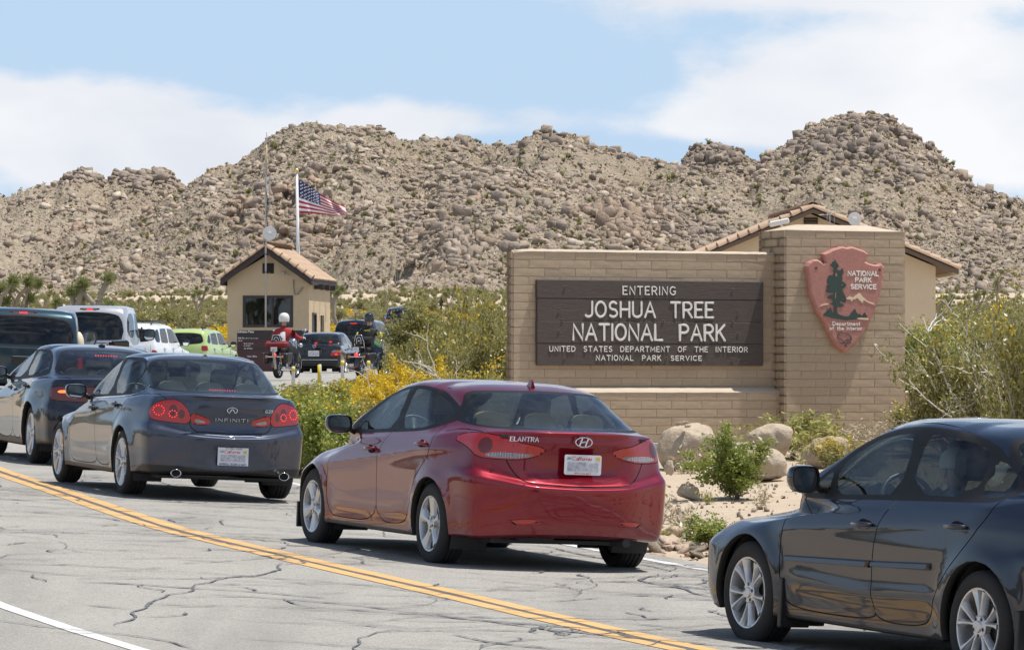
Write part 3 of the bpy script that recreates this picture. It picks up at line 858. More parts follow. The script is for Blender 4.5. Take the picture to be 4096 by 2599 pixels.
def tube_np(pts, rad, n=4):
 pts = np.asarray(pts, float); m = len(pts)
 t = np.gradient(pts, axis=0); t /= np.linalg.norm(t, axis=1)[:, None] + 1e-9
 a = np.cross(t, np.array([.3, .2, .93])); a /= np.linalg.norm(a, axis=1)[:, None] + 1e-9
 b = np.cross(t, a)
 w = np.arange(n) * 2 * np.pi / n
 rad = np.asarray(rad, float).reshape(-1, 1, 1) * np.ones((m, 1, 1))
 V = pts[:, None, :] + rad * (a[:, None, :] * np.cos(w)[None, :, None] + b[:, None, :] * np.sin(w)[None, :, None])
 i = np.arange(m - 1)[:, None] * n; j = np.arange(n)[None, :]; j2 = (j + 1) % n
 Fc = np.stack([i + j, i + j2, i + n + j2, i + n + j], -1).reshape(-1, 4)
 return V.reshape(-1, 3), Fc
def join(parts):
 V = []; Fc = []; b = 0
 for v, f in parts:
  V.append(v); Fc.append(np.asarray(f) + b); b += len(v)
 return np.concatenate(V), np.concatenate(Fc)
def grow(r, base, dirv, length, rad, seg=7, wob=.16, up=.02, droop=0.0):
 p = np.array(base, float); d = np.array(dirv, float); d /= np.linalg.norm(d)
 P = [p.copy()]
 for i in range(seg):
  d = d + r.normal(0, wob, 3); d[2] += up - droop * i / seg; d /= np.linalg.norm(d)
  p = p + d * length / seg; P.append(p.copy())
 return np.array(P), np.linspace(rad, rad * .35, seg + 1)
def bush(seed, H=1.4, W=1.2, stems=14, subs=7, nleaf=9000, leaf=.024, clump=.055, stem_r=.012, lean=.75, leaf_low=.15, wob=.16, seg=7, third=0, tipw=1.0):
 r = np.random.default_rng(seed)
 ST = []; tips = []
 for i in range(stems):
  az = r.uniform(0, 6.28); inc = r.uniform(.05, 1.0) ** .8 * lean
  dv = np.array([math.sin(inc) * math.cos(az) * W / H * 1.1, math.sin(inc) * math.sin(az) * W / H * 1.1, math.cos(inc)])
  L = H * r.uniform(.75, 1.08) / max(.55, math.cos(inc * .8))
  P, R = grow(r, (r.normal(0, .04) * W, r.normal(0, .04) * W, -.03), dv, L, stem_r * r.uniform(.7, 1.2), seg, wob)
  ST.append(tube_np(P, R, 4)); tips.append(P[seg // 2:])
  for j in range(subs):
   k_ = r.integers(1, seg); q = P[k_] * .5 + P[k_ + 1 if k_ < seg else k_] * .5
   d2 = (P[min(k_ + 1, seg)] - P[k_]); d2 = d2 / (np.linalg.norm(d2) + 1e-9) + r.normal(0, .55, 3); d2[2] = abs(d2[2]) * .8 + .1
   P2, R2 = grow(r, q, d2, L * r.uniform(.22, .45), stem_r * .45, 5, wob * 1.2, .03)
   ST.append(tube_np(P2, R2, 3)); tips.append(P2[1:])
   for m in range(third):
    q3 = P2[r.integers(2, 5)]
    P3, R3 = grow(r, q3, (P2[-1] - P2[0]) + r.normal(0, .3, 3) * L * .3, L * r.uniform(.1, .22), stem_r * .25, 4, wob * 1.3, .03)
    ST.append(tube_np(P3, R3, 3)); tips.append(P3[1:])
 T = np.concatenate(tips); SV, SF = join(ST)
 kz = H / max(.05, T[:, 2].max() + clump * .5); kr = W * .5 / max(.05, np.percentile(np.hypot(T[:, 0], T[:, 1]), 92)); K = np.array([kr, kr, kz]); T = T * K; SV = SV * K
 T = T[T[:, 2] > leaf_low * H]
 c = T[r.integers(0, len(T), nleaf)] + r.normal(0, clump, (nleaf, 3)) * np.array([1, 1, .8])
 return (SV, SF), c, r
def make_plant(name, label, cat, seed, leafm, twigm, leafsize=.024, group=None, elong=1.6, flowers=None, **kw):
 """a plant: an empty at its foot, branches and leaves as its parts"""
 st, c, r = bush(seed, leaf=leafsize, **kw)
 e = empty(name); tag(e, label, cat, group)
 np_obj('branches', st[0], st[1], twigm, e)
 if flowers:
  n = int(len(c) * flowers[0]); hi = np.argsort(-(c[:, 2] + r.normal(0, .25 * kw.get('H', 1.4), len(c))))[:n]
  fm = np.zeros(len(c), bool); fm[hi] = True
  V, Fc = leaves_at(c[fm], flowers[1], r, 1.1, 1.0); np_obj('flowers', V, Fc, flowers[2], e); c = c[~fm]
 V, Fc = leaves_at(c, leafsize, r, elong); np_obj('leaves', V, Fc, leafm, e)
 return e
def put(e, x, y, z=None, rz=0.0, s=1.0, label=None, sz=None):
 if z is None: z = float(zground(np.array([x]), np.array([y]))[0]) if y < 525 else float(ztot(np.array([x / y]), np.array([y]))[0])
 e.location = (x, y, z); e.rotation_euler = (0, 0, rz); e.scale = (s, s, sz or s)
 if label: e['label'] = label
 return e
def ground_at(px, d):
 x = (px - 2048) / FPX * d
 return x, d, float(zground(np.array([x]), np.array([d]))[0])
scrub_src = []
for i, (lm, kw) in enumerate([(M_OLIVE, dict(H=1.0, W=1.1)), (M_OLIVE, dict(H=1.3, W=1.1)), (M_CREO, dict(H=1.5, W=1.1)), (M_OLIVE, dict(H=.7, W=1.2)), (M_YLEAF, dict(H=.6, W=1.1)), (M_STRAW, dict(H=.5, W=1.0))]):
 st, c, r = bush(500 + i, stems=9, subs=3, nleaf=1500, clump=.10, stem_r=.012, leaf_low=.1, **kw)
 V1, F1 = st; V2, F2 = leaves_at(c, .085, r, 1.3)
 mi = np.r_[np.zeros(len(F1), int), np.ones(len(F2), int)]
 V, Fc = join([(V1, F1), (V2, F2)])
 scrub_src.append(np_obj('scrub_shape', V, Fc, [M_TWIG, lm], mi=mi, lnk=False))
rr = np.random.default_rng(77)
N = 20000
d = 150 + 420 * rr.random(N) ** .62; u = rr.uniform(-.16, .16, N); X = u * d
dens = fbm(X * .05, d * .03, 3, 5)
ok = (np.abs(X - np.interp(d, [150, 200, 262], [-8.5, -7.8, -6])) > 10) | (d > 265)
ok &= rr.random(N) < np.clip(.15 + 1.9 * (dens - .3), 0, 1) * np.where(d > 430, .55, 1)
u, d, X = u[ok], d[ok], X[ok]; N = len(u)
z = np.where(d < 525, zground(X, d), ztot(u, d))
s = rr.uniform(.5, 1.15, N) * np.interp(d, [180, 300, 420], [1, .66, .50])
idx = rr.choice([0, 0, 1, 1, 2, 3, 3, 5], N)
yel = fbm(X * .04 + 50, d * .04, 2, 8) > .60
idx = np.where(yel & (d < 330) & (rr.random(N) < .55), 4, idx)
M_ = 3600
u2 = rr.uniform(-.15, .15, M_); d2 = np.where(rr.random(M_) < .8, rr.uniform(532, 705, M_), rr.uniform(862, 1010, M_))
k2 = zhill(u2, d2) > np.interp(d2, GY, GZ)
u2, d2 = u2[k2], d2[k2]; z2 = ztot(u2, d2)
M3 = 900
X3 = rr.uniform(-70, 60, M3); Y3 = rr.uniform(-45, 100, M3)
o3 = road_off(X3, Y3); k3 = (o3 < -9) & (X3 < np.where(Y3 > 18, -Y3 * .115 - 6, 99)) & ((o3 < -13) | (rr.random(M3) < .5)) & ((np.abs(X3) + np.abs(Y3)) > 9)
X3, Y3 = X3[k3], Y3[k3]; z3 = zground(X3, Y3)
Pall = np.concatenate([np.c_[X, d, z], np.c_[u2 * d2, d2, z2], np.c_[X3, Y3, z3]])
s2 = rr.uniform(.25, .75, len(u2)); s3 = rr.uniform(.8, 1.4, len(X3))
Sall = np.r_[s, s2, s3][:, None] * (1 + .25 * (rr.random((len(Pall), 3)) - .5))
Ia = np.r_[idx, rr.choice([0, 3, 3, 0, 5, 2], len(u2)), rr.choice([0, 1, 2, 2, 3], len(X3))]
scatter('desert_scrub', Pall, Sall, np.c_[np.zeros((len(Pall), 2)), rr.uniform(0, 6.28, len(Pall))], Ia, scrub_src)
# ---------------------------------------------------------------- stroke lettering (rounded, routed letters)
def arc(cx, cy, rx, ry, a0, a1, n=10):
 return [(cx + rx * math.cos(R_(a0 + (a1 - a0) * i / n)), cy + ry * math.sin(R_(a0 + (a1 - a0) * i / n))) for i in range(n + 1)]
GL = {  # width, strokes on a unit-high box
 'A': (.66, [[(0, 0), (.33, 1), (.66, 0)], [(.13, .36), (.53, .36)]]), 'B': (.55, [[(0, 0), (0, 1), (.28, 1)] + arc(.28, .75, .24, .25, 90, -90) + [(0, .5), (.28, .5)] + arc(.28, .25, .27, .25, 90, -90) + [(0, 0)]]),
 'C': (.62, [arc(.36, .5, .36, .5, 55, 305, 14)]), 'D': (.62, [[(0, 0), (0, 1), (.24, 1)] + arc(.24, .5, .38, .5, 90, -90, 12) + [(0, 0)]]),
 'E': (.48, [[(.48, 1), (0, 1), (0, 0), (.48, 0)], [(0, .52), (.40, .52)]]), 'F': (.48, [[(.48, 1), (0, 1), (0, 0)], [(0, .52), (.40, .52)]]),
 'G': (.66, [arc(.36, .5, .36, .5, 50, 290, 14) + [(.62, .16), (.64, .44), (.42, .44)]]), 'H': (.58, [[(0, 0), (0, 1)], [(.58, 0), (.58, 1)], [(0, .5), (.58, .5)]]),
 'I': (0, [[(0, 0), (0, 1)]]), 'J': (.44, [[(.44, 1), (.44, .28)] + arc(.20, .26, .24, .26, 0, -140, 10)]), 'K': (.54, [[(0, 0), (0, 1)], [(.52, 1), (.02, .42)], [(.18, .60), (.54, 0)]]),
 'L': (.46, [[(0, 1), (0, 0), (.46, 0)]]), 'M': (.76, [[(0, 0), (.06, 1), (.38, .25), (.70, 1), (.76, 0)]]), 'N': (.60, [[(0, 0), (0, 1), (.60, 0), (.60, 1)]]),
 'O': (.66, [arc(.33, .5, .33, .5, 90, 450, 20)]), 'P': (.54, [[(0, 0), (0, 1), (.28, 1)] + arc(.28, .74, .26, .26, 90, -90) + [(0, .48)]]),
 'R': (.56, [[(0, 0), (0, 1), (.28, 1)] + arc(.28, .74, .26, .26, 90, -90) + [(0, .48)], [(.26, .48), (.56, 0)]]),
 'S': (.52, [arc(.27, .75, .24, .25, 40, 270, 10) + arc(.26, .25, .26, .25, 90, -140, 10)[1:]]), 'T': (.60, [[(0, 1), (.60, 1)], [(.30, 1), (.30, 0)]]),
 'U': (.58, [[(0, 1), (0, .30)] + arc(.29, .30, .29, .30, 180, 360, 10) + [(.58, 1)]]), 'V': (.62, [[(0, 1), (.31, 0), (.62, 1)]]), 'X': (.56, [[(0, 0), (.56, 1)], [(0, 1), (.56, 0)]]),
 'Y': (.58, [[(0, 1), (.29, .5), (.58, 1)], [(.29, .5), (.29, 0)]]), '3': (.5, [arc(.24, .75, .24, .25, 150, -90, 10) + arc(.24, .25, .26, .25, 90, -150, 10)[1:]]), '7': (.5, [[(0, 1), (.5, 1), (.18, 0)]]),
 'a': (.42, [arc(.20, .27, .20, .27, 60, 420, 14), [(.42, .54), (.42, 0)]]), 'd': (.42, [arc(.20, .27, .20, .27, 60, 420, 14), [(.42, 1), (.42, 0)]]), 'e': (.42, [[(.02, .28), (.41, .28)] + arc(.21, .27, .20, .27, 0, 320, 14)]), 'f': (.30, [[(.30, 1), (.20, 1), (.12, .88), (.12, 0)], [(0, .56), (.26, .56)]]),
 'g': (.42, [arc(.20, .27, .20, .27, 60, 420, 14), [(.42, .54), (.42, -.2), (.2, -.3), (.03, -.2)]]),
 'h': (.38, [[(0, 0), (0, 1)], [(0, .36)] + arc(.19, .34, .19, .20, 170, 0, 8) + [(.38, 0)]]), 'i': (0, [[(0, 0), (0, .54)], [(0, .74), (0, .78)]]), 'm': (.62, [[(0, 0), (0, .54)], [(0, .36)] + arc(.155, .36, .155, .18, 170, 0, 8) + [(.31, 0)], [(.31, .36)] + arc(.465, .36, .155, .18, 170, 0, 8) + [(.62, 0)]]),
 'n': (.38, [[(0, 0), (0, .54)], [(0, .36)] + arc(.19, .34, .19, .20, 170, 0, 8) + [(.38, 0)]]), 'o': (.42, [arc(.21, .27, .21, .27, 90, 450, 14)]), 'p': (.42, [[(0, .54), (0, -.3)], arc(.21, .27, .21, .27, 90, 450, 14)]),
 'r': (.26, [[(0, 0), (0, .54)], [(0, .34), (.10, .50), (.26, .52)]]), 't': (.28, [[(.13, .9), (.13, .06), (.28, .02)], [(0, .56), (.28, .56)]]), 'c': (.38, [arc(.21, .27, .20, .27, 50, 310, 12)]), 's': (.36, [arc(.19, .40, .16, .14, 40, 270, 8) + arc(.18, .14, .17, .14, 90, -140, 8)[1:]]),
 'l': (.0, [[(0, 0), (0, 1)]]), 'v': (.4, [[(0, .54), (.2, 0), (.4, .54)]]), 'y': (.4, [[(0, .54), (.2, 0)], [(.4, .54), (.1, -.3)]]), '.': (0, [[(0, 0), (0, .03)]]), '&': (.5, [[(.5, 0), (.1, .8), (.25, 1), (.38, .8), (.05, .3), (.15, .02), (.3, 0), (.5, .35)]]), '1': (.1, [[(0, .8), (.1, 1), (.1, 0)]]), '2': (.5, [arc(.25, .73, .25, .27, 170, -30, 8) + [(0, 0), (.5, 0)]]), '5': (.5, [[(.48, 1), (.06, 1), (.03, .56)] + arc(.24, .30, .26, .30, 110, -150, 10)]), '4': (.5, [[(.38, 0), (.38, 1), (0, .3), (.5, .3)]]),
}
def capsule_sweep(mb, pts, w, fn, h0, h1):
 """rounded stroke with real depth: centre line pts, half width w, from height h0 to a slightly domed h1"""
 P = [pts[0]]
 for q in pts[1:]:
  if math.hypot(q[0] - P[-1][0], q[1] - P[-1][1]) > 1e-5: P.append(q)
 n = len(P)
 L = []
 for i in range(n):
  a = P[max(0, i - 1)]; b = P[min(n - 1, i + 1)]
  dx, dy = b[0] - a[0], b[1] - a[1]; l = math.hypot(dx, dy) or 1
  sharp = 1.0
  if 0 < i < n - 1:
   d1 = (P[i][0] - a[0], P[i][1] - a[1]); d2 = (b[0] - P[i][0], b[1] - P[i][1])
   l1, l2 = math.hypot(*d1) or 1, math.hypot(*d2) or 1
   c = (d1[0] * d2[0] + d1[1] * d2[1]) / l1 / l2
   sharp = min(1.5, 1 / max(.35, math.sqrt((1 + max(-.98, c)) / 2)))
  L.append((-dy / l * w * sharp, dx / l * w * sharp, dx / l, dy / l))
 # caps
 def ring(i, s): return (P[i][0] + L[i][0] * s, P[i][1] + L[i][1] * s)
 rows = []
 for k_ in range(3, 0, -1):
  a = k_ * math.pi / 6
  rows.append((P[0][0] - L[0][2] * w * math.sin(a), P[0][1] - L[0][3] * w * math.sin(a), L[0][0] * math.cos(a), L[0][1] * math.cos(a)))
 for i in range(n): rows.append((P[i][0], P[i][1], L[i][0], L[i][1]))
 for k_ in range(1, 4):
  a = k_ * math.pi / 6
  rows.append((P[-1][0] + L[-1][2] * w * math.sin(a), P[-1][1] + L[-1][3] * w * math.sin(a), L[-1][0] * math.cos(a), L[-1][1] * math.cos(a)))
 vs = []; fs = []
 for (x, y, nx_, ny_) in rows:
  vs += [fn(x + nx_, y + ny_, h0), fn(x + nx_ * .85, y + ny_ * .85, h1 * .8 + h0 * .2), fn(x, y, h1), fn(x - nx_ * .85, y - ny_ * .85, h1 * .8 + h0 * .2), fn(x - nx_, y - ny_, h0)]
 for i in range(len(rows) - 1):
  for k_ in range(4):
   a = i * 5 + k_
   fs.append((a, a + 5, a + 6, a + 1))
 mb.add(vs, fs)
def text_width(t, h, gap=.22, space=.55):
 w = 0
 for ch in t:
  w += (space if ch == ' ' else GL.get(ch, (.4, []))[0] + gap) * h
 return w - gap * h
def letters(t, x0, y0, h, w, fn, d0, d1, mat, parent, name='letter', gap=.22, space=.55, sx=1.0, slant=0.0, joined=False, fit=None):
 """routed letters from x0 on a line y0; one object per letter, or one for the word"""
 if fit:
  tw = text_width(t, h, gap, space); sx = fit / tw
 x = x0; J = MB(); o = None
 for ch in t:
  if ch == ' ': x += space * h * sx; continue
  gw, st = GL.get(ch, (.4, []))
  mb = J if joined else MB()
  for s in st: capsule_sweep(mb, [(x + (p[0] + slant * p[1]) * h * sx, y0 + p[1] * h) for p in s], w, fn, d0, d1)
  if not joined and mb.v: mb.obj(name, mat, parent)
  x += (gw + gap) * h * sx
 if joined: o = J.obj(name, mat, parent)
 return x
# ---------------------------------------------------------------- the entrance wall
WA = R_(23.0)
WR = Vector((math.cos(WA), math.sin(WA), 0)); WN = Vector((math.sin(WA), -math.cos(WA), 0)); WU = Vector((0, 0, 1))
W0 = Vector(((2053 - 2048) / FPX * 54.1, 54.1, 0))            # foot of the left end, front face
WM = Matrix((( WR.x, WN.x, 0, W0.x), (WR.y, WN.y, 0, W0.y), (0, 0, 1, 0), (0, 0, 0, 1)))
def wx(px):           # distance along the wall face of a photo column
 a = (px - 2048) / FPX
 return (a * W0.y - W0.x) / (WR.x - a * WR.y)
def blockmat(name, a, b, dark):
 k = NT(name); co = k.coord(); rnd = k.rnd()
 c = k.mix(rnd, a, b)
 n = k.noise(co, 9, 6, .65); n2 = k.noise(co, 160, 4, .75); n3 = k.noise(co, 2.0, 4, .6)
 c = k.mix(k.mapr(n, .4, .75, 0, .35), c, dark)
 c = k.mix(k.mapr(n2, .55, .75, 0, .5), c, tuple(x * .55 for x in dark))
 c = k.mix(k.mapr(n3, .45, .7, 0, .3), c, tuple(min(1, x * 1.12) for x in a))
 k.set(color=c, rough=.94, spec=.12)
 k.bump(k.math('ADD', n2, k.math('MULTIPLY', n, 2.0)), .45, .006); return k.m
M_BLOCK = blockmat('tan slump block', (.48, .375, .265), (.425, .33, .235), (.35, .27, .185))
M_MORT = blockmat('mortar', (.47, .37, .27), (.44, .34, .25), (.37, .28, .20))
M_CAP = blockmat('mortar cap', (.52, .435, .34), (.50, .415, .32), (.41, .33, .25))
M_CONC = flat('grey concrete', (.36, .335, .31), .9, bump=.4, bscale=40)
CH = .1016; BL = .4064; JT = .008
BLK = {}
def block_mesh(L, var):
 key = (round(L, 3), var)
 if key not in BLK:
  r = random.Random(hash(key) & 0xffff)
  mb = MB(); h = CH - JT; l = L - JT; dp = .03
  # slumped face: a little bulge and uneven edges
  nx_, nz_ = 4, 2; vs = []
  for j in range(nz_ + 1):
   for i in range(nx_ + 1):
    e = (i in (0, nx_)) or (j in (0, nz_))
    x = l * i / nx_; z = h * j / nz_
    if e: x += r.uniform(-.0022, .0022); z += r.uniform(-.0022, .0022)
    vs.append((x, r.uniform(-.0006, .0008) + (0 if e else .0006), z))
  fs = [(j * (nx_ + 1) + i, j * (nx_ + 1) + i + 1, (j + 1) * (nx_ + 1) + i + 1, (j + 1) * (nx_ + 1) + i) for j in range(nz_) for i in range(nx_)]
  # the sides go back
  ring = [i for i in range(nx_ + 1)] + [(nx_ + 1) * j + nx_ for j in range(1, nz_ + 1)] + [(nx_ + 1) * nz_ + i for i in range(nx_ - 1, -1, -1)] + [(nx_ + 1) * j for j in range(nz_ - 1, 0, -1)]
  b = len(vs);
  for q in ring: vs.append((vs[q][0], -dp, vs[q][2]))
  for a in range(len(ring)):
   c2 = (a + 1) % len(ring); fs.append((ring[c2], ring[a], b + a, b + c2))
  mb.add(vs, [f[::-1] for f in fs])
  BLK[key] = mb.mesh('block', M_BLOCK)
 return BLK[key]
def lay(parent, M, x0, x1, z0, ztop, seed=0, face=.006, skip=None, z_to_world=None):
 """courses of blocks on a face. M: face frame (x along, y out, z up)"""
 r = random.Random(seed); n = int(round((ztop - z0) / CH))
 for j in range(n):
  z = ztop - (j + 1) * CH
  x = x0 - (BL * .5 if (j + seed) % 2 else 0)
  while x < x1 - .03:
   a = max(x, x0); b = min(x + BL, x1)
   if b - a > .05 and not (skip and skip(a, b, z)):
    o = link(bpy.data.objects.new('block', block_mesh(b - a, r.randint(0, 3))), parent)
    o.matrix_local = M @ Matrix.Translation((a + JT / 2, face + r.uniform(-.0015, .002), z + JT / 2))
   x += BL
ZT = 1.674
xe = wx(3107)                       # where the pillar begins
ewall = empty('entrance_wall', mat=WM.copy()); tag(ewall, 'long low tan slump block wall carrying the dark wooden park sign', 'wall')
mb = MB(); mb.box(.008, xe + .02, -.15, 0, -1.1, ZT, ch=.0); mb.obj('wall_core', M_MORT, ewall)
xs, xse = wx(2139), wx(3044)
lay(ewall, Matrix.Identity(4), 0, xe, ZT - 17 * CH, ZT, 0, skip=lambda a, b, z: a > xs + .06 and b < xse - .06 and .36 < z < 1.20)
lay(ewall, Matrix.Rotation(R_(-90), 4, 'Z') @ Matrix.Translation((0, 0, 0)), 0, .15, ZT - 17 * CH, ZT, 1, face=.004)
mb = MB()
prof = [(-.155, ZT - .004), (-.13, ZT + .016), (-.05, ZT + .026), (.0, ZT + .012), (.013, ZT - .004)]
vs = []; n = 40
for i in range(n + 1):
 x = -.006 + (xe + .006) * i / n
 for (y, z) in prof: vs.append((x, y, z + random.uniform(-.002, .002) - (.02 * (1 - i / 2) if i < 2 else 0)))
mb.add(vs, [(i * 5 + k_, i * 5 + k_ + 1, (i + 1) * 5 + k_ + 1, (i + 1) * 5 + k_) for i in range(n) for k_ in range(4)])
mb.obj('mortar_cap', M_CAP, ewall, True)
ZL = -.025; LD = .14
mb = MB(); mb.box(.01, xe + .06, 0.012, LD, -1.1, ZL); mb.obj('ledge_core', M_MORT, ewall)
lay(ewall, Matrix.Translation((0, LD, 0)), 0, xe + .06, ZL - 6 * CH, ZL, 3)
mb = MB(); vs = []; prof = [(.010, ZL + .060), (.05, ZL + .050), (LD, ZL + .012), (LD + .012, ZL - .004)]
for i in range(n + 1):
 x = -.006 + (xe + .05) * i / n
 for (y, z) in prof: vs.append((x, y, z + random.uniform(-.002, .002)))
mb.add(vs, [(i * 4 + k_, i * 4 + k_ + 1, (i + 1) * 4 + k_ + 1, (i + 1) * 4 + k_) for i in range(n) for k_ in range(3)])
mb.obj('ledge_cap', M_CAP, ewall, True)
mb = MB(); mb.box(-.05, xe + .1, -.2, LD + .07, -1.3, ZL - 6 * CH - .003, ch=.01); mb.obj('footing', M_CONC, ewall)
PP = .31                                   # how far it stands in front of the wall
def wxp(px, y): # column on a plane y in front of the wall
 a = (px - 2048) / FPX; o = W0 + WN * y
 return (a * o.y - o.x) / (WR.x - a * WR.y)
p0 = wxp(3144, PP); p1 = p0 + 4 * BL
dP = (W0 + WR * p0 + WN * PP).y
ZP = (HY - 919) / FPX * dP
pil = empty('sign_pillar', mat=WM @ Matrix.Translation((p0, 0, 0))); tag(pil, 'tall square tan block pillar with the arrowhead emblem beside the wooden sign', 'pillar')
PW = 4 * BL
mb = MB(); mb.box(.008, PW - .008, -.40, PP, -1.1, ZP); mb.obj('pillar_core', M_MORT, pil)
lay(pil, Matrix.Translation((0, PP, 0)), 0, PW, ZP - 26 * CH, ZP, 2)
lay(pil, Matrix.Rotation(R_(-90), 4, 'Z') @ Matrix.Translation((-PP, 0, 0)), 0, .71, ZP - 26 * CH, ZP, 4)
lay(pil, Matrix.Translation((PW, 0, 0)) @ Matrix.Rotation(R_(90), 4, 'Z') @ Matrix.Translation((-.40, 0, 0)), 0, .71, ZP - 26 * CH, ZP, 5)
mb = MB(); vs = []; nx_ = 24; ny_ = 8
for j in range(ny_ + 1):
 for i in range(nx_ + 1):
  u_, v_ = i / nx_, j / ny_
  e = min(u_, 1 - u_) * 2 * PW / .71; e2 = min(v_, 1 - v_) * 2
  hgt = .085 * (min(1, e * 1.1) ** .6) * (min(1, e2 * 1.0) ** .55)
  vs.append((-.012 + (PW + .024) * u_, -.412 + (PP + .424) * v_, ZP - .006 + hgt + .003 * random.random() * (hgt > .02)))
mb.add(vs, [(j * (nx_ + 1) + i, j * (nx_ + 1) + i + 1, (j + 1) * (nx_ + 1) + i + 1, (j + 1) * (nx_ + 1) + i) for j in range(ny_) for i in range(nx_)])
mb.obj('mortar_cap', M_CAP, pil, True)
mb = MB(); mb.box(-.05, PW + .05, -.45, PP + .07, -1.3, ZP - 26 * CH - .01, ch=.01); mb.obj('footing', M_CONC, pil)
XR0 = p1; lw = empty('low_boundary_wall', mat=WM @ Matrix.Translation((p1, 0, 0))); tag(lw, 'low block wall with pale cap running behind the bush right of the pillar', 'wall')
ZW = (HY - 1577) / FPX * (W0 + WR * (p1 + .5)).y
mb = MB(); mb.box(.01, 6.5, -.16, -.01, -1.2, ZW - .006); mb.obj('wall_core', M_MORT, lw)
lay(lw, Matrix.Translation((0, 0, 0)), 0, 3.2, ZW - 7 * CH, ZW, 8, face=0.0)
mb = MB(); mb.box(-.0, 6.5, -.19, .025, ZW + .002, ZW + .045, ch=.012); mb.obj('wall_cap', flat('pale cap stone', (.66, .60, .52), .9, bump=.3), lw)
SGN = empty('park_sign', mat=WM @ Matrix.Translation((xs, .012, 0))); tag(SGN, 'wide dark brown plank sign with white routed letters reading ENTERING JOSHUA TREE NATIONAL PARK', 'sign')
SW = xse - xs
dS = (W0 + WR * xs).y
ZS1 = (HY - 1118) / FPX * dS; ZS0 = (HY - 1461) / FPX * dS; SH = ZS1 - ZS0; SD = .060
k = NT('weathered brown painted wood'); co = k.coord(); rnd = k.rnd()
gr_ = k.noise(k.mapping(co, (1.5, 1, 26)), 3.0, 6, .65, .6); g2 = k.noise(k.mapping(co, (3, 1, 60)), 5.0, 4, .7)
c = k.mix(k.mapr(gr_, .35, .68), (.068, .052, .045), (.105, .082, .070)); c = k.mix(k.mapr(g2, .62, .78, 0, .5), c, (.17, .14, .115)); c = k.mix(k.math('MULTIPLY', rnd, .35), c, (.085, .070, .062))
k.set(color=c, rough=.62, spec=.35); k.bump(k.math('ADD', gr_, g2), .5, .012); M_SIGN = k.m
M_LET = flat('ivory letter paint', (.80, .77, .70), .6, bump=.1)
cuts = [0, .2586, .517, .782, 1.0]
for i in range(4):
 a, b = ZS0 + SH * cuts[i] + .0015, ZS0 + SH * cuts[i + 1] - .0015
 mb = MB(); nn = 14; r = random.Random(i); vs = []
 mb.box(r.uniform(0, .004), SW - r.uniform(0, .004), 0, SD + r.uniform(-.002, .003), a, b, ch=.004)
 mb.obj('plank', M_SIGN, SGN)
M_BOLT = flat('dark bolt hole', (.02, .018, .016), .7)
M_BOLTW = flat('worn wood rim', (.22, .17, .12), .8)
def sgx(px): return wxp(px, SD) - xs
def sgz(py, px=2590): return (HY - py) / FPX * (W0 + WR * wx(px)).y
for (bx, by) in [(2258, 1147), (2236, 1236), (2234, 1325), (2257, 1429), (2929, 1159), (2952, 1247), (2950, 1335), (2929, 1437), (2663, 1433), (2248, 1280), (2651, 1285), (2929, 1288)]:
 mb = MB(); X = sgx(bx); Z = sgz(by, bx); M = Matrix.Translation((X, SD + .004, Z))
 mb.lathe([(.0175, 0), (.0175, .0025), (.0135, .004), (.0125, .001)], 12, M @ Matrix.Identity(4), axis='y'); mb.mi = 1
 mb.lathe([(.0125, .0008), (.0001, .0008)], 12, M, axis='y')
 mb.obj('bolt', [M_BOLTW, M_BOLT], SGN)
FS = lambda u_, v_, h: (u_, SD + .0015 + h, v_)
def line(t, pxa, pxb, pyb, pyt, w, gap=.22, space=.55):
 h = sgz(pyt, (pxa + pxb) / 2) - sgz(pyb, (pxa + pxb) / 2); x0 = sgx(pxa) + w; x1 = sgx(pxb) - w
 letters(t, x0, sgz(pyb, (pxa + pxb) / 2) + w, h - 2 * w, w, FS, 0, .006, M_LET, SGN, gap=gap, space=space, fit=x1 - x0)
line('ENTERING', 2488, 2702, 1181, 1145, .0072, .34)
line('JOSHUA TREE', 2336, 2854, 1273, 1205, .0140, .24, .85)
line('NATIONAL PARK', 2287, 2901, 1365, 1294, .0148, .22, .95)
line('UNITED STATES DEPARTMENT OF THE INTERIOR', 2195, 2989, 1408, 1385, .0052, .34, 1.25)
line('NATIONAL PARK', 2381, 2642, 1443, 1420, .0052, .34, 1.35)
line('SERVICE', 2680, 2805, 1443, 1422, .0052, .34)
AW = empty('arrowhead_emblem', mat=WM @ Matrix.Translation((p0, PP + .012, 0))); tag(AW, 'brick red arrowhead plaque with tree, mountain and bison hung on the pillar', 'emblem')
AD = .095
def ax_(u_): # zoom px (1528 wide, 620 px) -> pillar frame
 return wxp(3050 + u_ * .40576, PP + AD) - p0
def az2(v_, u_=820):
 return (HY - (860 + v_ * .40576)) / FPX * (W0 + WR * wxp(3050 + u_ * .40576, PP) + WN * PP).y
def AP(P): return [(ax_(a), az2(b, a)) for a, b in P]
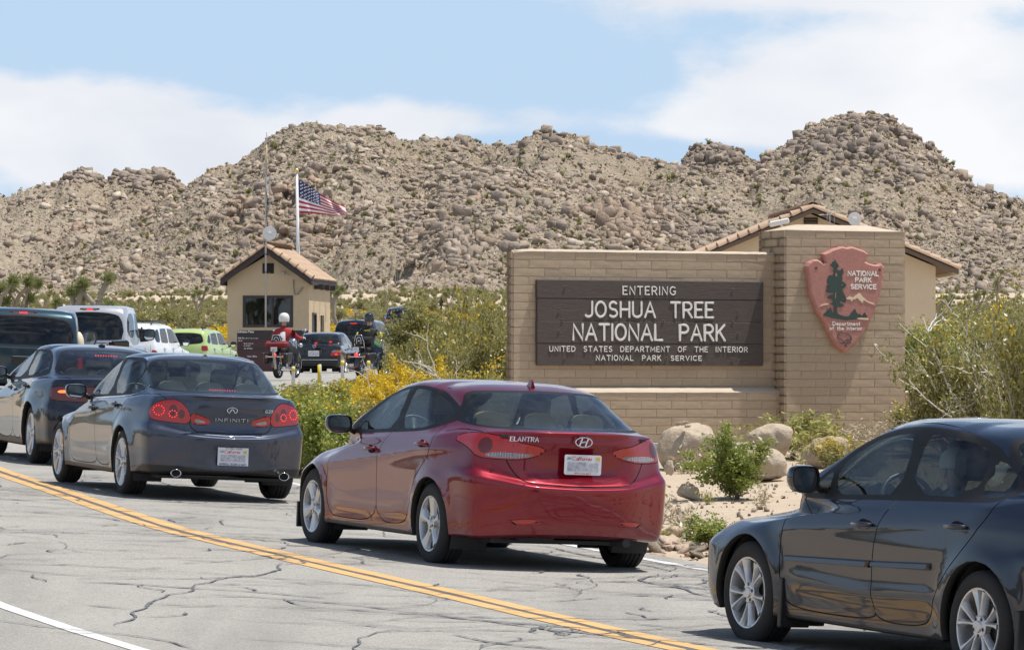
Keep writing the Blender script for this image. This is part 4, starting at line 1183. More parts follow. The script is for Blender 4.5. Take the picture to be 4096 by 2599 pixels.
OUTL = [(434, 505), (455, 470), (480, 455), (500, 440), (545, 440), (575, 458), (600, 478), (618, 468), (608, 430), (596, 385), (622, 372), (655, 358), (690, 340), (735, 325), (765, 318), (785, 312), (830, 322), (880, 314), (915, 322), (950, 336), (1000, 352), (1025, 370), (1048, 388), (1030, 410), (1018, 462), (1050, 478), (1090, 488), (1140, 492), (1168, 478), (1190, 500), (1199, 520), (1192, 560), (1194, 600), (1183, 640), (1187, 675), (1180, 715), (1168, 755), (1150, 800), (1142, 850), (1120, 905), (1105, 950), (1080, 1000), (1055, 1045), (1035, 1095), (1010, 1140), (975, 1190), (950, 1215), (905, 1265), (880, 1290), (850, 1325), (822, 1357), (795, 1345), (770, 1320), (735, 1290), (715, 1265), (690, 1225), (672, 1190), (645, 1140), (622, 1085), (600, 1045), (575, 1000), (540, 955), (525, 905), (505, 860), (490, 820), (470, 775), (462, 730), (465, 690), (455, 640), (452, 590), (440, 550)]
k = NT('red brown routed plaque'); co = k.coord(); n = k.noise(co, 24, 6, .65); n2 = k.noise(co, 120, 4, .7)
k.set(color=k.mix(k.mapr(n, .35, .7), (.40, .185, .150), (.47, .225, .185)), rough=.7, spec=.3); k.bump(k.math('ADD', n, k.math('MULTIPLY', n2, .6)), .45, .008); M_ARR = k.m
mb = MB(); mb.prism(AP(OUTL), 0, AD, lambda u_, v_, h: (u_, h, v_), ch=.022); mb.obj('arrowhead_board', M_ARR, AW)
FA = lambda u_, v_, h: (u_, AD + .001 + h, v_)
M_TREE = flat('dark green tree paint', (.035, .060, .048), .55, bump=.3, bscale=40)
M_CREAM = flat('cream paint', (.72, .58, .38), .6, bump=.1)
def patch(name, P, mat, h=.005, it=1):
 mb = MB(); mb.prism(chaikin(AP(P), it) if it else AP(P), 0, h, FA); return mb.obj(name, mat, AW)
patch('painted_tree', [(710, 440), (722, 470), (740, 485), (746, 515), (722, 530), (735, 545), (765, 550), (782, 520), (796, 575), (775, 600), (785, 632), (772, 655), (800, 665), (826, 695), (800, 720), (775, 735), (790, 765), (812, 800), (822, 850), (800, 870), (775, 850), (745, 858), (790, 885), (795, 895), (760, 912), (735, 900), (724, 940), (735, 975), (800, 1000), (850, 1000), (870, 960), (885, 955), (904, 918), (918, 960), (945, 985), (955, 968), (968, 1000), (990, 975), (1003, 958), (1018, 990), (1034, 1008), (980, 1012), (920, 1020), (925, 1030), (860, 1035), (820, 1040), (760, 1030), (720, 1022), (680, 1018), (650, 1005), (600, 995), (590, 985), (610, 965), (625, 955), (638, 915), (650, 950), (664, 903), (680, 950), (692, 985), (696, 940), (700, 900), (670, 880), (665, 870), (695, 862), (690, 850), (668, 845), (695, 835), (640, 825), (635, 805), (655, 790), (692, 785), (690, 770), (622, 768), (620, 735), (640, 728), (625, 712), (630, 695), (655, 685), (626, 665), (638, 615), (655, 592), (685, 600), (700, 575), (690, 545), (700, 535), (680, 510), (655, 492), (682, 482), (685, 460), (700, 462)], M_TREE, .0055, 1)
patch('tree_gap', [(712, 575), (722, 570), (732, 608), (712, 605)], M_ARR, .0065)
patch('tree_gap', [(712, 760), (719, 760), (716, 830), (709, 820)], M_ARR, .0065)
patch('tree_gap', [(768, 690), (786, 685), (780, 698)], M_ARR, .0065)
patch('painted_mountain', [(818, 828), (855, 800), (885, 815), (912, 795), (950, 768), (985, 810), (1030, 848), (1080, 865), (1108, 890), (1075, 880), (1035, 865), (1015, 852), (990, 840), (980, 872), (962, 850), (945, 835), (925, 818), (905, 835), (890, 828), (876, 855), (862, 836)], M_CREAM, .004, 0)
patch('painted_hill', [(552, 905), (580, 885), (615, 872), (650, 872), (640, 885), (600, 890)], M_CREAM, .004, 0)
patch('painted_lake', [(922, 1018), (960, 1012), (1040, 1018), (1038, 1036), (985, 1032), (940, 1028)], M_CREAM, .0075, 1)
def aline(t, ua, ub, vb, vt, w, gap=.24, sp=.5):
 um = (ua + ub) / 2; h = az2(vt, um) - az2(vb, um); x0 = ax_(ua) + w; x1 = ax_(ub) - w
 letters(t, x0, az2(vb, um) + w, h - 2 * w, w, FA, 0, .005, M_LET, AW, gap=gap, space=sp, fit=x1 - x0)
aline('NATIONAL', 832, 1140, 606, 553, .0068)
aline('PARK', 906, 1070, 668, 617, .0068)
aline('SERVICE', 862, 1118, 735, 684, .0068)
aline('Department', 684, 958, 1092, 1050, .0042)
aline('of the Interior', 655, 978, 1136, 1098, .0042, .24, .6)
mb = MB()
for st in ([(742, 1168), (755, 1160), (780, 1158), (800, 1162), (835, 1172), (862, 1190), (868, 1215), (860, 1260)], [(742, 1168), (736, 1185), (740, 1205), (748, 1222), (760, 1225), (768, 1212), (775, 1225), (785, 1235), (795, 1250), (790, 1262)], [(862, 1190), (873, 1215), (870, 1228)], [(800, 1262), (806, 1240), (820, 1228), (845, 1225), (848, 1258)], [(752, 1180), (760, 1186)], [(753, 1262), (775, 1266), (800, 1262), (830, 1268), (866, 1262)], [(785, 1262), (788, 1272)], [(830, 1232), (828, 1258)]):
 capsule_sweep(mb, AP(chaikin(st, 1, False)), .0036, FA, 0, .004)
mb.obj('painted_bison', M_TREE, AW)
for (a, b) in ((525, 524), (1151, 543), (814, 1287)):
 mb = MB(); M = Matrix.Translation((ax_(a), AD + .001, az2(b, a)))
 mb.lathe([(.018, 0), (.018, .003), (.012, .004), (.0001, .001)], 12, M, axis='y'); mb.obj('bolt', flat('rusty bolt', (.16, .06, .045), .7), AW)
# ---------------------------------------------------------------- stucco buildings with tile roofs
def stucco(name, a, b):
 k = NT(name); co = k.coord(); n = k.noise(co, 1.2, 5, .6); n2 = k.noise(co, 22, 5, .7)
 k.set(color=k.mix(k.mapr(k.math('ADD', k.math('MULTIPLY', n, .6), k.math('MULTIPLY', n2, .4)), .35, .65), a, b), rough=.93, spec=.15); k.bump(n2, .7, .03); return k.m
M_STUC = stucco('tan stucco', (.56, .43, .275), (.62, .49, .325))
M_STUC2 = stucco('cream stucco', (.64, .52, .36), (.68, .56, .41))
k = NT('barrel roof tile'); rnd = k.rnd(); n = k.noise(k.coord(), 6, 4, .6)
k.set(color=k.mix(k.mapr(n, .3, .7, 0, .5), k.ramp(rnd, [(0, (.46, .32, .215)), (.5, (.52, .375, .26)), (1, (.40, .285, .20))]), (.36, .25, .175)), rough=.85, spec=.2); k.bump(n, .2, .01); M_TILE = k.m
M_TRIM = flat('dark brown trim', (.055, .040, .038), .7, var=.2)
M_TRIM2 = flat('weathered wood fascia', (.16, .115, .085), .85, var=.25, bump=.3)
M_WGLASS = glass('dark window glass', (.30, .36, .36), 1.6, .02)
M_PAPER = flat('notice paper', (.55, .58, .56), .8)
def barrel(L, r0, r1, n=8):
 """half-round tile along +x, wide end at x=0; a slight lip"""
 mb = MB(); vs = []
 for (x, r) in ((0, r0), (L * .5, (r0 + r1) / 2), (L, r1)):
  for k_ in range(n + 1):
   a = math.pi * k_ / n; vs.append((x, math.cos(a) * r, math.sin(a) * r * .9))
 for k_ in range(n + 1):
  a = math.pi * k_ / n; vs.append((0, math.cos(a) * (r0 - .02), math.sin(a) * (r0 - .02) * .9))
 N = n + 1
 fs = [(i * N + k_, i * N + k_ + 1, (i + 1) * N + k_ + 1, (i + 1) * N + k_) for i in range(2) for k_ in range(n)] + [(3 * N + k_, 3 * N + k_ + 1, k_ + 1, k_) for k_ in range(n)]
 mb.add(vs, fs); return mb.mesh('roof_tile', M_TILE)
RAKE_T = barrel(.40, .19, .105); FIELD_T = barrel(.40, .085, .07, 5)
def gable_roof(root, W2, eave, zr_, ze, y0, y1, pitch_tiles=.36, fields=True, trim=M_TRIM, trim_h=.20, right_only=False):
 """roof over a gable whose ridge runs along y. W2 half width of the roof, ridge z zr_, eave z ze. Rake tiles on the front edge"""
 sl = math.hypot(W2, zr_ - ze); ang = math.atan2(zr_ - ze, W2)
 for s in (-1, 1):
  c, sn = math.cos(ang), math.sin(ang)
  # slab: soffit + deck
  mb = MB()
  A = lambda t, y, up: (s * (t * c) + s * (-sn * 0), y, zr_ - t * sn + up)
  vs = [A(0, y0, -.03), A(sl, y0, -.03), A(sl, y1, -.03), A(0, y1, -.03), A(0, y0, -.10), A(sl, y0, -.10), A(sl, y1, -.10), A(0, y1, -.10)]
  mb.add(vs, [(0, 1, 2, 3), (4, 5, 6, 7), (0, 1, 5, 4), (1, 2, 6, 5), (2, 3, 7, 6), (3, 0, 4, 7)]); mb.obj('roof_deck', M_TILE if False else trim, root)
  # barge board
  mb = MB(); vs = [A(0, y0 - .03, -.04), A(sl + .02, y0 - .03, -.04), A(sl + .02, y0 - .03, -.04 - trim_h), A(0, y0 - .03, -.04 - trim_h), A(0, y0 + .02, -.04), A(sl + .02, y0 + .02, -.04), A(sl + .02, y0 + .02, -.04 - trim_h), A(0, y0 + .02, -.04 - trim_h)]
  mb.add(vs, [(0, 1, 2, 3), (7, 6, 5, 4), (0, 4, 5, 1), (3, 2, 6, 7), (1, 5, 6, 2), (0, 3, 7, 4)]); mb.obj('barge_board', trim, root)
  # eave board
  mb = MB(); mb.box(min(s * W2, s * (W2 + .03)), max(s * W2, s * (W2 + .03)), y0, y1, ze - .04 - trim_h, ze - .03); mb.obj('eave_board', trim, root)
  n = int(math.ceil((sl + .03) / pitch_tiles))
  for i in range(n):
   t = sl + .06 - (i) * pitch_tiles
   R = Matrix.Rotation(math.pi if s > 0 else 0, 4, 'Z') @ Matrix.Rotation(-ang - .03, 4, 'Y')
   o = link(bpy.data.objects.new('roof_tile', RAKE_T), root)
   o.matrix_local = Matrix.Translation((s * t * c, y0 + .03, zr_ - t * sn - .01)) @ R
  if fields:
   cols = int((y1 - y0 - .1) / .22); rows = int(math.ceil(sl / .36))
   for j in range(cols):
    for i in range(rows):
     t = sl + .05 - i * .36
     if t < .1: continue
     o = link(bpy.data.objects.new('roof_tile', FIELD_T), root)
     R = Matrix.Rotation(math.pi if s > 0 else 0, 4, 'Z') @ Matrix.Rotation(-ang - .03, 4, 'Y')
     o.matrix_local = Matrix.Translation((s * t * c, y0 + .28 + j * .22, zr_ - t * sn - .03)) @ R
 # ridge tiles
 m = int((y1 - y0) / .36)
 for i in range(m):
  o = link(bpy.data.objects.new('ridge_tile', RAKE_T), root)
  o.matrix_local = Matrix.Translation((0, y0 - .02 + i * .36, zr_ + .01)) @ Matrix.Rotation(R_(90), 4, 'Z')
DB = 163.6; KB = FPX / DB
BY = R_(-9)         # turned so that its right side shows
bx0 = (908 - 2048) / KB; bx1 = (1237 - 2048) / KB; Wb = (bx1 - bx0) / math.cos(BY);
zg = .55
booth = empty('entrance_booth', mat=Matrix.Translation(((bx0 + bx1) / 2, DB, 0)) @ Matrix.Rotation(-BY * -1, 4, 'Z')); tag(booth, 'small tan stucco fee booth with barrel tile gable roof in the road', 'building')
h2 = Wb / 2; zE = (HY - 1120) / KB; zR = (HY - 1008) / KB; Lb = 3.9
mb = MB()
zt = lambda x: zR - .1 - abs(x) / h2 * (zR - zE) * .86
fr = [(-h2, zg), (h2, zg), (h2, zt(h2)), (0, zt(0)), (-h2, zt(h2))]
wy0, wy1 = .0, Lb
wz0, wz1 = (HY - 1304) / KB, (HY - 1187) / KB; wx0, wx1 = (974.6 - 1072.5) / KB, (1169 - 1072.5) / KB
def quad(mb, a, b, c, d): mb.add([a, b, c, d], [(0, 1, 2, 3)])
def wall_hole(mb, x0, x1, z0, z1, holes, fn, th=.14):
 """wall panel with rectangular holes; fn(x, depth, z)"""
 xs_ = sorted({x0, x1} | {h[0] for h in holes} | {h[1] for h in holes}); zs_ = sorted({z0, z1} | {h[2] for h in holes} | {h[3] for h in holes})
 for i in range(len(xs_) - 1):
  for j in range(len(zs_) - 1):
   a, b, c, d = xs_[i], xs_[i + 1], zs_[j], zs_[j + 1]
   if any(a >= h[0] - 1e-6 and b <= h[1] + 1e-6 and c >= h[2] - 1e-6 and d <= h[3] + 1e-6 for h in holes): continue
   for dp in (0, th): mb.add([fn(a, dp, c), fn(b, dp, c), fn(b, dp, d), fn(a, dp, d)], [(0, 1, 2, 3) if dp == 0 else (3, 2, 1, 0)])
 for (a, b, c, d) in holes:
  mb.add([fn(a, 0, c), fn(b, 0, c), fn(b, th, c), fn(a, th, c), fn(a, 0, d), fn(b, 0, d), fn(b, th, d), fn(a, th, d)], [(0, 1, 2, 3), (4, 7, 6, 5), (0, 3, 7, 4), (1, 5, 6, 2)])
zs = zt(h2)
wall_hole(mb, -h2, h2, zg, zs, [(wx0, wx1, wz0, wz1)], lambda x, dp, z: (x, dp, z))
mb.add([(-h2, 0, zs), (h2, 0, zs), (0, 0, zt(0))], [(0, 1, 2)])
sy = lambda px: (px - 1237) / KB / math.sin(R_(9) + (1237 - 2048) / -FPX)
holes = [(.55, 1.45, zg + .05, zg + 2.25), (2.1, 2.8, zg + .9, zg + 2.2)]
wall_hole(mb, 0, Lb, zg, zs, holes, lambda x, dp, z: (h2 - dp, x, z))
quad(mb, (-h2, 0, zg), (-h2, Lb, zg), (-h2, Lb, zs), (-h2, 0, zs)); quad(mb, (-h2, Lb, zg), (h2, Lb, zg), (h2, Lb, zs), (-h2, Lb, zs)); mb.add([(-h2, Lb, zs), (h2, Lb, zs), (0, Lb, zt(0))], [(0, 1, 2)])
mb.obj('wall', M_STUC, booth)
mb = MB(); mb.box(-h2 + .2, h2 - .2, .5, Lb - .2, zg + .02, zg + .05); mb.obj('floor', M_CONC, booth)
mb = MB(); mb.box(wx0 + .1, wx1 - .1, 1.2, 1.9, zg, zg + 1.02, ch=.02); mb.obj('counter', flat('grey counter', (.16, .17, .17), .6), booth)
mb = MB()
for (a, b, c, d) in ((wx0 - .05, wx1 + .05, wz1 - .055, wz1 + .045), (wx0 - .05, wx1 + .05, wz0 - .045, wz0 + .055), (wx0 - .05, wx0 + .05, wz0 + .055, wz1 - .055), (wx1 - .05, wx1 + .05, wz0 + .055, wz1 - .055), (.12, .20, wz0 + .055, wz1 - .055)):
 mb.box(a, b, -.02, .05, c, d)
wf = mb.obj('window', M_TRIM, booth)
mb = MB(); mb.box(wx0 + .05, .12, .015, .02, wz0 + .05, wz1 - .05); mb.box(.20, wx1 - .05, .015, .02, wz0 + .05, wz1 - .05); mb.obj('pane', M_WGLASS, wf)
for (a, b, c, d, m) in ((1100, 1136, 1240, 1272, M_PAPER), (1138, 1162, 1224, 1240, M_PAPER), (1098, 1130, 1231, 1239, flat('yellow paper', (.55, .45, .12), .8)), (1122, 1160, 1258, 1296, flat('ochre notice', (.42, .36, .12), .8)), (1083, 1096, 1275, 1298, flat('magenta flyer', (.62, .05, .30), .8)), (1107, 1121, 1276, 1298, flat('magenta flyer', (.62, .05, .30), .8))):
 mb = MB(); q = .03 if m is M_PAPER else .04
 mb.box((a - 1072.5) / KB, (b - 1072.5) / KB, q, q + .003, (HY - d) / KB, (HY - c) / KB); mb.obj('notice', m, booth)
letters('NO', (1113 - 1072.5) / KB, (HY - 1248) / KB, .045, .006, lambda u_, v_, h: (u_, .028 - h, v_), 0, .001, flat('black print', (.03, .03, .03), .7), booth, joined=True, name='notice_print')
letters('CAMPGROUND', (1103 - 1072.5) / KB, (HY - 1257) / KB, .05, .006, lambda u_, v_, h: (u_, .028 - h, v_), 0, .001, flat('black print', (.03, .03, .03), .7), booth, joined=True, name='notice_print', fit=.27)
letters('FULL', (1110 - 1072.5) / KB, (HY - 1267) / KB, .045, .006, lambda u_, v_, h: (u_, .028 - h, v_), 0, .001, flat('black print', (.03, .03, .03), .7), booth, joined=True, name='notice_print')
mb = MB(); vx0, vx1, vz0, vz1 = (1050 - 1072.5) / KB, (1096 - 1072.5) / KB, (HY - 1094) / KB, (HY - 1053) / KB
mb.box(vx0, vx1, -.02, -.002, vz0, vz1); vo = mb.obj('vent', flat('black vent', (.012, .011, .012), .8), booth)
for i in range(5):
 mb = MB(); z = vz0 + (vz1 - vz0) * (i + .4) / 5; mb.box(vx0 + .02, vx1 - .02, -.045, -.022, z, z + .02); mb.obj('louvre', M_TRIM, vo)
mb = MB(); mb.box(h2 - .10, h2 - .06, .55, 1.45, zg + .05, zg + 2.25); dr = mb.obj('door', flat('dark glazed door', (.03, .032, .035), .35), booth)
mb = MB(); mb.box(h2 - .06, h2 + .0, .53, .60, zg + .05, zg + 2.28); mb.box(h2 - .06, h2, 1.40, 1.47, zg + .05, zg + 2.28); mb.box(h2 - .06, h2, .60, 1.40, zg + 2.2, zg + 2.28); mb.obj('door_frame', M_TRIM, dr)
mb = MB(); mb.box(h2 - .12, h2 - .09, 2.1, 2.8, zg + .9, zg + 2.2); mb.obj('side_window', flat('dark glazed door', (.03, .032, .035), .35), booth)
gable_roof(booth, (1249 - 889) / 2 / KB + .02, 0, (HY - 985) / KB, (HY - 1112) / KB, -.42, Lb + .35, trim_h=.22)
for i in range(3):
 mb = MB(); mb.box(h2 + .02, h2 + .36, .9 + i * 1.1, 1.0 + i * 1.1, zE - .32, zE - .14); mb.obj('roof_bracket', M_TRIM, booth)
mb = MB(); mb.tube([(.95, -.03, (HY - 1120) / KB), (.97, -.08, (HY - 1150) / KB), (1.0, -.05, (HY - 1178) / KB), (1.12, -.05, (HY - 1176) / KB), (1.3, -.05, (HY - 1150) / KB)], .022, 6); mb.obj('conduit', flat('grey conduit', (.20, .20, .20), .6), booth)
mb = MB(); mb.box(.50, .66, -.22, -.06, 4.2, 4.3, ch=.02); mb.tube([(.66, -.14, 4.24), (.80, -.06, 4.18)], .02, 6); mb.obj('floodlight', flat('grey lamp', (.35, .34, .33), .5), booth)
PM = pw(1063, 1320, DB - 1.0)
mast = empty('antenna_mast', (PM.x, PM.y, .3)); tag(mast, 'tall thin grey antenna mast strapped to the booth front with a round dish', 'antenna')
zq = lambda py: (HY - py) / FPX * (DB - 1.0) - .3
M_GALV = flat('galvanised pipe', (.42, .42, .41), .45, .5); M_WHITEP = flat('white painted metal', (.72, .71, .68), .45); M_BLACKR = flat('black rubber cable', (.02, .02, .02), .6)
mb = MB(); mb.tube([(0, 0, 0), (0, 0, zq(690)), (.0, 0, zq(600))], [.035, .035, .026], 8); mb.obj('pole', M_GALV, mast, True)
mb = MB(); mb.tube([(.0, 0, zq(600)), (0, 0, zq(585))], .04, 8); mb.tube([(.02, 0, zq(700)), (.02, 0, zq(580))], .035, 8); mb.obj('fibreglass_whip', flat('faded tan fibreglass', (.45, .34, .18), .7), mast, True)
mb = MB(); mb.tube([(.03, 0, zq(582)), (.03, 0, zq(530))], .012, 6); mb.obj('thin_whip', M_GALV, mast)
mb = MB()
for dz in (0, 1, 2, 3):
 z = zq(720) - dz * .33; mb.tube([(.0, -.02, z), (.13, -.02, z)], .010, 5); mb.tube([(.13, -.02, z - .13), (.13, -.02, z + .13)], .014, 5); mb.tube([(.13, -.02, z + .13), (.17, -.02, z + .13), (.17, -.02, z - .13), (.13, -.02, z - .13)], .008, 5)
mb.obj('dipole_array', M_GALV, mast)
mb = MB(); mb.tube([(-.05, -.02, zq(980)), (.06, -.03, zq(900)), (.04, -.02, zq(850)), (.07, -.02, zq(800)), (-.03, -.02, zq(740))], .014, 5); mb.obj('cable', M_BLACKR, mast)
for z in (zq(1018), zq(1090)):
 mb = MB(); mb.box(-.07, .13, -.05, .45, z - .015, z + .015); mb.obj('bracket', M_TRIM, mast)
def dish(parent, c, r):
 mb = MB(); M = Matrix.Translation(c) @ Matrix.Rotation(R_(90), 4, 'X')
 mb.lathe([(.001, .02), (r * .5, .035), (r * .93, .06), (r, .055), (r * .97, .0), (.001, -.03)], 28, M)
 d = mb.obj('dish', M_WHITEP, parent, True, 40)
 mb = MB(); mb.box(c[0] - .06, c[0] + .06, c[1] - .13, c[1] - .07, c[2] - .035, c[2] + .045, ch=.01); mb.obj('feed', M_WHITEP, d)
dish(mast, (.145, -.12, zq(934)), .255)
mb = MB(); mb.tube([(0, 0, zq(934)), (.145, -.1, zq(934))], .03, 6); mb.obj('dish_arm', M_GALV, mast)
DF = 176.0; KF = FPX / DF
fp = empty('flagpole', ((1190 - 2048) / KF, DF, .9)); tag(fp, 'white tapered flagpole with a gold ball behind the booth', 'flagpole')
zf = lambda py: (HY - py) / KF - .9
mb = MB(); mb.tube([(.06, 0, 0), (.03, 0, zf(1050)), (-.03, 0, zf(690))], [.095, .075, .048], 12); mb.obj('pole', M_WHITEP, fp, True)
mb = MB(); mb.ell((-.03, 0, zf(683)), (.085, .085, .085), 14, 8); mb.obj('gold_ball', flat('gilt ball', (.75, .55, .18), .3, .8), fp, True)
nu, nv = 78, 39
Htop = np.array([1194, 716.]); Hbot = np.array([1197, 853.])
topc = np.array([(1194, 717), (1240, 745), (1278, 774), (1310, 792), (1345, 812), (1378, 826)], float); botc = np.array([(1197, 853), (1240, 854), (1290, 858), (1330, 863), (1362, 862), (1391, 858)], float)
uq = np.linspace(0, 1, nu + 1); ti = np.linspace(0, 1, 6)
TX, TY = np.interp(uq, ti, topc[:, 0]), np.interp(uq, ti, topc[:, 1]); BX, BYY = np.interp(uq, ti, botc[:, 0]), np.interp(uq, ti, botc[:, 1])
vq = np.linspace(0, 1, nv + 1)
vw = vq[None, :] ** (1 - .25 * uq[:, None])
PX = TX[:, None] * (1 - vw) + BX[:, None] * vw; PY = TY[:, None] * (1 - vw) + BYY[:, None] * vw
wave = .10 * np.sin(uq[:, None] * 9 + vq[None, :] * 2.5) * uq[:, None] ** .5 + .07 * np.sin(uq[:, None] * 21 - vq[None, :] * 5) * uq[:, None]
Yd = DF + wave * 2.0
V = np.stack([(PX - 2048) / KF, Yd, (HY - PY) / KF], -1).reshape(-1, 3)
Fc = grid_faces(nu + 1, nv + 1)
iu = np.repeat(np.arange(nu), nv); iv = np.tile(np.arange(nv), nu)
stripe = (iv // 3) % 2            # 13 stripes of three rows
canton = (iu < 31) & (iv < 21)
mi = np.where(canton, 2, np.where(stripe == 0, 0, 1))
M_FR = flat('red flag cloth', (.42, .030, .045), .8, var=.1); M_FW = flat('white flag cloth', (.78, .76, .78), .8, var=.05); M_FB = flat('navy flag cloth', (.022, .032, .11), .8, var=.1)
fl = np_obj('national_flag', V, Fc, [M_FR, M_FW, M_FB], smooth=True, mi=mi); tag(fl, 'stars and stripes flag blowing to the right from the white pole', 'flag')
mb = MB()
for r_ in range(9):
 for c_ in range(6 if r_ % 2 == 0 else 5):
  u_ = (c_ * 2 + (1 if r_ % 2 == 0 else 2)) / 12 * 31 / nu; v_ = (r_ + 1) / 10 * 21 / nv
  i = min(nu, int(round(u_ * nu))); j = min(nv, int(round(v_ * nv))); q = V.reshape(nu + 1, nv + 1, 3)[i, j]
  P5 = []
  for k_ in range(10):
   a = math.pi / 2 + k_ * math.pi / 5; rr_ = .042 if k_ % 2 == 0 else .018
   P5.append((q[0] + rr_ * math.cos(a), q[1] - .012, q[2] + rr_ * math.sin(a)))
  mb.add(P5 + [(q[0], q[1] - .014, q[2])], [(k_, (k_ + 1) % 10, 10) for k_ in range(10)])
mb.obj('stars', M_FW, fl)
DG = 158.0; KG = FPX / DG
fs_ = empty('fee_board', ((1030 - 2048) / KG, DG, .5)); tag(fs_, 'wide dark brown entrance fees board standing in front of the booth', 'sign')
zb = lambda py: (HY - py) / KG - .5; xb = lambda px: (px - 1030) / KG
k = NT('fee board print'); sp = k.n('ShaderNodeSeparateXYZ'); k.l(k.coord(), sp.inputs[0])
M_FB1 = flat('dark fee panel', (.038, .028, .028), .6); M_FB2 = flat('maroon fee panel', (.070, .028, .030), .6)
mb = MB(); mb.box(xb(948), xb(1232), 0, .06, zb(1500), zb(1320), ch=.01); mb.obj('panel', M_FB1, fs_)
for (a, b) in ((1358, 1388), (1402, 1480)):
 mb = MB(); mb.box(xb(948) + .02, xb(1232) - .02, -.004, -.001, zb(b), zb(a)); mb.obj('band', M_FB2, fs_)
mb = MB(); mb.box(xb(960), xb(972), .06, .16, -.2, zb(1330)); mb.box(xb(1200), xb(1212), .06, .16, -.2, zb(1330)); mb.obj('post', M_TRIM, fs_)
FG = lambda u_, v_, h: (u_, -.006 - h, v_)
M_PRT = flat('pale print', (.62, .60, .56), .7)
for (t, x_, y_, h_, w_) in (('Entrance Fees', 951, 1330, .075, .010), ('Daily Fee', 953, 1354, .045, .007), ('valid for 7 days with receipt', 981, 1354, .030, .004), ('Annual', 953, 1364, .040, .006), ('Bicycle Motorcycle', 976, 1375, .034, .004), ('or on Foot', 976, 1384, .040, .006), ('Annual Passes', 976, 1395, .040, .006), ('Senior Military', 990, 1427, .045, .006)):
 letters(t, xb(x_), zb(y_), h_, w_, FG, 0, .002, M_PRT, fs_, joined=True, name='lettering', gap=.2)
mb = MB(); mb.box(0, .85, 0, .05, -.1, .62, ch=.01); o = mb.obj('low_notice_board', flat('brown notice board', (.06, .04, .035), .6)); o.location = pw(1203, 1365, 159) ; o.location.z = 1.1; tag(o, 'small dark notice board beside the booth at the roof of the black sedan', 'sign')
mb = MB(); mb.box(-2.2, .0, 0, .3, 0, .95, ch=.03); o = mb.obj('low_stucco_wall', M_STUC); o.location = ((945 - 2048) / FPX * 158, 158, .55); tag(o, 'short low stucco wall beside the booth behind the fee board', 'wall')
DH = 136.0; KH = FPX / DH
BXc = (3243 - 2048) / KH
hb = empty('visitor_building', mat=Matrix.Translation((BXc, DH, 0)) @ Matrix.Rotation(R_(4), 4, 'Z')); tag(hb, 'cream stucco building with wide tiled gable rising behind the entrance wall', 'building')
hw = (3747 - 3243) / KH; zEh = (HY - 1075) / KH; zRh = (HY - 832) / KH; W2h = (3825 - 3243) / KH
zth = lambda x: zRh - .18 - abs(x) * (zRh - zEh) / W2h
mb = MB()
mb.add([(-hw, 0, 0), (hw, 0, 0), (hw, 0, zth(hw)), (0, 0, zth(0)), (-hw, 0, zth(hw))], [(0, 1, 2, 3, 4)])
mb.add([(hw, 0, 0), (hw, 9, 0), (hw, 9, zth(hw)), (hw, 0, zth(hw))], [(0, 1, 2, 3)]); mb.add([(-hw, 0, 0), (-hw, 9, 0), (-hw, 9, zth(hw)), (-hw, 0, zth(hw))], [(3, 2, 1, 0)])
mb.add([(-hw, 9, 0), (hw, 9, 0), (hw, 9, zth(hw)), (0, 9, zth(0)), (-hw, 9, zth(hw))], [(4, 3, 2, 1, 0)])
mb.obj('wall', M_STUC2, hb)
gable_roof(hb, W2h, 0, zRh, zEh, -.5, 9.4, fields=False, trim=M_TRIM2, trim_h=.13, pitch_tiles=.345)
for s in (-1, 1):     # the tiled slopes themselves
 V = []; a = math.atan2(zRh - zEh, W2h); sl = math.hypot(W2h, zRh - zEh)
 ncol = 46; yy = np.linspace(-.4, 9.4, ncol * 4 + 1); tt = np.linspace(0, sl, 3)
 Y2, T2 = np.meshgrid(yy, tt); Z2 = zRh - T2 * math.sin(a) + .05 * np.abs(np.sin(Y2 * math.pi / .22))
 np_obj('tile_field', np.stack([s * T2 * math.cos(a), Y2, Z2], -1).reshape(-1, 3), grid_faces(*Y2.shape), M_TILE, hb)
mb = MB(); mb.box(-.21, .21, -.05, -.002, (HY - 896) / KH, (HY - 872) / KH); vo = mb.obj('vent', flat('black vent', (.012, .011, .012), .8), hb)
for i in range(2):
 mb = MB(); z = (HY - 892) / KH + i * .08; mb.box(-.19, .19, -.07, -.052, z, z + .03); mb.obj('louvre', M_TRIM2, vo)
mb = MB(); mb.box(W2h - .02, W2h + .12, -.5, 9.4, zEh - .2, zEh - .06, ch=.02); mb.obj('gutter', flat('pale gutter', (.62, .58, .50), .6), hb)
mb = MB(); mb.box(-.3, .3, -.8, -.5, 0, .16, ch=.03); mb.tube([(.05, -.65, 0), (.1, -.5, -.15), (.25, -.3, -.2)], .04, 6)
o = mb.obj('security_camera', M_WHITEP); o.location = ((3112 - 2048) / KH, DH - .2, (HY - 905) / KH); o.rotation_euler = (0, R_(-12), 0); tag(o, 'white box camera mounted on the left roof slope of the cream building', 'camera')
dm = empty('roof_dish', ((3418 - 2048) / FPX * (DH - 3), DH - 3, 0)); tag(dm, 'round pale satellite dish on a pole behind the pillar top', 'dish')
zd = lambda py: (HY - py) / FPX * (DH - 3)
mb = MB(); mb.tube([(0, .1, 0), (0, .1, zd(870))], .035, 8); mb.obj('pole', M_GALV, dm)
dish(dm, (0, 0, zd(876)), .20)
ya = empty('roof_antenna', ((3310 - 2048) / FPX * (DH - 2), DH - 2, 0)); tag(ya, 'thin wire antenna with upright rods left of the dish behind the pillar', 'antenna')
zy = lambda py: (HY - py) / FPX * (DH - 2)
mb = MB(); mb.tube([(-.25, 0, zy(860)), (.2, 0, zy(857))], .012, 5); mb.obj('boom', M_GALV, ya)
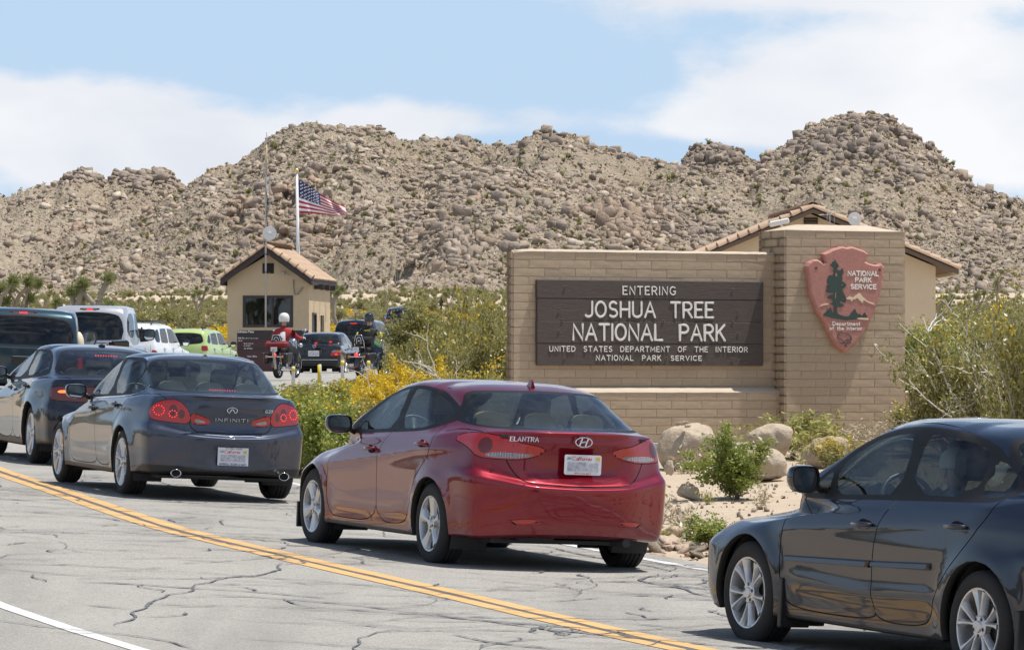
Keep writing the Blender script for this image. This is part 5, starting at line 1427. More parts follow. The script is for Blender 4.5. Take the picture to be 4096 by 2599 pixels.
for dx_, a, b in ((-.02, 815, 900), (.08, 830, 900), (.2, 820, 900)):
 mb = MB(); mb.tube([(dx_, 0, zy(b)), (dx_ + .02, 0, zy(a))], .008, 5); mb.obj('rod', M_GALV, ya)
mb = MB(); mb.tube([(.06, .05, 0), (.06, .05, zy(858))], .014, 6); mb.obj('pole', M_GALV, ya)
# ---------------------------------------------------------------- individual plants, rocks and signs
def tip_px(px, py, d): return (px - 2048) / FPX * d, d, (HY - py) / FPX * d
def place_px(e, px, d, top=None, H=1.0, s=1.0):
 """at a photo column and distance; top = photo row its crown reaches"""
 x, y, z = ground_at(px, d); put(e, x, y, z, 0, s)
 if top is not None: e.scale = (s, s, max(.2, ((HY - top) / FPX * d - z) / H))
 return e
e = make_plant('creosote_bush', 'big spreading creosote bush with pale bare branches at the right edge', 'bush', 900, M_CREO, M_WHITEB, .028, H=2.0, W=2.1, stems=22, subs=9, nleaf=13000, clump=.045, stem_r=.022, lean=.85, leaf_low=.12, flowers=(.03, .026, M_YLEAF), wob=.15)
place_px(e, 4010, 53.0, 1075, 2.0)
for i, (px, d, sc, sd) in enumerate([(3775, 53.6, .62, 901), (3650, 54.6, .50, 902), (4120, 50.0, .80, 903)]):
 e = make_plant('creosote_bush', ['smaller creosote bush in front of the low wall', 'small creosote bush at the right foot of the pillar', 'creosote bush at the right edge above the dark sedan'][i], 'bush', sd, M_CREO, M_TWIG, .028, H=1.0, W=[.95, .45, 1.3][i], stems=14, subs=8, nleaf=[8000, 3500, 9000][i], clump=.045, stem_r=.014, lean=.75, flowers=(.04, .026, M_YLEAF))
 place_px(e, px, d, [1290, 1595, 1200][i], 1.0)
def dead_branches(name, label, px, d, seed, n=7, L=1.7, spread=1.0, az0=math.pi, lo=.15, hi=.7):
 r = np.random.default_rng(seed); parts = []
 x, y, z = ground_at(px, d)
 for i in range(n):
  el = r.uniform(lo, hi); az = az0 + r.normal(0, .45) * spread
  P, R = grow(r, (r.normal(0, .1), r.normal(0, .15), .05), (math.cos(az) * math.cos(el), math.sin(az) * .6, math.sin(el)), L * r.uniform(.6, 1.1), .017, 10, .14, .02); parts.append(tube_np(P, R, 6))
  for j in range(6):
   k_ = r.integers(2, 10); P2, R2 = grow(r, P[k_], (P[k_] - P[k_ - 1]) / .15 + r.normal(0, .6, 3), L * r.uniform(.2, .5), .011, 7, .2, .03); parts.append(tube_np(P2, R2, 5))
   P3, R3 = grow(r, P2[4], (P2[4] - P2[3]) / .1 + r.normal(0, .7, 3), L * .22, .006, 5, .2, .03); parts.append(tube_np(P3, R3, 4))
 V, Fc = join(parts); e = empty(name, (x, y, z)); tag(e, label, 'dead branches'); np_obj('branches', V, Fc, M_WHITEB, e, smooth=True); return e
dead_branches('dead_shrub', 'bleached bare branches reaching left through the big creosote bush', 4090, 53.3, 5, 6, 1.9, 1.0, math.pi, .2, .9)
dead_branches('dead_shrub', 'white dead branches arching through the bushes left of the entrance wall', 2010, 70.0, 8, 7, 2.0, .8, math.pi, .10, .55)
e = make_plant('creosote_bush', 'bright green young creosote shrub between the red and dark sedans', 'bush', 910, M_CREO2, M_TWIGD, .022, H=1.0, W=.80, stems=13, subs=8, nleaf=14000, clump=.034, stem_r=.009, lean=.8, leaf_low=.06, third=1)
place_px(e, 2945, 44.6, 1690, 1.0)
e = make_plant('creosote_bush', 'low green shrub sprawling at the road edge left of the dark sedan', 'bush', 911, M_CREO2, M_TWIGD, .022, H=.42, W=.7, stems=9, subs=7, nleaf=4200, clump=.032, stem_r=.007, lean=.9, leaf_low=.05); place_px(e, 2815, 38.8, 2055, .42)
e = make_plant('creosote_bush', 'yellow flecked shrub in front of the boulder beside the dark sedan roof', 'bush', 913, M_CREO, M_TWIGD, .024, H=.7, W=.75, stems=10, subs=6, nleaf=4500, clump=.04, stem_r=.008, lean=.9, flowers=(.10, .026, M_YLEAF)); place_px(e, 3390, 48.5, 1750, .7)
e = make_plant('feathery_bush', 'feathery yellow green bush growing in front of the pillar', 'bush', 920, M_FEATH, M_STRAW, .026, elong=3.2, H=.95, W=1.2, stems=30, subs=8, nleaf=6500, clump=.026, stem_r=.006, lean=.85, leaf_low=.2, third=1); place_px(e, 3215, 53.2, 1630, .95)
e = make_plant('dry_bush', 'leafless straw coloured twiggy bush beside the feathery one', 'bush', 921, M_STRAW, M_STRAW, .016, elong=4, H=.85, W=1.1, stems=46, subs=8, nleaf=2500, clump=.03, stem_r=.0065, lean=.85, leaf_low=.1, third=1); place_px(e, 3475, 53.4, 1635, .85)
for i, (px, d, top, W, n, fl, lm, nm) in enumerate([(1130, 60, 1560, 1.1, 8000, .04, M_CREO2, 'green bush with upright shoots beside the grey sedan boot'), (1240, 61, 1515, 1.0, 8000, .03, M_CREO2, 'tall leafy green bush right of the grey sedan'), (1345, 60, 1520, 1.0, 9000, .04, M_CREO2, 'green bush above the red sedan mirror'), (1215, 55, 1600, 1.0, 8000, .03, M_CREO2, 'low green bush at the grey sedan bumper'), (1320, 54, 1560, 1.0, 9000, .02, M_CREO2, 'low green bush left of the red sedan mirror'),
 (1570, 76, 1425, 1.35, 14000, .85, M_CREO, 'large yellow flowering bush behind the red sedan windscreen'), (1480, 70, 1490, 1.1, 10000, .8, M_CREO, 'yellow flowering bush left of the biggest one'), (1670, 78, 1435, 1.2, 11000, .8, M_CREO, 'yellow flowering bush above the red sedan roof'), (1600, 66, 1520, 1.4, 11000, .6, M_CREO, 'low yellow flowering bush behind the red sedan roof'),
 (1480, 58, 1560, 1.2, 9000, .12, M_CREO, 'olive bush behind the red sedan rear door'), (1790, 80, 1330, 1.5, 12000, .03, M_CREO, 'olive creosote bush under the white dead branches'), (1930, 74, 1290, 1.5, 12000, .02, M_CREO, 'olive creosote bush against the left end of the wall'), (2020, 86, 1165, 1.5, 12000, .015, M_CREO, 'tall creosote bush behind the left end of the wall'), (1880, 92, 1215, 1.8, 12000, .015, M_CREO, 'tall creosote bush left of the entrance wall'), (1750, 68, 1460, 1.3, 9000, .25, M_CREO, 'low olive bush close behind the red sedan roof'), (1090, 66, 1560, 1.0, 8000, .12, M_CREO2, 'olive bush at the back of the grey sedan'), (1900, 64, 1440, 1.3, 10000, .08, M_CREO, 'low olive bush at the foot of the wall end')]):
 e = make_plant('creosote_bush' if fl < .3 else 'flowering_bush', nm, 'bush', 930 + i, lm, M_TWIGD if lm is M_CREO2 else M_TWIG, .030, H=1.0, W=W, stems=12, subs=7, nleaf=n, clump=.05, stem_r=.010, lean=.7, leaf_low=.08, flowers=(fl, .030, M_YLEAF)); place_px(e, px, d, top, 1.0)
e = make_plant('creosote_bush', 'tall dark creosote bush right of the black vehicles at the lane edge', 'bush', 960, M_CREO, M_TWIG, .046, H=2.0, W=1.15, stems=15, subs=9, nleaf=14000, clump=.085, stem_r=.020, lean=.5, leaf_low=.22, flowers=(.01, .036, M_YLEAF)); place_px(e, 1645, 108.0, 1165, 2.0)
for i, (px, d, top, W) in enumerate([(1750, 118, 1250, 1.4), (1850, 124, 1262, 1.5), (1975, 116, 1190, 1.6), (1640, 98, 1350, 1.0), (1720, 96, 1330, 1.3), (1820, 100, 1300, 1.5), (1960, 98, 1290, 1.6), (1540, 90, 1500, .9), (1440, 88, 1505, .7), (1330, 84, 1520, .7), (1210, 84, 1525, .7)]):
 e = make_plant('creosote_bush', ['creosote bush behind the tall one at the lane edge', 'round creosote bush under the black diamond sign', 'creosote bush beside the top of the wall end', 'low creosote bush at the foot of the tall one', 'creosote bush right of the tall one', 'creosote bush in the middle of the median thicket', 'creosote bush close to the wall in the thicket', 'low bush with yellow fringe right of the right motorcycle', 'tiny bush below the right motorcycle', 'tiny bush below the black saloon', 'tiny bush below the left motorcycle'][i], 'bush', 970 + i, M_CREO, M_TWIG, .042, H=1.0, W=W, stems=11, subs=7, nleaf=6500, clump=.07, stem_r=.016, lean=.65, flowers=(.015, .034, M_YLEAF)); place_px(e, px, d, top, 1.0)
for i, (px, d, H) in enumerate([(3690, 90, 1.9), (3780, 100, 1.5), (3900, 110, 1.8), (4060, 95, 2.2)]):
 e = make_plant('creosote_bush', ['dark green bush right behind the pillar', 'bush behind the low wall near the pillar', 'bush behind the low wall seen through the big one', 'tall bush at the right edge behind the low wall'][i], 'bush', 985 + i, M_CREO2 if i < 2 else M_CREO, M_TWIG, .05, H=H, W=H * .8, stems=11, subs=7, nleaf=6500, clump=.12, stem_r=.018, lean=.65, flowers=(.05, .045, M_YLEAF)); place_px(e, px, d)
M_JOSH = leafmat('joshua tree blades', [(.17, .20, .075), (.24, .26, .10), (.31, .32, .14), (.36, .34, .18)], .3, .2)
M_JBARK = flat('shaggy joshua bark', (.30, .25, .185), .95, var=.35, bump=.8, bscale=30)
def joshua(label, px, py_top, d, seed, forks=3, spread=.6, group='joshua trees on the plain'):
 r = np.random.default_rng(seed); x, y, z = ground_at(px, d); H = max(1.2, (HY - py_top) / FPX * d - z)
 e = empty('joshua_tree', (x, y, z)); tag(e, label, 'joshua tree', group)
 tr = []; heads = []
 def br(p, dv, L, rad, lev):
  L = L * 1.12
  P, R = grow(r, p, dv, L, rad, 5, .14, .10); R = np.maximum(R, rad * .78); tr.append(tube_np(P, R, 8))
  if lev == 0 or L < .35: heads.append((P[-1], P[-1] - P[-2], rad)); return
  n = 2 if r.random() < .7 else 3
  for i in range(n):
   a = r.uniform(0, 6.28); br(P[-1] if i else P[-2], np.array([(1 if i % 2 else -1) * spread * r.uniform(.5, 1.1), math.sin(a) * spread * .8, .7]) + (P[-1] - P[-2]) * .8, L * r.uniform(.55, .85), rad * .85, lev - 1)
 br(np.array([0, 0, -.1]), np.array([r.normal(0, .12), 0, 1.0]), H * .36, H * .043, forks - 1)
 V, Fc = join(tr)
 top = max(h[0][2] for h in heads) + H * .09; V[:, :] *= H / top
 np_obj('trunk', V, Fc, M_JBARK, e, smooth=True)
 for (p, dv, rad) in heads:
  p = p * H / top; n = 280; q = r.normal(size=(n, 3)); q /= np.linalg.norm(q, axis=1)[:, None]; dvn = dv / np.linalg.norm(dv); q = q + dvn * .75; q /= np.linalg.norm(q, axis=1)[:, None]
  L = H * .105 * (.7 + .5 * r.random(n))[:, None]; w = np.cross(q, r.normal(size=(n, 3))); w /= np.linalg.norm(w, axis=1)[:, None]; w *= H * .0065
  c = p - dvn * H * .05 * r.random((n, 1)); A = c - w; B = c + w; C = c + q * L
  np_obj('leaf_head', np.stack([A, B, C], 1).reshape(-1, 3), np.arange(n * 3).reshape(n, 3), M_JOSH, e)
 return e
for a in [('joshua tree with wide twisting arms above the teal pickup', 95, 1092, 150, 41, 4, .95), ('thick trunked joshua tree above the silver pickup', 392, 1070, 150, 42, 3, .6), ('slender joshua tree left of the thick trunked one', 272, 1135, 152, 43, 2, .4), ('bent joshua tree beside the thick trunked one', 338, 1145, 151, 44, 2, .7), ('small joshua tree right of the thick trunked one', 485, 1172, 170, 45, 2, .5),
   ('bushy joshua tree left of the booth', 795, 1138, 280, 46, 3, .55), ('leafy joshua tree just right of the booth roof', 1358, 1118, 250, 47, 3, .45), ('joshua tree in the scrub left of the wall', 1795, 1145, 330, 48, 3, .6), ('tiny joshua tree at the left edge', 22, 1190, 290, 49, 2, .6), ('joshua tree right of the cream building', 3895, 1155, 260, 50, 3, .5), ('joshua tree seen above the low wall on the right', 3785, 1170, 250, 51, 3, .6), ('joshua tree at the foot of the right hill', 3990, 1075, 420, 52, 3, .5),
   ('small joshua tree between the booth and the pickup', 560, 1180, 300, 53, 2, .5), ('small joshua tree in the scrub behind the green wagon', 690, 1180, 330, 54, 2, .5), ('far joshua tree right of the flagpole base', 1560, 1165, 360, 55, 2, .5), ('far joshua tree near the wall top left corner', 1905, 1165, 350, 56, 2, .5), ('small joshua tree left of the twisting one', 175, 1165, 300, 57, 2, .6)]:
 joshua(*a)
M_BOULD = rockmat('pale desert boulder', [(.30, (.40, .30, .20)), (.5, (.53, .43, .31)), (.7, (.60, .51, .39))], 7.0, 1.0, .05, per=False, fsc=2.4)
M_BOULR = rockmat('brown desert boulder', [(.30, (.38, .28, .19)), (.5, (.46, .35, .25)), (.7, (.56, .47, .37))], 7.0, 1.0, .05, per=False, fsc=2.4)
def boulder(label, x0, x1, yt, yb, d, seed, mat=M_BOULD, dep=.8, sink=.18, group=None):
 V, Fc = rock_mesh(seed, 16, (1, 1, 1), .10, 2, .30)
 V = V / np.abs(V).max(0)
 w = (x1 - x0) / FPX * d; h = (yb - yt) / FPX * d
 V = V * np.array([w / 2, w / 2 * dep, h * (.5 + sink / 2)]); zb = (HY - yb) / FPX * d
 o = np_obj('boulder', V, Fc, mat, smooth=True); o.location = (((x0 + x1) / 2 - 2048) / FPX * d, d, zb + h * (.5 - sink / 2)); tag(o, label, 'boulder', group); return o
boulder('big flat topped pale boulder right of the red sedan', 2612, 2862, 1690, 1872, 50.3, 1003)
o = boulder('thin flat stone lying on the big boulder', 2698, 2762, 1683, 1701, 50.1, 1021, M_BOULR, .6, 0); o.rotation_euler = (0, R_(-3), 0)
o = boulder('pebble beside the thin stone on the big boulder', 2738, 2764, 1694, 1710, 49.9, 1022, M_BOULR, .8, 0)
boulder('round pale boulder left of the feathery bush', 2985, 3172, 1692, 1830, 52.2, 1004)
boulder('long boulder partly behind the green shrub', 2960, 3148, 1778, 1925, 48.0, 1005, M_BOULD, .9)
boulder('brown boulder with a white rim beside the dark sedan windscreen', 3202, 3400, 1742, 1880, 50.5, 1006, M_BOULR)
boulder('small white boulder at the right tail light of the red sedan', 2655, 2697, 1838, 1892, 47.5, 1007)
boulder('low angular boulder left of the green shrub', 2703, 2800, 1925, 1992, 44.6, 1008)
boulder('dark rounded boulder seen through the dark sedan window', 3385, 3530, 1800, 1900, 49.0, 1009, M_BOULR)
rr = np.random.default_rng(5); stn = []
for i in range(6):
 V, Fc = rock_mesh(1050 + i, 14, (1, .9, .55)); stn.append(np_obj('stone_shape', V, Fc, rockmat('road edge stone %d' % i, [(.3, (.42, .27, .18)), (.5, (.55, .40, .29)), (.7, (.62, .52, .42))], 6, .6, .02, per=False, fsc=4) if i < 3 else M_BOULD, lnk=False))
srcs = [o.data for o in stn]
for i in range(46):
 px = rr.uniform(2612, 2800); d = rr.uniform(37.3, 40.5); x, y, z = ground_at(px, d); s = rr.uniform(.03, .13)
 if s < .055: continue
 o = link(bpy.data.objects.new('stone', srcs[int(rr.integers(0, 6))])); o.location = (x, y, z + s * .2); o.scale = (s * 1.1, s, s * rr.uniform(.6, 1.0)); o.rotation_euler = (rr.normal(0, .3), rr.normal(0, .3), rr.uniform(0, 6.3))
 tag(o, 'broken rust and buff stone in the heap at the road edge', 'stone', 'broken stones heaped at the road edge')
N = 4200; u_ = rr.uniform(0, 1, N); i_ = rr.integers(int(_s(22) / .5), int(_s(60) / .5), N); off_ = R_EDGE + .05 + rr.exponential(1.4, N); off_ = np.where(rr.random(N) < .3, rr.uniform(R_EDGE, 14, N), off_)
X_ = YP[i_, 0] + YN[i_, 0] * off_; Y_ = YP[i_, 1] + YN[i_, 1] * off_; s_ = .006 + .012 * rr.exponential(1, N); s_ = np.clip(s_, 0, .05)
scatter('verge_gravel', np.c_[X_, Y_, zground(X_, Y_) + s_ * .3], np.repeat(s_[:, None], 3, 1), rr.uniform(0, 6.28, (N, 3)), rr.integers(0, 6, N), stn)
tuft = []
for i in range(3):
 st, c, r = bush(1200 + i, stems=26, subs=1, nleaf=60, H=.22, W=.25, stem_r=.0025, clump=.02, lean=.8); V2, F2 = leaves_at(c, .02, r, 3); V, Fc = join([st, (V2, F2)]); tuft.append(np_obj('tuft_shape', V, Fc, M_STRAW if i else M_FEATH, lnk=False))
N = 190; i_ = rr.integers(int(_s(30) / .5), int(_s(75) / .5), N); off_ = R_EDGE + .3 + rr.exponential(4, N); X_ = YP[i_, 0] + YN[i_, 0] * off_; Y_ = YP[i_, 1] + YN[i_, 1] * off_
m_ = (Y_ < 53.5 + (X_ - 0) * .42) | (X_ < -.5); X_, Y_ = X_[m_], Y_[m_]; N = len(X_)
scatter('dry_grass', np.c_[X_, Y_, zground(X_, Y_)], (.5 + rr.random((N, 1))) * np.ones((1, 3)), np.c_[np.zeros((N, 2)), rr.uniform(0, 6.28, N)], rr.integers(0, 3, N), tuft)
for (px, py, d, w, h, lab, dia) in ((1862, 1219, 150.0, .24, .32, 'black diamond road sign seen from behind in the scrub', True), (1765, 1212, 152.0, .065, .10, 'narrow dark marker sign beside the diamond sign', False)):
 x = (px - 2048) / FPX * d; zc = (HY - py) / FPX * d; zg_ = ground_at(px, d)[2]; e = empty('road_sign', (x, d, zg_)); tag(e, lab, 'sign')
 mb = MB(); mb.tube([(0, .03, 0), (0, .03, zc - zg_ + .2)], .03, 6); mb.obj('post', M_TRIM, e)
 mb = MB(); P = [(0, -h / 1.5), (w / 1.5, 0), (0, h / 1.5), (-w / 1.5, 0)] if dia else [(-w / 2 * 2, -h), (w, -h), (w, h), (-w, h)]
 P = [(a + .001, b + zc - zg_) for a, b in P]; mb.prism(chaikin(P, 1) if dia else P, 0, .02, lambda u__, v__, dd__: (u__, -dd__, v__)); mb.obj('panel', flat('dark sign back', (.028, .022, .02), .7), e)
kinds = []
for i in range(5):
 e = make_plant('desert_shrub', None, None, 1300 + i, [M_OLIVE, M_OLIVE, M_CREO, M_OLIVE, M_YLEAF][i], M_TWIG, .075, H=[1.3, 1.0, 1.6, .8, .7][i], W=[1.2, 1.2, 1.2, 1.2, 1.3][i], stems=9, subs=4, nleaf=2600, clump=.10, stem_r=.014, leaf_low=.08); kinds.append(e)
LK = ['olive green shrub on the scrub plain below the hills', 'rounded pale olive shrub on the scrub plain', 'darker creosote shrub standing among the pale scrub', 'low grey olive shrub on the scrub plain', 'low orange yellow flowering shrub beyond the queue']
GK = ['olive shrubs of the plain', 'rounded olive shrubs of the plain', 'creosote shrubs of the plain', 'low shrubs of the plain', 'yellow flowering shrubs beyond the queue']
used = [False] * 5
rr = np.random.default_rng(31)
spots = []
for i in range(230):
 d = 165 + 200 * rr.random() ** 1.2; px = rr.uniform(-60, 4150); x = (px - 2048) / FPX * d
 if abs(x - np.interp(d, [150, 200, 262], [-8.5, -7.8, -6])) < 10.5 and d < 262: continue
 if 2080 < px < 3620: continue
 spots.append((x, d, int(rr.choice([0, 1, 2, 3])), rr.uniform(.7, 1.35)))
for i in range(52):
 px = rr.choice([rr.uniform(640, 930), rr.uniform(1240, 1345), rr.uniform(0, 640)], p=[.6, .22, .18]); d = rr.uniform(196, 232); x = (px - 2048) / FPX * d
 spots.append((x, d, 4, rr.uniform(.8, 1.4)))
for (x, y, k_, s) in spots:
 c_ = kinds[k_] if not used[k_] else copy_tree(kinds[k_]); used[k_] = True
 z = float(zground(np.array([x]), np.array([y]))[0]); c_.location = (x, y, z); c_.rotation_euler = (0, 0, rr.uniform(0, 6.28)); s *= float(np.interp(y, [180, 300, 370], [1, .65, .5])); c_.scale = (s, s, s); tag(c_, LK[k_], 'shrub', GK[k_])
# ---------------------------------------------------------------- cars
def pchip_cols(x, Y, xq):
 """monotone cubic along axis 0. x (n,) , Y (n,k), xq (m,)"""
 h = np.diff(x); h = np.where(h < 1e-9, 1e-9, h)
 dl = np.diff(Y, axis=0) / h[:, None]
 m = np.zeros_like(Y)
 w1 = (2 * h[1:] + h[:-1])[:, None]; w2 = (h[1:] + 2 * h[:-1])[:, None]
 a, b = dl[:-1], dl[1:]
 with np.errstate(divide='ignore', invalid='ignore'):
  hm = (w1 + w2) / (w1 / a + w2 / b)
 m[1:-1] = np.where(a * b > 0, hm, 0)
 m[0] = dl[0]; m[-1] = dl[-1]
 i = np.clip(np.searchsorted(x, xq, 'right') - 1, 0, len(x) - 2)
 t = ((xq - x[i]) / h[i])[:, None]; H = h[i][:, None]
 return (2 * t ** 3 - 3 * t ** 2 + 1) * Y[i] + (t ** 3 - 2 * t ** 2 + t) * H * m[i] + (-2 * t ** 3 + 3 * t ** 2) * Y[i + 1] + (t ** 3 - t ** 2) * H * m[i + 1]
def poly_sdf(P, poly):
 """signed distance (negative inside) of points (n,2) to a closed outline"""
 A = np.asarray(poly, float); B = np.roll(A, -1, 0)
 d = np.full(len(P), 1e9); ins = np.zeros(len(P), bool)
 for a, b in zip(A, B):
  e = b - a; L = e @ e
  if L < 1e-12: continue
  w = P - a; t = np.clip((w @ e) / L, 0, 1)
  d = np.minimum(d, np.hypot(*(w - t[:, None] * e).T))
  c = ((a[1] <= P[:, 1]) & (b[1] > P[:, 1])) | ((b[1] <= P[:, 1]) & (a[1] > P[:, 1]))
  with np.errstate(divide='ignore', invalid='ignore'):
   xi = a[0] + (P[:, 1] - a[1]) / (b[1] - a[1]) * e[0]
  ins ^= c & (P[:, 0] < xi)
 return np.where(ins, -d, d)
def line_dist(P, pl):
 A = np.asarray(pl, float); d = np.full(len(P), 1e9); sg = np.zeros(len(P))
 for a, b in zip(A[:-1], A[1:]):
  e = b - a; L = e @ e; w = P - a; t = np.clip((w @ e) / L, 0, 1)
  r = w - t[:, None] * e; q = np.hypot(r[:, 0], r[:, 1]); c = q < d
  d = np.where(c, q, d); sg = np.where(c, np.sign(e[0] * w[:, 1] - e[1] * w[:, 0]), sg)
 return d, sg
class Shell:
 """half of a car body as a surface lofted through stacked plan outlines, cut along panel, glass and lamp outlines"""
 def __init__(s, rings, q=1.0, sub=(4,), disp=None):
  seg = [5, 6, 4, 6, 8, 20, 20, 8, 6, 4, 6, 5]
  seg = [max(2, int(round(n * q))) for n in seg]
  rows = []
  for R in rings:
   xr, br, wr, cr = R['r']; xf, bf, wf, cf = R['f']; w5, w6, w7 = R['w']; Z = R['z']
   x4 = xr + br + cr; x8 = xf - bf - cf
   C = [(xr, 0, Z[0]), (xr + .15 * br, .42 * wr, Z[0] * .85 + Z[1] * .15), (xr + br, .78 * wr, Z[0] * .3 + Z[1] * .7), (xr + br + cr * .32, .945 * wr, Z[1]), (x4, wr, Z[1]),
     (x4 + (x8 - x4) * .18, w5, Z[2]), (x4 + (x8 - x4) * .5, w6, Z[3]), (x4 + (x8 - x4) * .82, w7, Z[4]),
     (x8, wf, Z[5]), (xf - bf - cf * .32, .945 * wf, Z[5]), (xf - bf, .78 * wf, Z[5] * .7 + Z[6] * .3), (xf - .15 * bf, .42 * wf, Z[5] * .15 + Z[6] * .85), (xf, 0, Z[6])]
   C = np.array(C, float)
   t = np.r_[0, np.cumsum(np.maximum(.002, np.linalg.norm(np.diff(C, axis=0), axis=1)))]
   tq = np.concatenate([np.linspace(t[i], t[i + 1], seg[i], endpoint=False) for i in range(12)] + [[t[-1]]])
   rows.append(pchip_cols(t, C, tq))
  s.tcol = np.concatenate([np.linspace(i, i + 1, seg[i], endpoint=False) for i in range(12)] + [[12.]])
  G = np.array(rows)                     # ring, column, xyz
  nr = len(rings)
  nsub = [R.get('n', 5) for R in rings[:-1]]
  nsub = [max(1, int(round(n * (q if q < 1 else 1)))) for n in nsub]
  vq = np.concatenate([np.linspace(i, i + 1, nsub[i], endpoint=False) for i in range(nr - 1)] + [[nr - 1.]])
  out = np.empty((len(vq), G.shape[1], 3))
  for c in range(G.shape[1]):
   P = G[:, c]
   t = np.r_[0, np.cumsum(np.maximum(.004, np.linalg.norm(np.diff(P, axis=0), axis=1)))]
   tq = np.interp(vq, np.arange(nr), t)
   out[:, c] = pchip_cols(t, P, tq)
  out[:, 0, 1] = 0; out[:, -1, 1] = 0; out[-1, :, 1] = 0
  V = out.reshape(-1, 3)
  s.v = np.repeat(vq, out.shape[1]); s.t = np.tile(s.tcol, len(vq))
  s.shape = out.shape[:2]
  if disp is not None:
   N = s._normals(V)
   V = disp(V.copy(), N, s.v, s.t)
  N = s._normals(V)
  quads = grid_faces(*s.shape)
  T = np.concatenate([quads[:, [0, 1, 2]], quads[:, [0, 2, 3]]])
  a = V[T[:, 0]]; ar = np.linalg.norm(np.cross(V[T[:, 1]] - a, V[T[:, 2]] - a), axis=1)
  T = T[ar > 1e-9]
  s.T = T; s.D = np.c_[V, N, s.v, s.t]; s.tag = np.zeros(len(T), int); s.names = ['body']
 def _normals(s, V):
  G = V.reshape(s.shape + (3,))
  du = np.gradient(G, axis=1); dv = np.gradient(G, axis=0)
  n = np.cross(du, dv); L = np.linalg.norm(n, axis=2, keepdims=True)
  n = n / np.maximum(L, 1e-9)
  # seam rows: mirror-symmetric about y = 0
  n[:, 0, 1] = 0; n[:, -1, 1] = 0
  n[-1] = n[-2]; n[-1, :, 1] = 0
  L = np.linalg.norm(n, axis=2, keepdims=True); n = n / np.maximum(L, 1e-9)
  return -n.reshape(-1, 3) if np.mean(n[len(n) // 2, n.shape[1] // 2 - 3:n.shape[1] // 2 + 3, 1]) < 0 else n.reshape(-1, 3)
 def name(s, n):
  if n not in s.names: s.names.append(n)
  return s.names.index(n)
 def split(s, f, sel):
  f = np.where(np.abs(f) < .0006, 0.0, f)
  ft = f[s.T]
  cut = sel & (ft.min(1) < 0) & (ft.max(1) > 0)
  if not cut.any(): return f
  keepT = s.T[~cut]; keepG = s.tag[~cut]
  newT = []; newG = []; ed = {}; nd = []; nf = []
  base = len(s.D)
  def mid(a, b):
   key = (a, b) if a < b else (b, a)
   if key not in ed:
    a2, b2 = key; t = f[a2] / (f[a2] - f[b2])
    ed[key] = base + len(nd); nd.append(s.D[a2] * (1 - t) + s.D[b2] * t); nf.append(0.0)
   return ed[key]
  for tri, g in zip(s.T[cut], s.tag[cut]):
   P = []; vals = f[tri]
   for k_ in range(3):
    a, b = tri[k_], tri[(k_ + 1) % 3]
    P.append((a, f[a]))
    if f[a] * f[b] < 0: P.append((mid(a, b), 0.0))
   neg = [p for p in P if p[1] <= 0]; pos = [p for p in P if p[1] >= 0]
   for Q in (neg, pos):
    for k_ in range(1, len(Q) - 1):
     newT.append((Q[0][0], Q[k_][0], Q[k_ + 1][0])); newG.append(g)
  s.T = np.concatenate([keepT, np.array(newT, int)]); s.tag = np.concatenate([keepG, np.array(newG, int)])
  s.D = np.concatenate([s.D, np.array(nd)]); return np.concatenate([f, np.array(nf)])
 def cen(s): return s.D[s.T].mean(1)
 def region(s, fn, sel=None, inside=None, band=0.0, bandname='seam', outband=0.0, outname=None, only=('body',)):
  """cut along fn(D) = 0; faces inside become `inside`; within +-band of the line `bandname`"""
  ids = [s.names.index(o) for o in only if o in s.names]
  def S():
   c = s.cen(); m = np.isin(s.tag, ids)
   return m & (sel(c) if sel is not None else True)
  lv = []
  if band > 0: lv += [-band, band]
  else: lv += [0.0]
  if outband > 0: lv += [outband]
  for l in lv:
   f = fn(s.D) - l
   m = S()
   s.split(f, m)
  f = fn(s.D); fc = f[s.T].mean(1); m = S()
  if inside is not None:
   k_ = s.name(inside); s.tag[m & (fc < (-band if band > 0 else 0))] = k_
  if band > 0: s.tag[m & (np.abs(fc) < band)] = s.name(bandname)
  if outband > 0: s.tag[m & (fc >= max(band, 0)) & (fc < outband)] = s.name(outname)
 def emit(s, name, tagname, mat, parent, sides='both', push=0.0, smooth=True):
  """'both': one mesh over both halves; 'left'/'right': that side only"""
  k_ = s.names.index(tagname) if tagname in s.names else -1
  T = s.T[s.tag == k_]
  if len(T) == 0: return None
  u, inv = np.unique(T, return_inverse=True); T = inv.reshape(-1, 3)
  P = s.D[u, :3] + s.D[u, 3:6] * push; N = s.D[u, 3:6]
  # orient triangles with the stored normals
  fn = np.cross(P[T[:, 1]] - P[T[:, 0]], P[T[:, 2]] - P[T[:, 0]]); flip = (fn * N[T].mean(1)).sum(1) < 0
  T = np.where(flip[:, None], T[:, ::-1], T)
  m = np.array([1, -1, 1.])
  if sides == 'left': V, Nn, F = P, N, T
  elif sides == 'right': V, Nn, F = P * m, N * m, T[:, ::-1]
  else: V = np.concatenate([P, P * m]); Nn = np.concatenate([N, N * m]); F = np.concatenate([T, T[:, ::-1] + len(P)])
  o = np_obj(name, V, F, mat, parent, smooth=True)
  o.data.normals_split_custom_set_from_vertices(Nn)
  return o
def ring(r, f, w, z, n=5):
 if isinstance(w, (int, float)): w = (w, w, w)
 if isinstance(z, (int, float)): z = (z,) * 7
 return dict(r=r, f=f, w=w, z=z, n=n)
M_RUB = flat('black rubber', (.012, .012, .012), .75, bump=.2)
M_TYRE = flat('tyre rubber', (.022, .021, .020), .85, bump=.3, bscale=80)
M_ALLOY = flat('alloy wheel', (.62, .62, .62), .34, .75, var=.06)
M_ALLOYD = flat('dark alloy recess', (.10, .10, .10), .5, .6)
M_DISC = flat('brake disc', (.20, .19, .18), .5, .7)
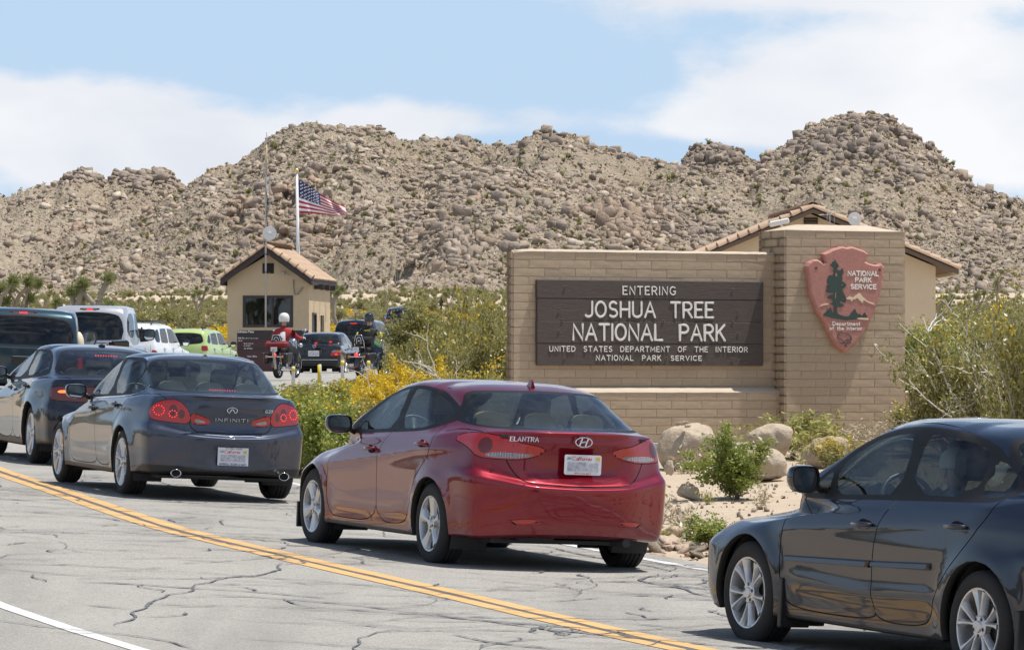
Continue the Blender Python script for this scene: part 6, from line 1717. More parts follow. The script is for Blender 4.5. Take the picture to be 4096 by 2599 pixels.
M_BLK = flat('black trim plastic', (.014, .014, .015), .45, spec=.5)
M_BLKG = flat('gloss black', (.008, .008, .009), .08, coat=.8)
M_BLKM = flat('satin black window trim', (.010, .010, .011), .55, spec=.25)
M_CHR = flat('chrome', (.70, .70, .71), .14, 1.0, var=.03)
M_SEAM = flat('panel seam', (.004, .004, .004), .8)
M_INT = flat('dark cabin plastic', (.035, .035, .038), .8)
M_BEIGE = flat('beige cloth', (.42, .37, .28), .9, bump=.1)
M_GREYC = flat('grey cloth', (.10, .10, .11), .9)
M_GREYL = flat('light grey leather', (.33, .34, .31), .7)
M_MIR = flat('mirror glass', (.75, .78, .78), .03, 1.0, var=.01)
def lampmat(name, col, emis=0.0, ecol=(1, .04, .02), cell=140.0):
 if name in MATS: return MATS[name]
 k = NT(name); co = k.coord(); v = k.voro(co, cell, rand=.15)
 k.set(color=k.mix(k.mapr(v, .1, .55), col, tuple(x * .25 for x in col)), rough=.08, coat=.5, coatr=.05, emis=ecol, emis_s=emis, spec=.6); k.bump(v, .25, .004)
 MATS[name] = k.m; return k.m
M_RED = lampmat('red lamp lens', (.23, .0015, .004), .13)
M_REDD = lampmat('deep red lamp lens', (.10, .002, .004), .03)
M_CLR = lampmat('clear lamp lens', (.62, .60, .62), 0, cell=90)
M_AMB = lampmat('amber lamp lens', (.75, .24, .03), .08, (1, .35, .05))
M_REDON = glow('lit red lamp', (1.0, .03, .03), 1.6)
M_REDO2 = glow('lit orange red lamp', (1.0, .12, .02), 2.6)
M_PLATE = flat('licence plate white', (.70, .70, .72), .45, var=.04)
M_BLUEP = flat('plate navy print', (.03, .04, .13), .5)
M_REDP = flat('plate red print', (.55, .04, .05), .5)
M_YELP = flat('plate yellow sticker', (.72, .48, .05), .5)
M_GREYB = None
def wheel_obj(parent, x, y, side, r=.317, w=.205, rim=.215, spokes=5, twin=0, face=.0, rot=.3, steer=0.0, sw=(.032, .05), matr=None, flatcap=False, low=False):
 """tyre, rim with separate spokes, disc; the wheel is a part with its own sub-parts"""
 matr = matr or M_ALLOY
 M = Matrix.Translation((x, y, r)) @ Matrix.Rotation(steer, 4, 'Z') @ (Matrix.Rotation(math.pi, 4, 'Z') if side < 0 else Matrix.Identity(4))
 wh = bpy.data.objects.new('wheel', None); wh.empty_display_size = .1; link(wh, parent); wh.matrix_local = M
 # local: outer face towards +y at y=0 ; body inward -y
 mb = MB(); n = 28 if low else 64
 sh = .028
 prof = [(rim + .004, -w + .02), (rim + .03, -w + .004), (r - sh, -w), (r - .006, -w + .02), (r, -w + .045)]
 if not low:
  for g in (.32, .5, .68): prof += [(r, -w * (1 - g) - .006 - 0 * g), (r - .008, -w * (1 - g) - .004), (r - .008, -w * (1 - g) + .004), (r, -w * (1 - g) + .006)]
  prof = prof[:5] + sorted(prof[5:], key=lambda p: p[1])
 prof += [(r, -.045), (r - .006, -.02), (r - sh, -.003), (rim + .05, .003), (rim + .02, .001), (rim + .004, -.010)]
 mb.lathe(prof, n, axis='y'); mb.obj('tyre', M_TYRE, wh, True, 40)
 mb = MB()
 mb.lathe([(rim + .006, -.012), (rim + .002, -.004), (rim - .008, -.006), (rim - .014, -.03), (rim - .022, -w * .75), (rim - .04, -w * .8)], n, axis='y')
 hub = .068; dz = -.022 - face
 for i in range(spokes):
  a0 = rot + i * 2 * math.pi / spokes
  for tw in ((-1, 1) if twin else (0,)):
   a = a0 + tw * twin * .5; ai = a0 + tw * twin * .16
   # cross-section stations from hub to rim
   vs = []; st = [(hub * .7, ai, sw[0] * 1.05, -.004), (rim * .45, ai * .6 + a * .4, sw[0] * (.8 if not twin else .62), -.001), (rim * .75, ai * .2 + a * .8, sw[0] * .75 + sw[1] * .25 if not twin else sw[1] * .5, .006), (rim - .010, a, sw[1], .012)]
   for (rr_, an, hw, dy) in st:
    c, s_ = math.cos(an), math.sin(an)
    for (o_, yy_) in ((-hw, -.030), (-hw * .82, -.004), (-hw * .30, 0), (hw * .30, 0), (hw * .82, -.004), (hw, -.030)):
     vs.append((rr_ * c - o_ * s_, dz + dy + yy_ + (.010 if abs(o_) < hw * .5 else 0), rr_ * s_ + o_ * c))
   m = 6; fs = [(i_ * m + j, i_ * m + j + 1, (i_ + 1) * m + j + 1, (i_ + 1) * m + j) for i_ in range(3) for j in range(m - 1)]
   mb.add(vs, fs)
 mb.lathe([(hub, dz - .03), (hub, dz + .004), (hub * .86, dz + .010), (.034, dz + .010), (.030, dz + .018), (.001, dz + .020)], 20, axis='y')
 rm = mb.obj('rim', matr, wh, True, 32)
 mb = MB()
 for i in range(5):
  a = rot + .6 + i * 2 * math.pi / 5; c, s_ = math.cos(a) * .051, math.sin(a) * .051
  mb.lathe([(.0115, dz + .012), (.0001, dz + .0125)], 8, Matrix.Translation((c, 0, s_)), axis='y')
 mb.obj('lug_recess', M_BLK, wh)
 mb = MB(); mb.lathe([(.001, -.075), (.135, -.075), (.135, -.09), (rim - .02, -.12), (rim - .02, -.121)], 24, axis='y'); mb.obj('brake_disc', M_ALLOYD if not low else M_DISC, wh)
 return wh
def seat(parent, x, y, z, mat, rest=True, w=.46, back=.62):
 s = empty('seat', (x, y, z), parent=parent)
 mb = MB(); mb.box(-.02, .46, -w / 2, w / 2, .12, .26, ch=.05)
 M = Matrix.Rotation(R_(-14), 4, 'Y'); mb.box(-.10, .04, -w / 2, w / 2, .2, back + .12, M, ch=.045); mb.obj('cushion', mat, s)
 if rest:
  mb = MB(); M = Matrix.Translation((-.17, 0, back + .24)) @ Matrix.Rotation(R_(-8), 4, 'Y')
  mb.box(-.05, .05, -.135, .135, -.09, .10, M, ch=.042); mb.tube([(-.15, .06, back + .05), (-.16, .06, back + .18)], .007, 5); mb.tube([(-.15, -.06, back + .05), (-.16, -.06, back + .18)], .007, 5); mb.obj('headrest', mat, s)
 return s
def mirror(parent, x, y, z, side, body, w=.20, h=.145, mat=M_MIR):
 """door mirror housing, glass facing back"""
 m = bpy.data.objects.new('door_mirror', None); link(m, parent); m.empty_display_size = .05; m.location = (x, y * side, z); m.rotation_euler = (0, 0, side * R_(8))
 mb = MB()
 P = chaikin([(0, -.45 * h), (.75 * w, -.5 * h), (w, -.15 * h), (w * .98, .35 * h), (.8 * w, .5 * h), (.1 * w, .5 * h), (-.04 * w, .2 * h)], 2)
 n = len(P); vs = []; cx_, cz_ = w * .48, 0
 for (dx_, sc) in ((0, 1.0), (.02, 1.04), (.055, 1.0), (.09, .78), (.112, .35)):
  for (u_, v_) in P: vs.append((dx_, (cx_ + (u_ - cx_) * sc) * side, cz_ + (v_ - cz_) * sc))
 fs = [(i * n + j, i * n + (j + 1) % n, (i + 1) * n + (j + 1) % n, (i + 1) * n + j) for i in range(4) for j in range(n)] + [tuple(4 * n + j for j in range(n))]
 mb.add(vs, fs if side > 0 else [f[::-1] for f in fs])
 mb.obj('housing', body, m, True, 50)
 mb = MB(); mb.add([(.010, (cx_ + (u_ - cx_) * .88) * side, (v_ - cz_) * .88) for u_, v_ in P], [tuple(range(n))]); mb.obj('mirror_glass', mat, m)
 mb = MB(); mb.add([(.006, (cx_ + (u_ - cx_) * .99) * side, (v_ - cz_) * .99) for u_, v_ in P] + [(.006, (cx_ + (u_ - cx_) * .88) * side, (v_ - cz_) * .88) for u_, v_ in P], [(j, (j + 1) % n, n + (j + 1) % n, n + j) for j in range(n)]); mb.obj('bezel', M_BLK, m)
 mb = MB(); mb.tube([(.04, .02 * side, -.02), (.055, -.05 * side, -.055), (.06, -.10 * side, -.075)], [.03, .024, .028], 8); mb.obj('arm', M_BLK, m, True)
 return m
def handle(parent, x, y, z, side, mat, L=.20, tilt=0.0, chrome=False):
 h = bpy.data.objects.new('door_handle', None); link(h, parent); h.empty_display_size = .05; h.location = (x, y * side, z)
 h.rotation_euler = (0, tilt, 0)
 mb = MB(); mb.tube([(-L / 2, .004 * side, 0), (-L / 2 + .02, .030 * side, .001), (0, .038 * side, .003), (L / 2 - .02, .032 * side, .001), (L / 2, .004 * side, 0)], [.010, .014, .015, .014, .010], 8); mb.obj('grip', mat, h, True)
 mb = MB(); M = Matrix.Diagonal((L * .34, .012, .034, 1)); mb.lathe([(1, .0), (.9, -.3), (.001, -.5)], 20, Matrix.Translation((0, .006 * side, 0)) @ M if side > 0 else Matrix.Translation((0, -.006, 0)) @ Matrix.Diagonal((L * .34, -.012, .034, 1)), axis='y'); mb.obj('recess', M_SEAM, h, True)
 return h
def blurmat():
 if 'plate smudge' in MATS: return MATS['plate smudge']
 k = NT('plate smudge'); n = k.noise(k.coord(), 38, 2, .4)
 k.set(color=k.mix(k.mapr(n, .35, .65), (.36, .36, .40), (.56, .56, .60)), rough=.5); MATS['plate smudge'] = k.m; return k.m
def plate(parent, M, frame=None, text=None, state='California', w=.305, h=.152, month='JUN', url='dmv.ca.gov', low=False):
 """licence plate; M puts x to the right as seen, z up, y towards the viewer"""
 p = bpy.data.objects.new('licence_plate', None); link(p, parent); p.empty_display_size = .05; p.matrix_local = M
 mb = MB(); mb.prism(chaikin([(-w / 2, -h / 2), (w / 2, -h / 2), (w / 2, h / 2), (-w / 2, h / 2)], 1) if False else [(-w / 2 + .01, -h / 2), (w / 2 - .01, -h / 2), (w / 2, -h / 2 + .01), (w / 2, h / 2 - .01), (w / 2 - .01, h / 2), (-w / 2 + .01, h / 2), (-w / 2, h / 2 - .01), (-w / 2, -h / 2 + .01)], 0, .004, lambda u_, v_, d: (u_, d, v_)); mb.obj('plate_blank', M_PLATE, p)
 FP = lambda u_, v_, d: (u_, .0045 + d, v_)
 if state: letters(state, -w * .30, h * .235, .026, .0022, FP, 0, .0006, M_REDP, p, joined=True, name='state_name', gap=.12, fit=w * .52, slant=.15)
 if month: letters(month, -w * .44, h * .27, .017, .0016, FP, 0, .0006, M_BLUEP, p, joined=True, name='month_sticker', gap=.2)
 mb = MB(); mb.box(w * .34, w * .46, .0045, .0052, h * .23, h * .40); mb.obj('year_sticker', M_YELP, p)
 if text: letters(text, -w * .42, -h * .32, .066, .0045, FP, 0, .0008, M_BLUEP, p, joined=True, name='plate_number', fit=w * .84)
 else:
  mb = MB(); mb.box(-w * .42, w * .42, .0045, .0053, -h * .33, h * .13, ch=.0003); mb.obj('blurred_number', blurmat(), p)
 if url: letters(url, -w * .22, -h * .45, .013, .0012, FP, 0, .0006, M_REDP, p, joined=True, name='web_line', gap=.18, fit=w * .45)
 if frame:
  mb = MB()
  for (a, b, c, d) in ((-w / 2 - .006, w / 2 + .006, h / 2 - .006, h / 2 + .014), (-w / 2 - .006, w / 2 + .006, -h / 2 - .014, -h / 2 + .016), (-w / 2 - .006, -w / 2 + .010, -h / 2 + .016, h / 2 - .006), (w / 2 - .010, w / 2 + .006, -h / 2 + .016, h / 2 - .006)): mb.box(a, b, .001, .008, c, d)
  mb.obj('plate_frame', M_PLATE, p)
  if isinstance(frame, tuple):
   F2 = lambda u_, v_, d: (u_, .0085 + d, v_)
   letters(frame[0], -w * .30, h / 2 - .003, .013, .0014, F2, 0, .0006, M_BLUEP, p, joined=True, name='frame_text', fit=w * .6)
   letters(frame[1], -w * .46, -h / 2 - .010, .020, .0018, F2, 0, .0006, M_BLUEP, p, joined=True, name='frame_text', fit=w * .92)
 return p
def interior(root, seats, rear, mat, dash_x, z0=.30, wheel=True, rearmat=None, hw=.66, floor=(-.6, 2.2), shelf=None, belt=.9):
 mb = MB(); mb.box(floor[0], floor[1], -hw, hw, z0 - .03, z0, ); mb.box(dash_x, dash_x + .5, -hw, hw, z0 + .15, belt + .0, ch=.06)
 if shelf: mb.box(shelf[0], shelf[1], -hw + .04, hw - .04, shelf[2] - .02, shelf[2])
 mb.obj('dashboard_and_floor', M_INT, root)
 for (x, y) in seats: seat(root, x, y, z0, mat)
 if rear is not None:
  x = rear; b = empty('rear_bench', (x, 0, z0), parent=root); M = Matrix.Rotation(R_(-20), 4, 'Y')
  mb = MB(); mb.box(0, .48, -hw + .05, hw - .05, .1, .27, ch=.04); mb.box(-.10, .05, -hw + .05, hw - .05, .2, .70, M, ch=.04); mb.obj('cushion', rearmat or mat, b)
  for y in (-.40, 0, .40):
   mb = MB(); P = chaikin([(-.13, -.06), (.13, -.06), (.14, .02), (.10, .085), (-.10, .085), (-.14, .02)], 2)
   M2 = Matrix.Translation((-.30, y, .745)); mb.prism(P, -.04, .04, lambda u_, v_, d: tuple(M2 @ Vector((d, u_, v_))), ch=.02); mb.prism(P, .04, -.04, lambda u_, v_, d: tuple(M2 @ Vector((d, u_, v_))), ch=-.0); mb.obj('headrest', rearmat or mat, b)
 if wheel:
  w = empty('steering_wheel', (dash_x - .12, .37, belt - .02), parent=root); w.rotation_euler = (0, R_(-65), 0)
  mb = MB(); mb.tube([(.185 * math.cos(a), .185 * math.sin(a), 0) for a in np.linspace(0, 2 * math.pi, 25)], .016, 8, False); mb.obj('rim_ring', M_BLK, w, True)
  mb = MB(); mb.box(-.18, .18, -.025, .025, -.01, .01); mb.ell((0, 0, 0), (.07, .07, .03), 12, 6); mb.obj('hub', M_BLK, w, True)
def arch(root, sh, cx, cz, R, mat, matin, deep=.30):
 """wheel-arch lip and inner wheel housing on both sides, from the real cut edge of the body"""
 D = sh.D; d = np.abs(np.hypot(D[:, 0] - cx, D[:, 2] - cz) - R)
 used = np.unique(sh.T[sh.tag == sh.names.index('arch_hole')]) if 'arch_hole' in sh.names else []
 m = np.zeros(len(D), bool); m[used] = True
 m &= (d < .0012) & (D[:, 1] > .4) & (sh.v < 99 if False else True)
 P = D[m, :3]
 if len(P) < 6: return
 a = np.arctan2(P[:, 2] - cz, P[:, 0] - cx); o = np.argsort(np.where(a < -math.pi / 2, a + 2 * math.pi, a)); P = P[o]
 for s in (1, -1):
  V = []; n = len(P)
  rows = ((0, 0), (.004, .010), (.004, .022), (-.0, .05), (-.02, .05 + .01))
  c = np.array([cx, 0, cz])
  for (dr, dy) in rows:
   Q = P.copy(); rad = Q - c; rad[:, 1] = 0; L = np.linalg.norm(rad, axis=1)[:, None]
   Q = Q - rad / L * (-dr if dr < 0 else dr) * (1 if dr >= 0 else -1); Q[:, 1] -= dy
   V.append(Q * np.array([1, s, 1]))
  V = np.concatenate(V); F = grid_faces(len(rows), n); F = F if s > 0 else F[:, ::-1]
  np_obj('arch_lip', V, F, mat, root, smooth=True)
 for s in (1, -1):
  mb = MB(); y1_ = P[:, 1].mean() - .04
  mb.lathe([(R + .015, y1_ * s), (R + .015, (y1_ - deep) * s), (.001, (y1_ - deep) * s)], 30, Matrix.Translation((cx, 0, cz)), axis='y', a0=R_(-28), a1=R_(208))
  mb.obj('wheel_housing', matin, root)
def side_xz(D): return D[:, [0, 2]]
def car_shell(sp):
 sh = Shell(sp['rings'], sp.get('q', 1.0), disp=sp.get('disp'))
 on_side = lambda c: (c[:, 1] > .45) & (c[:, 7] > 3.3) & (c[:, 7] < 9.6)
 # wheel openings
 for (cx, cz, R) in sp['arches']:
  sh.region(lambda D: np.where(D[:, 2] < cz, np.abs(D[:, 0] - cx) - R, np.hypot(D[:, 0] - cx, D[:, 2] - cz) - R) if False else np.hypot(D[:, 0] - cx, np.minimum(D[:, 2] - cz, 1e9)) - R, lambda c: (c[:, 1] > .45) & (c[:, 2] < cz + R + .1), 'arch_hole')
  ah = sh.name('arch_hole')
  # everything below the opening, between its ends, goes too
  c = sh.cen(); sh.tag[(sh.tag == 0) & (np.abs(c[:, 0] - cx) < R * .93) & (c[:, 2] < cz) & (c[:, 1] > .3)] = ah
 up = sp.get('glass_v', 5.0)
 if 'dlo' in sp:
  P = np.array(chaikin(sp['dlo'], 2)); ob = sp.get('chrome_w', 0)
  sh.region(lambda D: poly_sdf(side_xz(D), P), lambda c: on_side(c) & (c[:, 6] > up), 'window_trim', outband=ob, outname='chrome_trim')
 for (nm, poly, it) in sp['windows']:
  P = np.array(chaikin(poly, it)) if it else np.array(poly)
  sh.region(lambda D: poly_sdf(side_xz(D), P), lambda c: on_side(c) & (c[:, 6] > up), nm, only=('body', 'window_trim'))
 if 'rearglass' in sp:
  P, xmax, vmin = sp['rearglass']; P = np.array(chaikin(P, 2));
  sel = lambda c: (c[:, 0] < xmax) & (c[:, 6] > vmin) & (c[:, 7] < 4.25)
  fn = lambda D: poly_sdf(np.c_[D[:, 1], D[:, 2]], P)
  sh.region(fn, sel, 'rear_window', outband=sp.get('rg_trim', .018), outname='glass_seal')
 if 'windshield' in sp:
  P, xmin, vmin = sp['windshield']; P = np.array(chaikin(P, 2))
  sh.region(lambda D: poly_sdf(np.c_[D[:, 1], D[:, 2]], P), lambda c: (c[:, 0] > xmin) & (c[:, 6] > vmin) & (c[:, 7] > 7.75), 'windscreen', outband=.02, outname='wseal')
 xr0 = sp['xr0']; xf0 = sp['xf0']
 wrap = lambda D: np.c_[D[:, 1] + np.maximum(0, D[:, 0] - xr0), D[:, 2]]
 wrapf = lambda D: np.c_[D[:, 1] + np.maximum(0, xf0 - D[:, 0]), D[:, 2]]
 for (nm, poly, it) in sp.get('lamps', []):
  P = np.array(chaikin(poly, it)) if it else np.array(poly)
  if nm not in ('lamp', 'lampi'):        # refine the mesh where small lenses are cut
   ids = lambda: np.isin(sh.tag, [sh.names.index(l[0]) for l in sp['lamps'] if l[0] in sh.names])
   for ax, (lo, hi), st in ((1, (P[:, 1].min(), P[:, 1].max()), .011), (0, (P[:, 0].min(), P[:, 0].max()), .016)):
    for c_ in np.arange(lo - st, hi + 2 * st, st):
     sh.split(wrap(sh.D)[:, ax] - c_, ids())
  sh.region(lambda D: poly_sdf(wrap(D), P), lambda c: (c[:, 0] < xr0 + 1.2) & (c[:, 7] < 5.6) & (c[:, 6] < up + .5), nm, outband=.006 if nm in ('lamp', 'lampi') else 0, outname='seam', only=('body', 'seam') if nm in ('lamp', 'lampi') else tuple(l[0] for l in sp['lamps']))
 for (nm, poly, it) in sp.get('flamps', []):
  P = np.array(chaikin(poly, it))
  sh.region(lambda D: poly_sdf(wrapf(D), P), lambda c: (c[:, 0] > xf0 - 1.2) & (c[:, 7] > 7.4) & (c[:, 6] < up + .5), nm, outband=.006 if nm == 'hl' else 0, outname='seam', only=('body',) if nm == 'hl' else ('hl',))
 if sp.get('ditch', True) and sp.get('ditch_v'):
  dv = sp['ditch_v']
  sh.region(lambda D: np.abs(D[:, 1] - dv) - .006, lambda c: (c[:, 6] > sp['roof_v'][0]) & (c[:, 6] < sp['roof_v'][1]) & (c[:, 7] > 3.6) & (c[:, 7] < 8.3), 'seam', only=('body',))
 if sp.get('fuel'):
  fx, fz, fr = sp['fuel']
  sh.region(lambda D: np.abs(np.hypot((D[:, 0] - fx), (D[:, 2] - fz)) - fr) - .0025, on_side, 'seam', only=('body',))
 # doors
 for (nm, poly) in sp.get('doors', []):
  P = np.array(chaikin(poly, 2))
  sh.region(lambda D: poly_sdf(side_xz(D), P), on_side, nm, band=.0042, only=('body', 'seam'))
 for pl in sp.get('seams_side', []):
  def fn(D, pl=pl):
   d, _ = line_dist(side_xz(D), pl); return d - .004
  sh.region(fn, on_side, 'seam', only=('body',))
 for (poly, it) in sp.get('bootlid', []):
  P = np.array(chaikin(poly, it))
  # boot outline drawn in (y, arc) where arc runs down the rear face and forward over the deck
  sh.region(lambda D: poly_sdf(np.c_[D[:, 1], D[:, 2] - np.maximum(0, D[:, 0] - xr0 - .12) * 0], P), lambda c: (c[:, 7] < 4.4) & (c[:, 6] < sp['lid_v']) & (c[:, 0] < sp.get('lid_x', .3)), 'boot_lid', band=.0042, only=('body',))
 for (nm, poly, it, sel) in sp.get('rearcuts', []):
  P = np.array(chaikin(poly, it)) if it else np.array(poly)
  sh.region(lambda D: poly_sdf(np.c_[D[:, 1], D[:, 2]], P), lambda c: (c[:, 7] < 4.4) & (c[:, 0] < .3) & (c[:, 6] < up), nm, outband=.004 if nm != 'seam' else 0, outname='seam', only=('body', 'boot_lid', 'bumper') + ((sel,) if sel else ()))
 if sp.get('bumper_z'):
  zb_ = sp['bumper_z']
  sh.region(lambda D: D[:, 2] - zb_(D), lambda c: (c[:, 7] < 4.9) & (c[:, 6] < up - .6), 'bumper', band=.0035, only=('body',))
 if sp.get('black_low'):
  zl = sp['black_low']
  sh.region(lambda D: D[:, 2] - zl(D), None, 'lower_valance', only=('body', 'bumper'))
 return sh
def build_car(sp, M):
 root = empty(sp['name'], mat=M); tag(root, sp['label'], sp.get('cat', 'car'), sp.get('group'))
 pm = sp['paint']; sh = car_shell(sp)
 sh.emit('body', 'body', pm, root)
 if 'lower_valance' in sh.names: sh.emit('lower_valance', 'lower_valance', M_BLK, root)
 sh.emit('bumper', 'bumper', pm, root); sh.emit('boot_lid', 'boot_lid', pm, root)
 sh.emit('panel_gap', 'seam', M_SEAM, root, push=-.004)
 sh.emit('rear_glass_seal', 'glass_seal', sp.get('seal', M_BLKM), root); sh.emit('windscreen_seal', 'wseal', sp.get('seal', M_BLKM), root)
 sh.emit('window_trim', 'window_trim', sp.get('trim', M_BLKM), root)
 sh.emit('chrome_trim', 'chrome_trim', M_CHR, root, push=.003)
 g = sp.get('glass', None) or glass('car glass', (.68, .76, .72), .9)
 g2 = sp.get('glass_rear', g)
 sh.emit('rear_window', 'rear_window', g2, root); sh.emit('windscreen', 'windscreen', sp.get('glass_front', g), root)
 for side in ('left', 'right'):
  for (nm, _) in sp.get('doors', []): sh.emit('door', nm, pm, root, side)
  for (nm, _, _2) in sp['windows']: sh.emit(sp.get('trimnames', {}).get(nm, 'side_window') , nm, sp.get('winmat', {}).get(nm, g2 if nm in sp.get('rear_dark', ()) else g), root, side)
  for nm in dict.fromkeys([l[0] for l in sp.get('lamps', [])] + [l[0] for l in sp.get('flamps', [])]): sh.emit(sp['lampnames'][nm][0], nm, sp['lampnames'][nm][1], root, side)
 for (nm, mat, pname, both) in sp.get('rearmats', []):
  if both: sh.emit(pname, nm, mat, root)
  else:
   for side in ('left', 'right'): sh.emit(pname, nm, mat, root, side)
 for (cx, cz, R) in sp['arches']: arch(root, sh, cx, cz, R, pm, M_INT)
 # underbody
 b = sp['under']; mb = MB(); mb.box(b[0], b[1], -b[2], b[2], b[3], b[3] + .03); mb.obj('underbody', M_INT, root)
 W = sp['wheel']; tr = sp.get('track', .865)
 for i, (x, st) in enumerate(((0, 0), (sp['wb'], W.get('steer', 0)))):
  for s in (1, -1):
   kw = {k_: v for k_, v in W.items() if k_ not in ('steer',)}
   wheel_obj(root, x, tr * s, s, rot=.3 + .7 * i + .4 * (s < 0), steer=st, **kw)
 return root, sh
def car_matrix(x, y, head, z=None, slope=True, roll=None):
 h = R_(head); f = Vector((-math.sin(h), math.cos(h), 0)); l = Vector((-math.cos(h), -math.sin(h), 0))
 if z is None: z = float(zroad(x, y))
 e = 1.3
 zf = float(zroad(x + f.x * 2.6, y + f.y * 2.6)); z00 = float(zroad(x, y)); zl = float(zroad(x + l.x * .8, y + l.y * .8))
 f.z = (zf - z00) / 2.6; l.z = (zl - z00) / .8
 f.normalize(); l = (l - f * l.dot(f)).normalized(); u = f.cross(l)
 return Matrix(((f.x, l.x, u.x, x), (f.y, l.y, u.y, y), (f.z, l.z, u.z, z), (0, 0, 0, 1)))
def smask(v, a, b, s):
 """1 between a and b with soft shoulders s"""
 return sstep(a - s, a + s, v) * (1 - sstep(b - s, b + s, v))
def flares(V, N, arches, amp=.018, w=.055):
 for (cx, cz, R) in arches:
  d = np.hypot(V[:, 0] - cx, V[:, 2] - cz) - R
  a = amp * np.exp(-(np.maximum(0, d) / w) ** 2) * (V[:, 1] > .5) * sstep(-.55, -.2, V[:, 2] - cz)
  V[:, 1] += a
 return V
def crease(V, line, amp, up=.045, dn=.045, ymin=.6, x0=-9, x1=9, fade=.3):
 """a sharp line along the flank: bulges out to `line` (x, z points) and falls away above and below"""
 L = np.array(line); z = np.interp(V[:, 0], L[:, 0], L[:, 1]); dz = V[:, 2] - z
 a = np.where(dz > 0, np.exp(-dz / up), np.exp(dz / dn)) * amp
 f = sstep(L[0, 0], L[0, 0] + fade, V[:, 0]) * (1 - sstep(L[-1, 0] - fade, L[-1, 0], V[:, 0]))
 V[:, 1] += a * f * (V[:, 1] > ymin) * (V[:, 2] < 1.0)
 return V
AR = [(0, .317, .362), (2.70, .317, .355)]
def disp_red(V, N, v, t):
 side = (t > 3.5) & (t < 9)
 V = flares(V, N, AR, .016, .06)
 V = crease(V, [(-.55, .93), (.3, .88), (1.2, .79), (2.2, .70), (2.9, .66)], .016, .05, .035)
 V = crease(V, [(.35, .40), (1.3, .36), (2.3, .38)], .010, .06, .03, fade=.25)
 rear = (t < 4.3) & (V[:, 0] < -.5)
 m = smask(V[:, 1], -.5, .40, .05) * smask(V[:, 2], .72, .945, .022) * rear
 V[:, 0] += .038 * m
 m = smask(V[:, 1], -.5, .52, .10) * smask(V[:, 2], .24, .335, .03) * rear
 V[:, 0] += .030 * m
 # lip of the boot lid
 V[:, 0] -= .018 * np.exp(-((V[:, 2] - 1.065) / .018) ** 2) * rear * (V[:, 1] < .72)
 return V
M_PRED = paint('dark red metallic paint', (.215, .003, .012), .4, .36, edge=(.05, .003, .014))
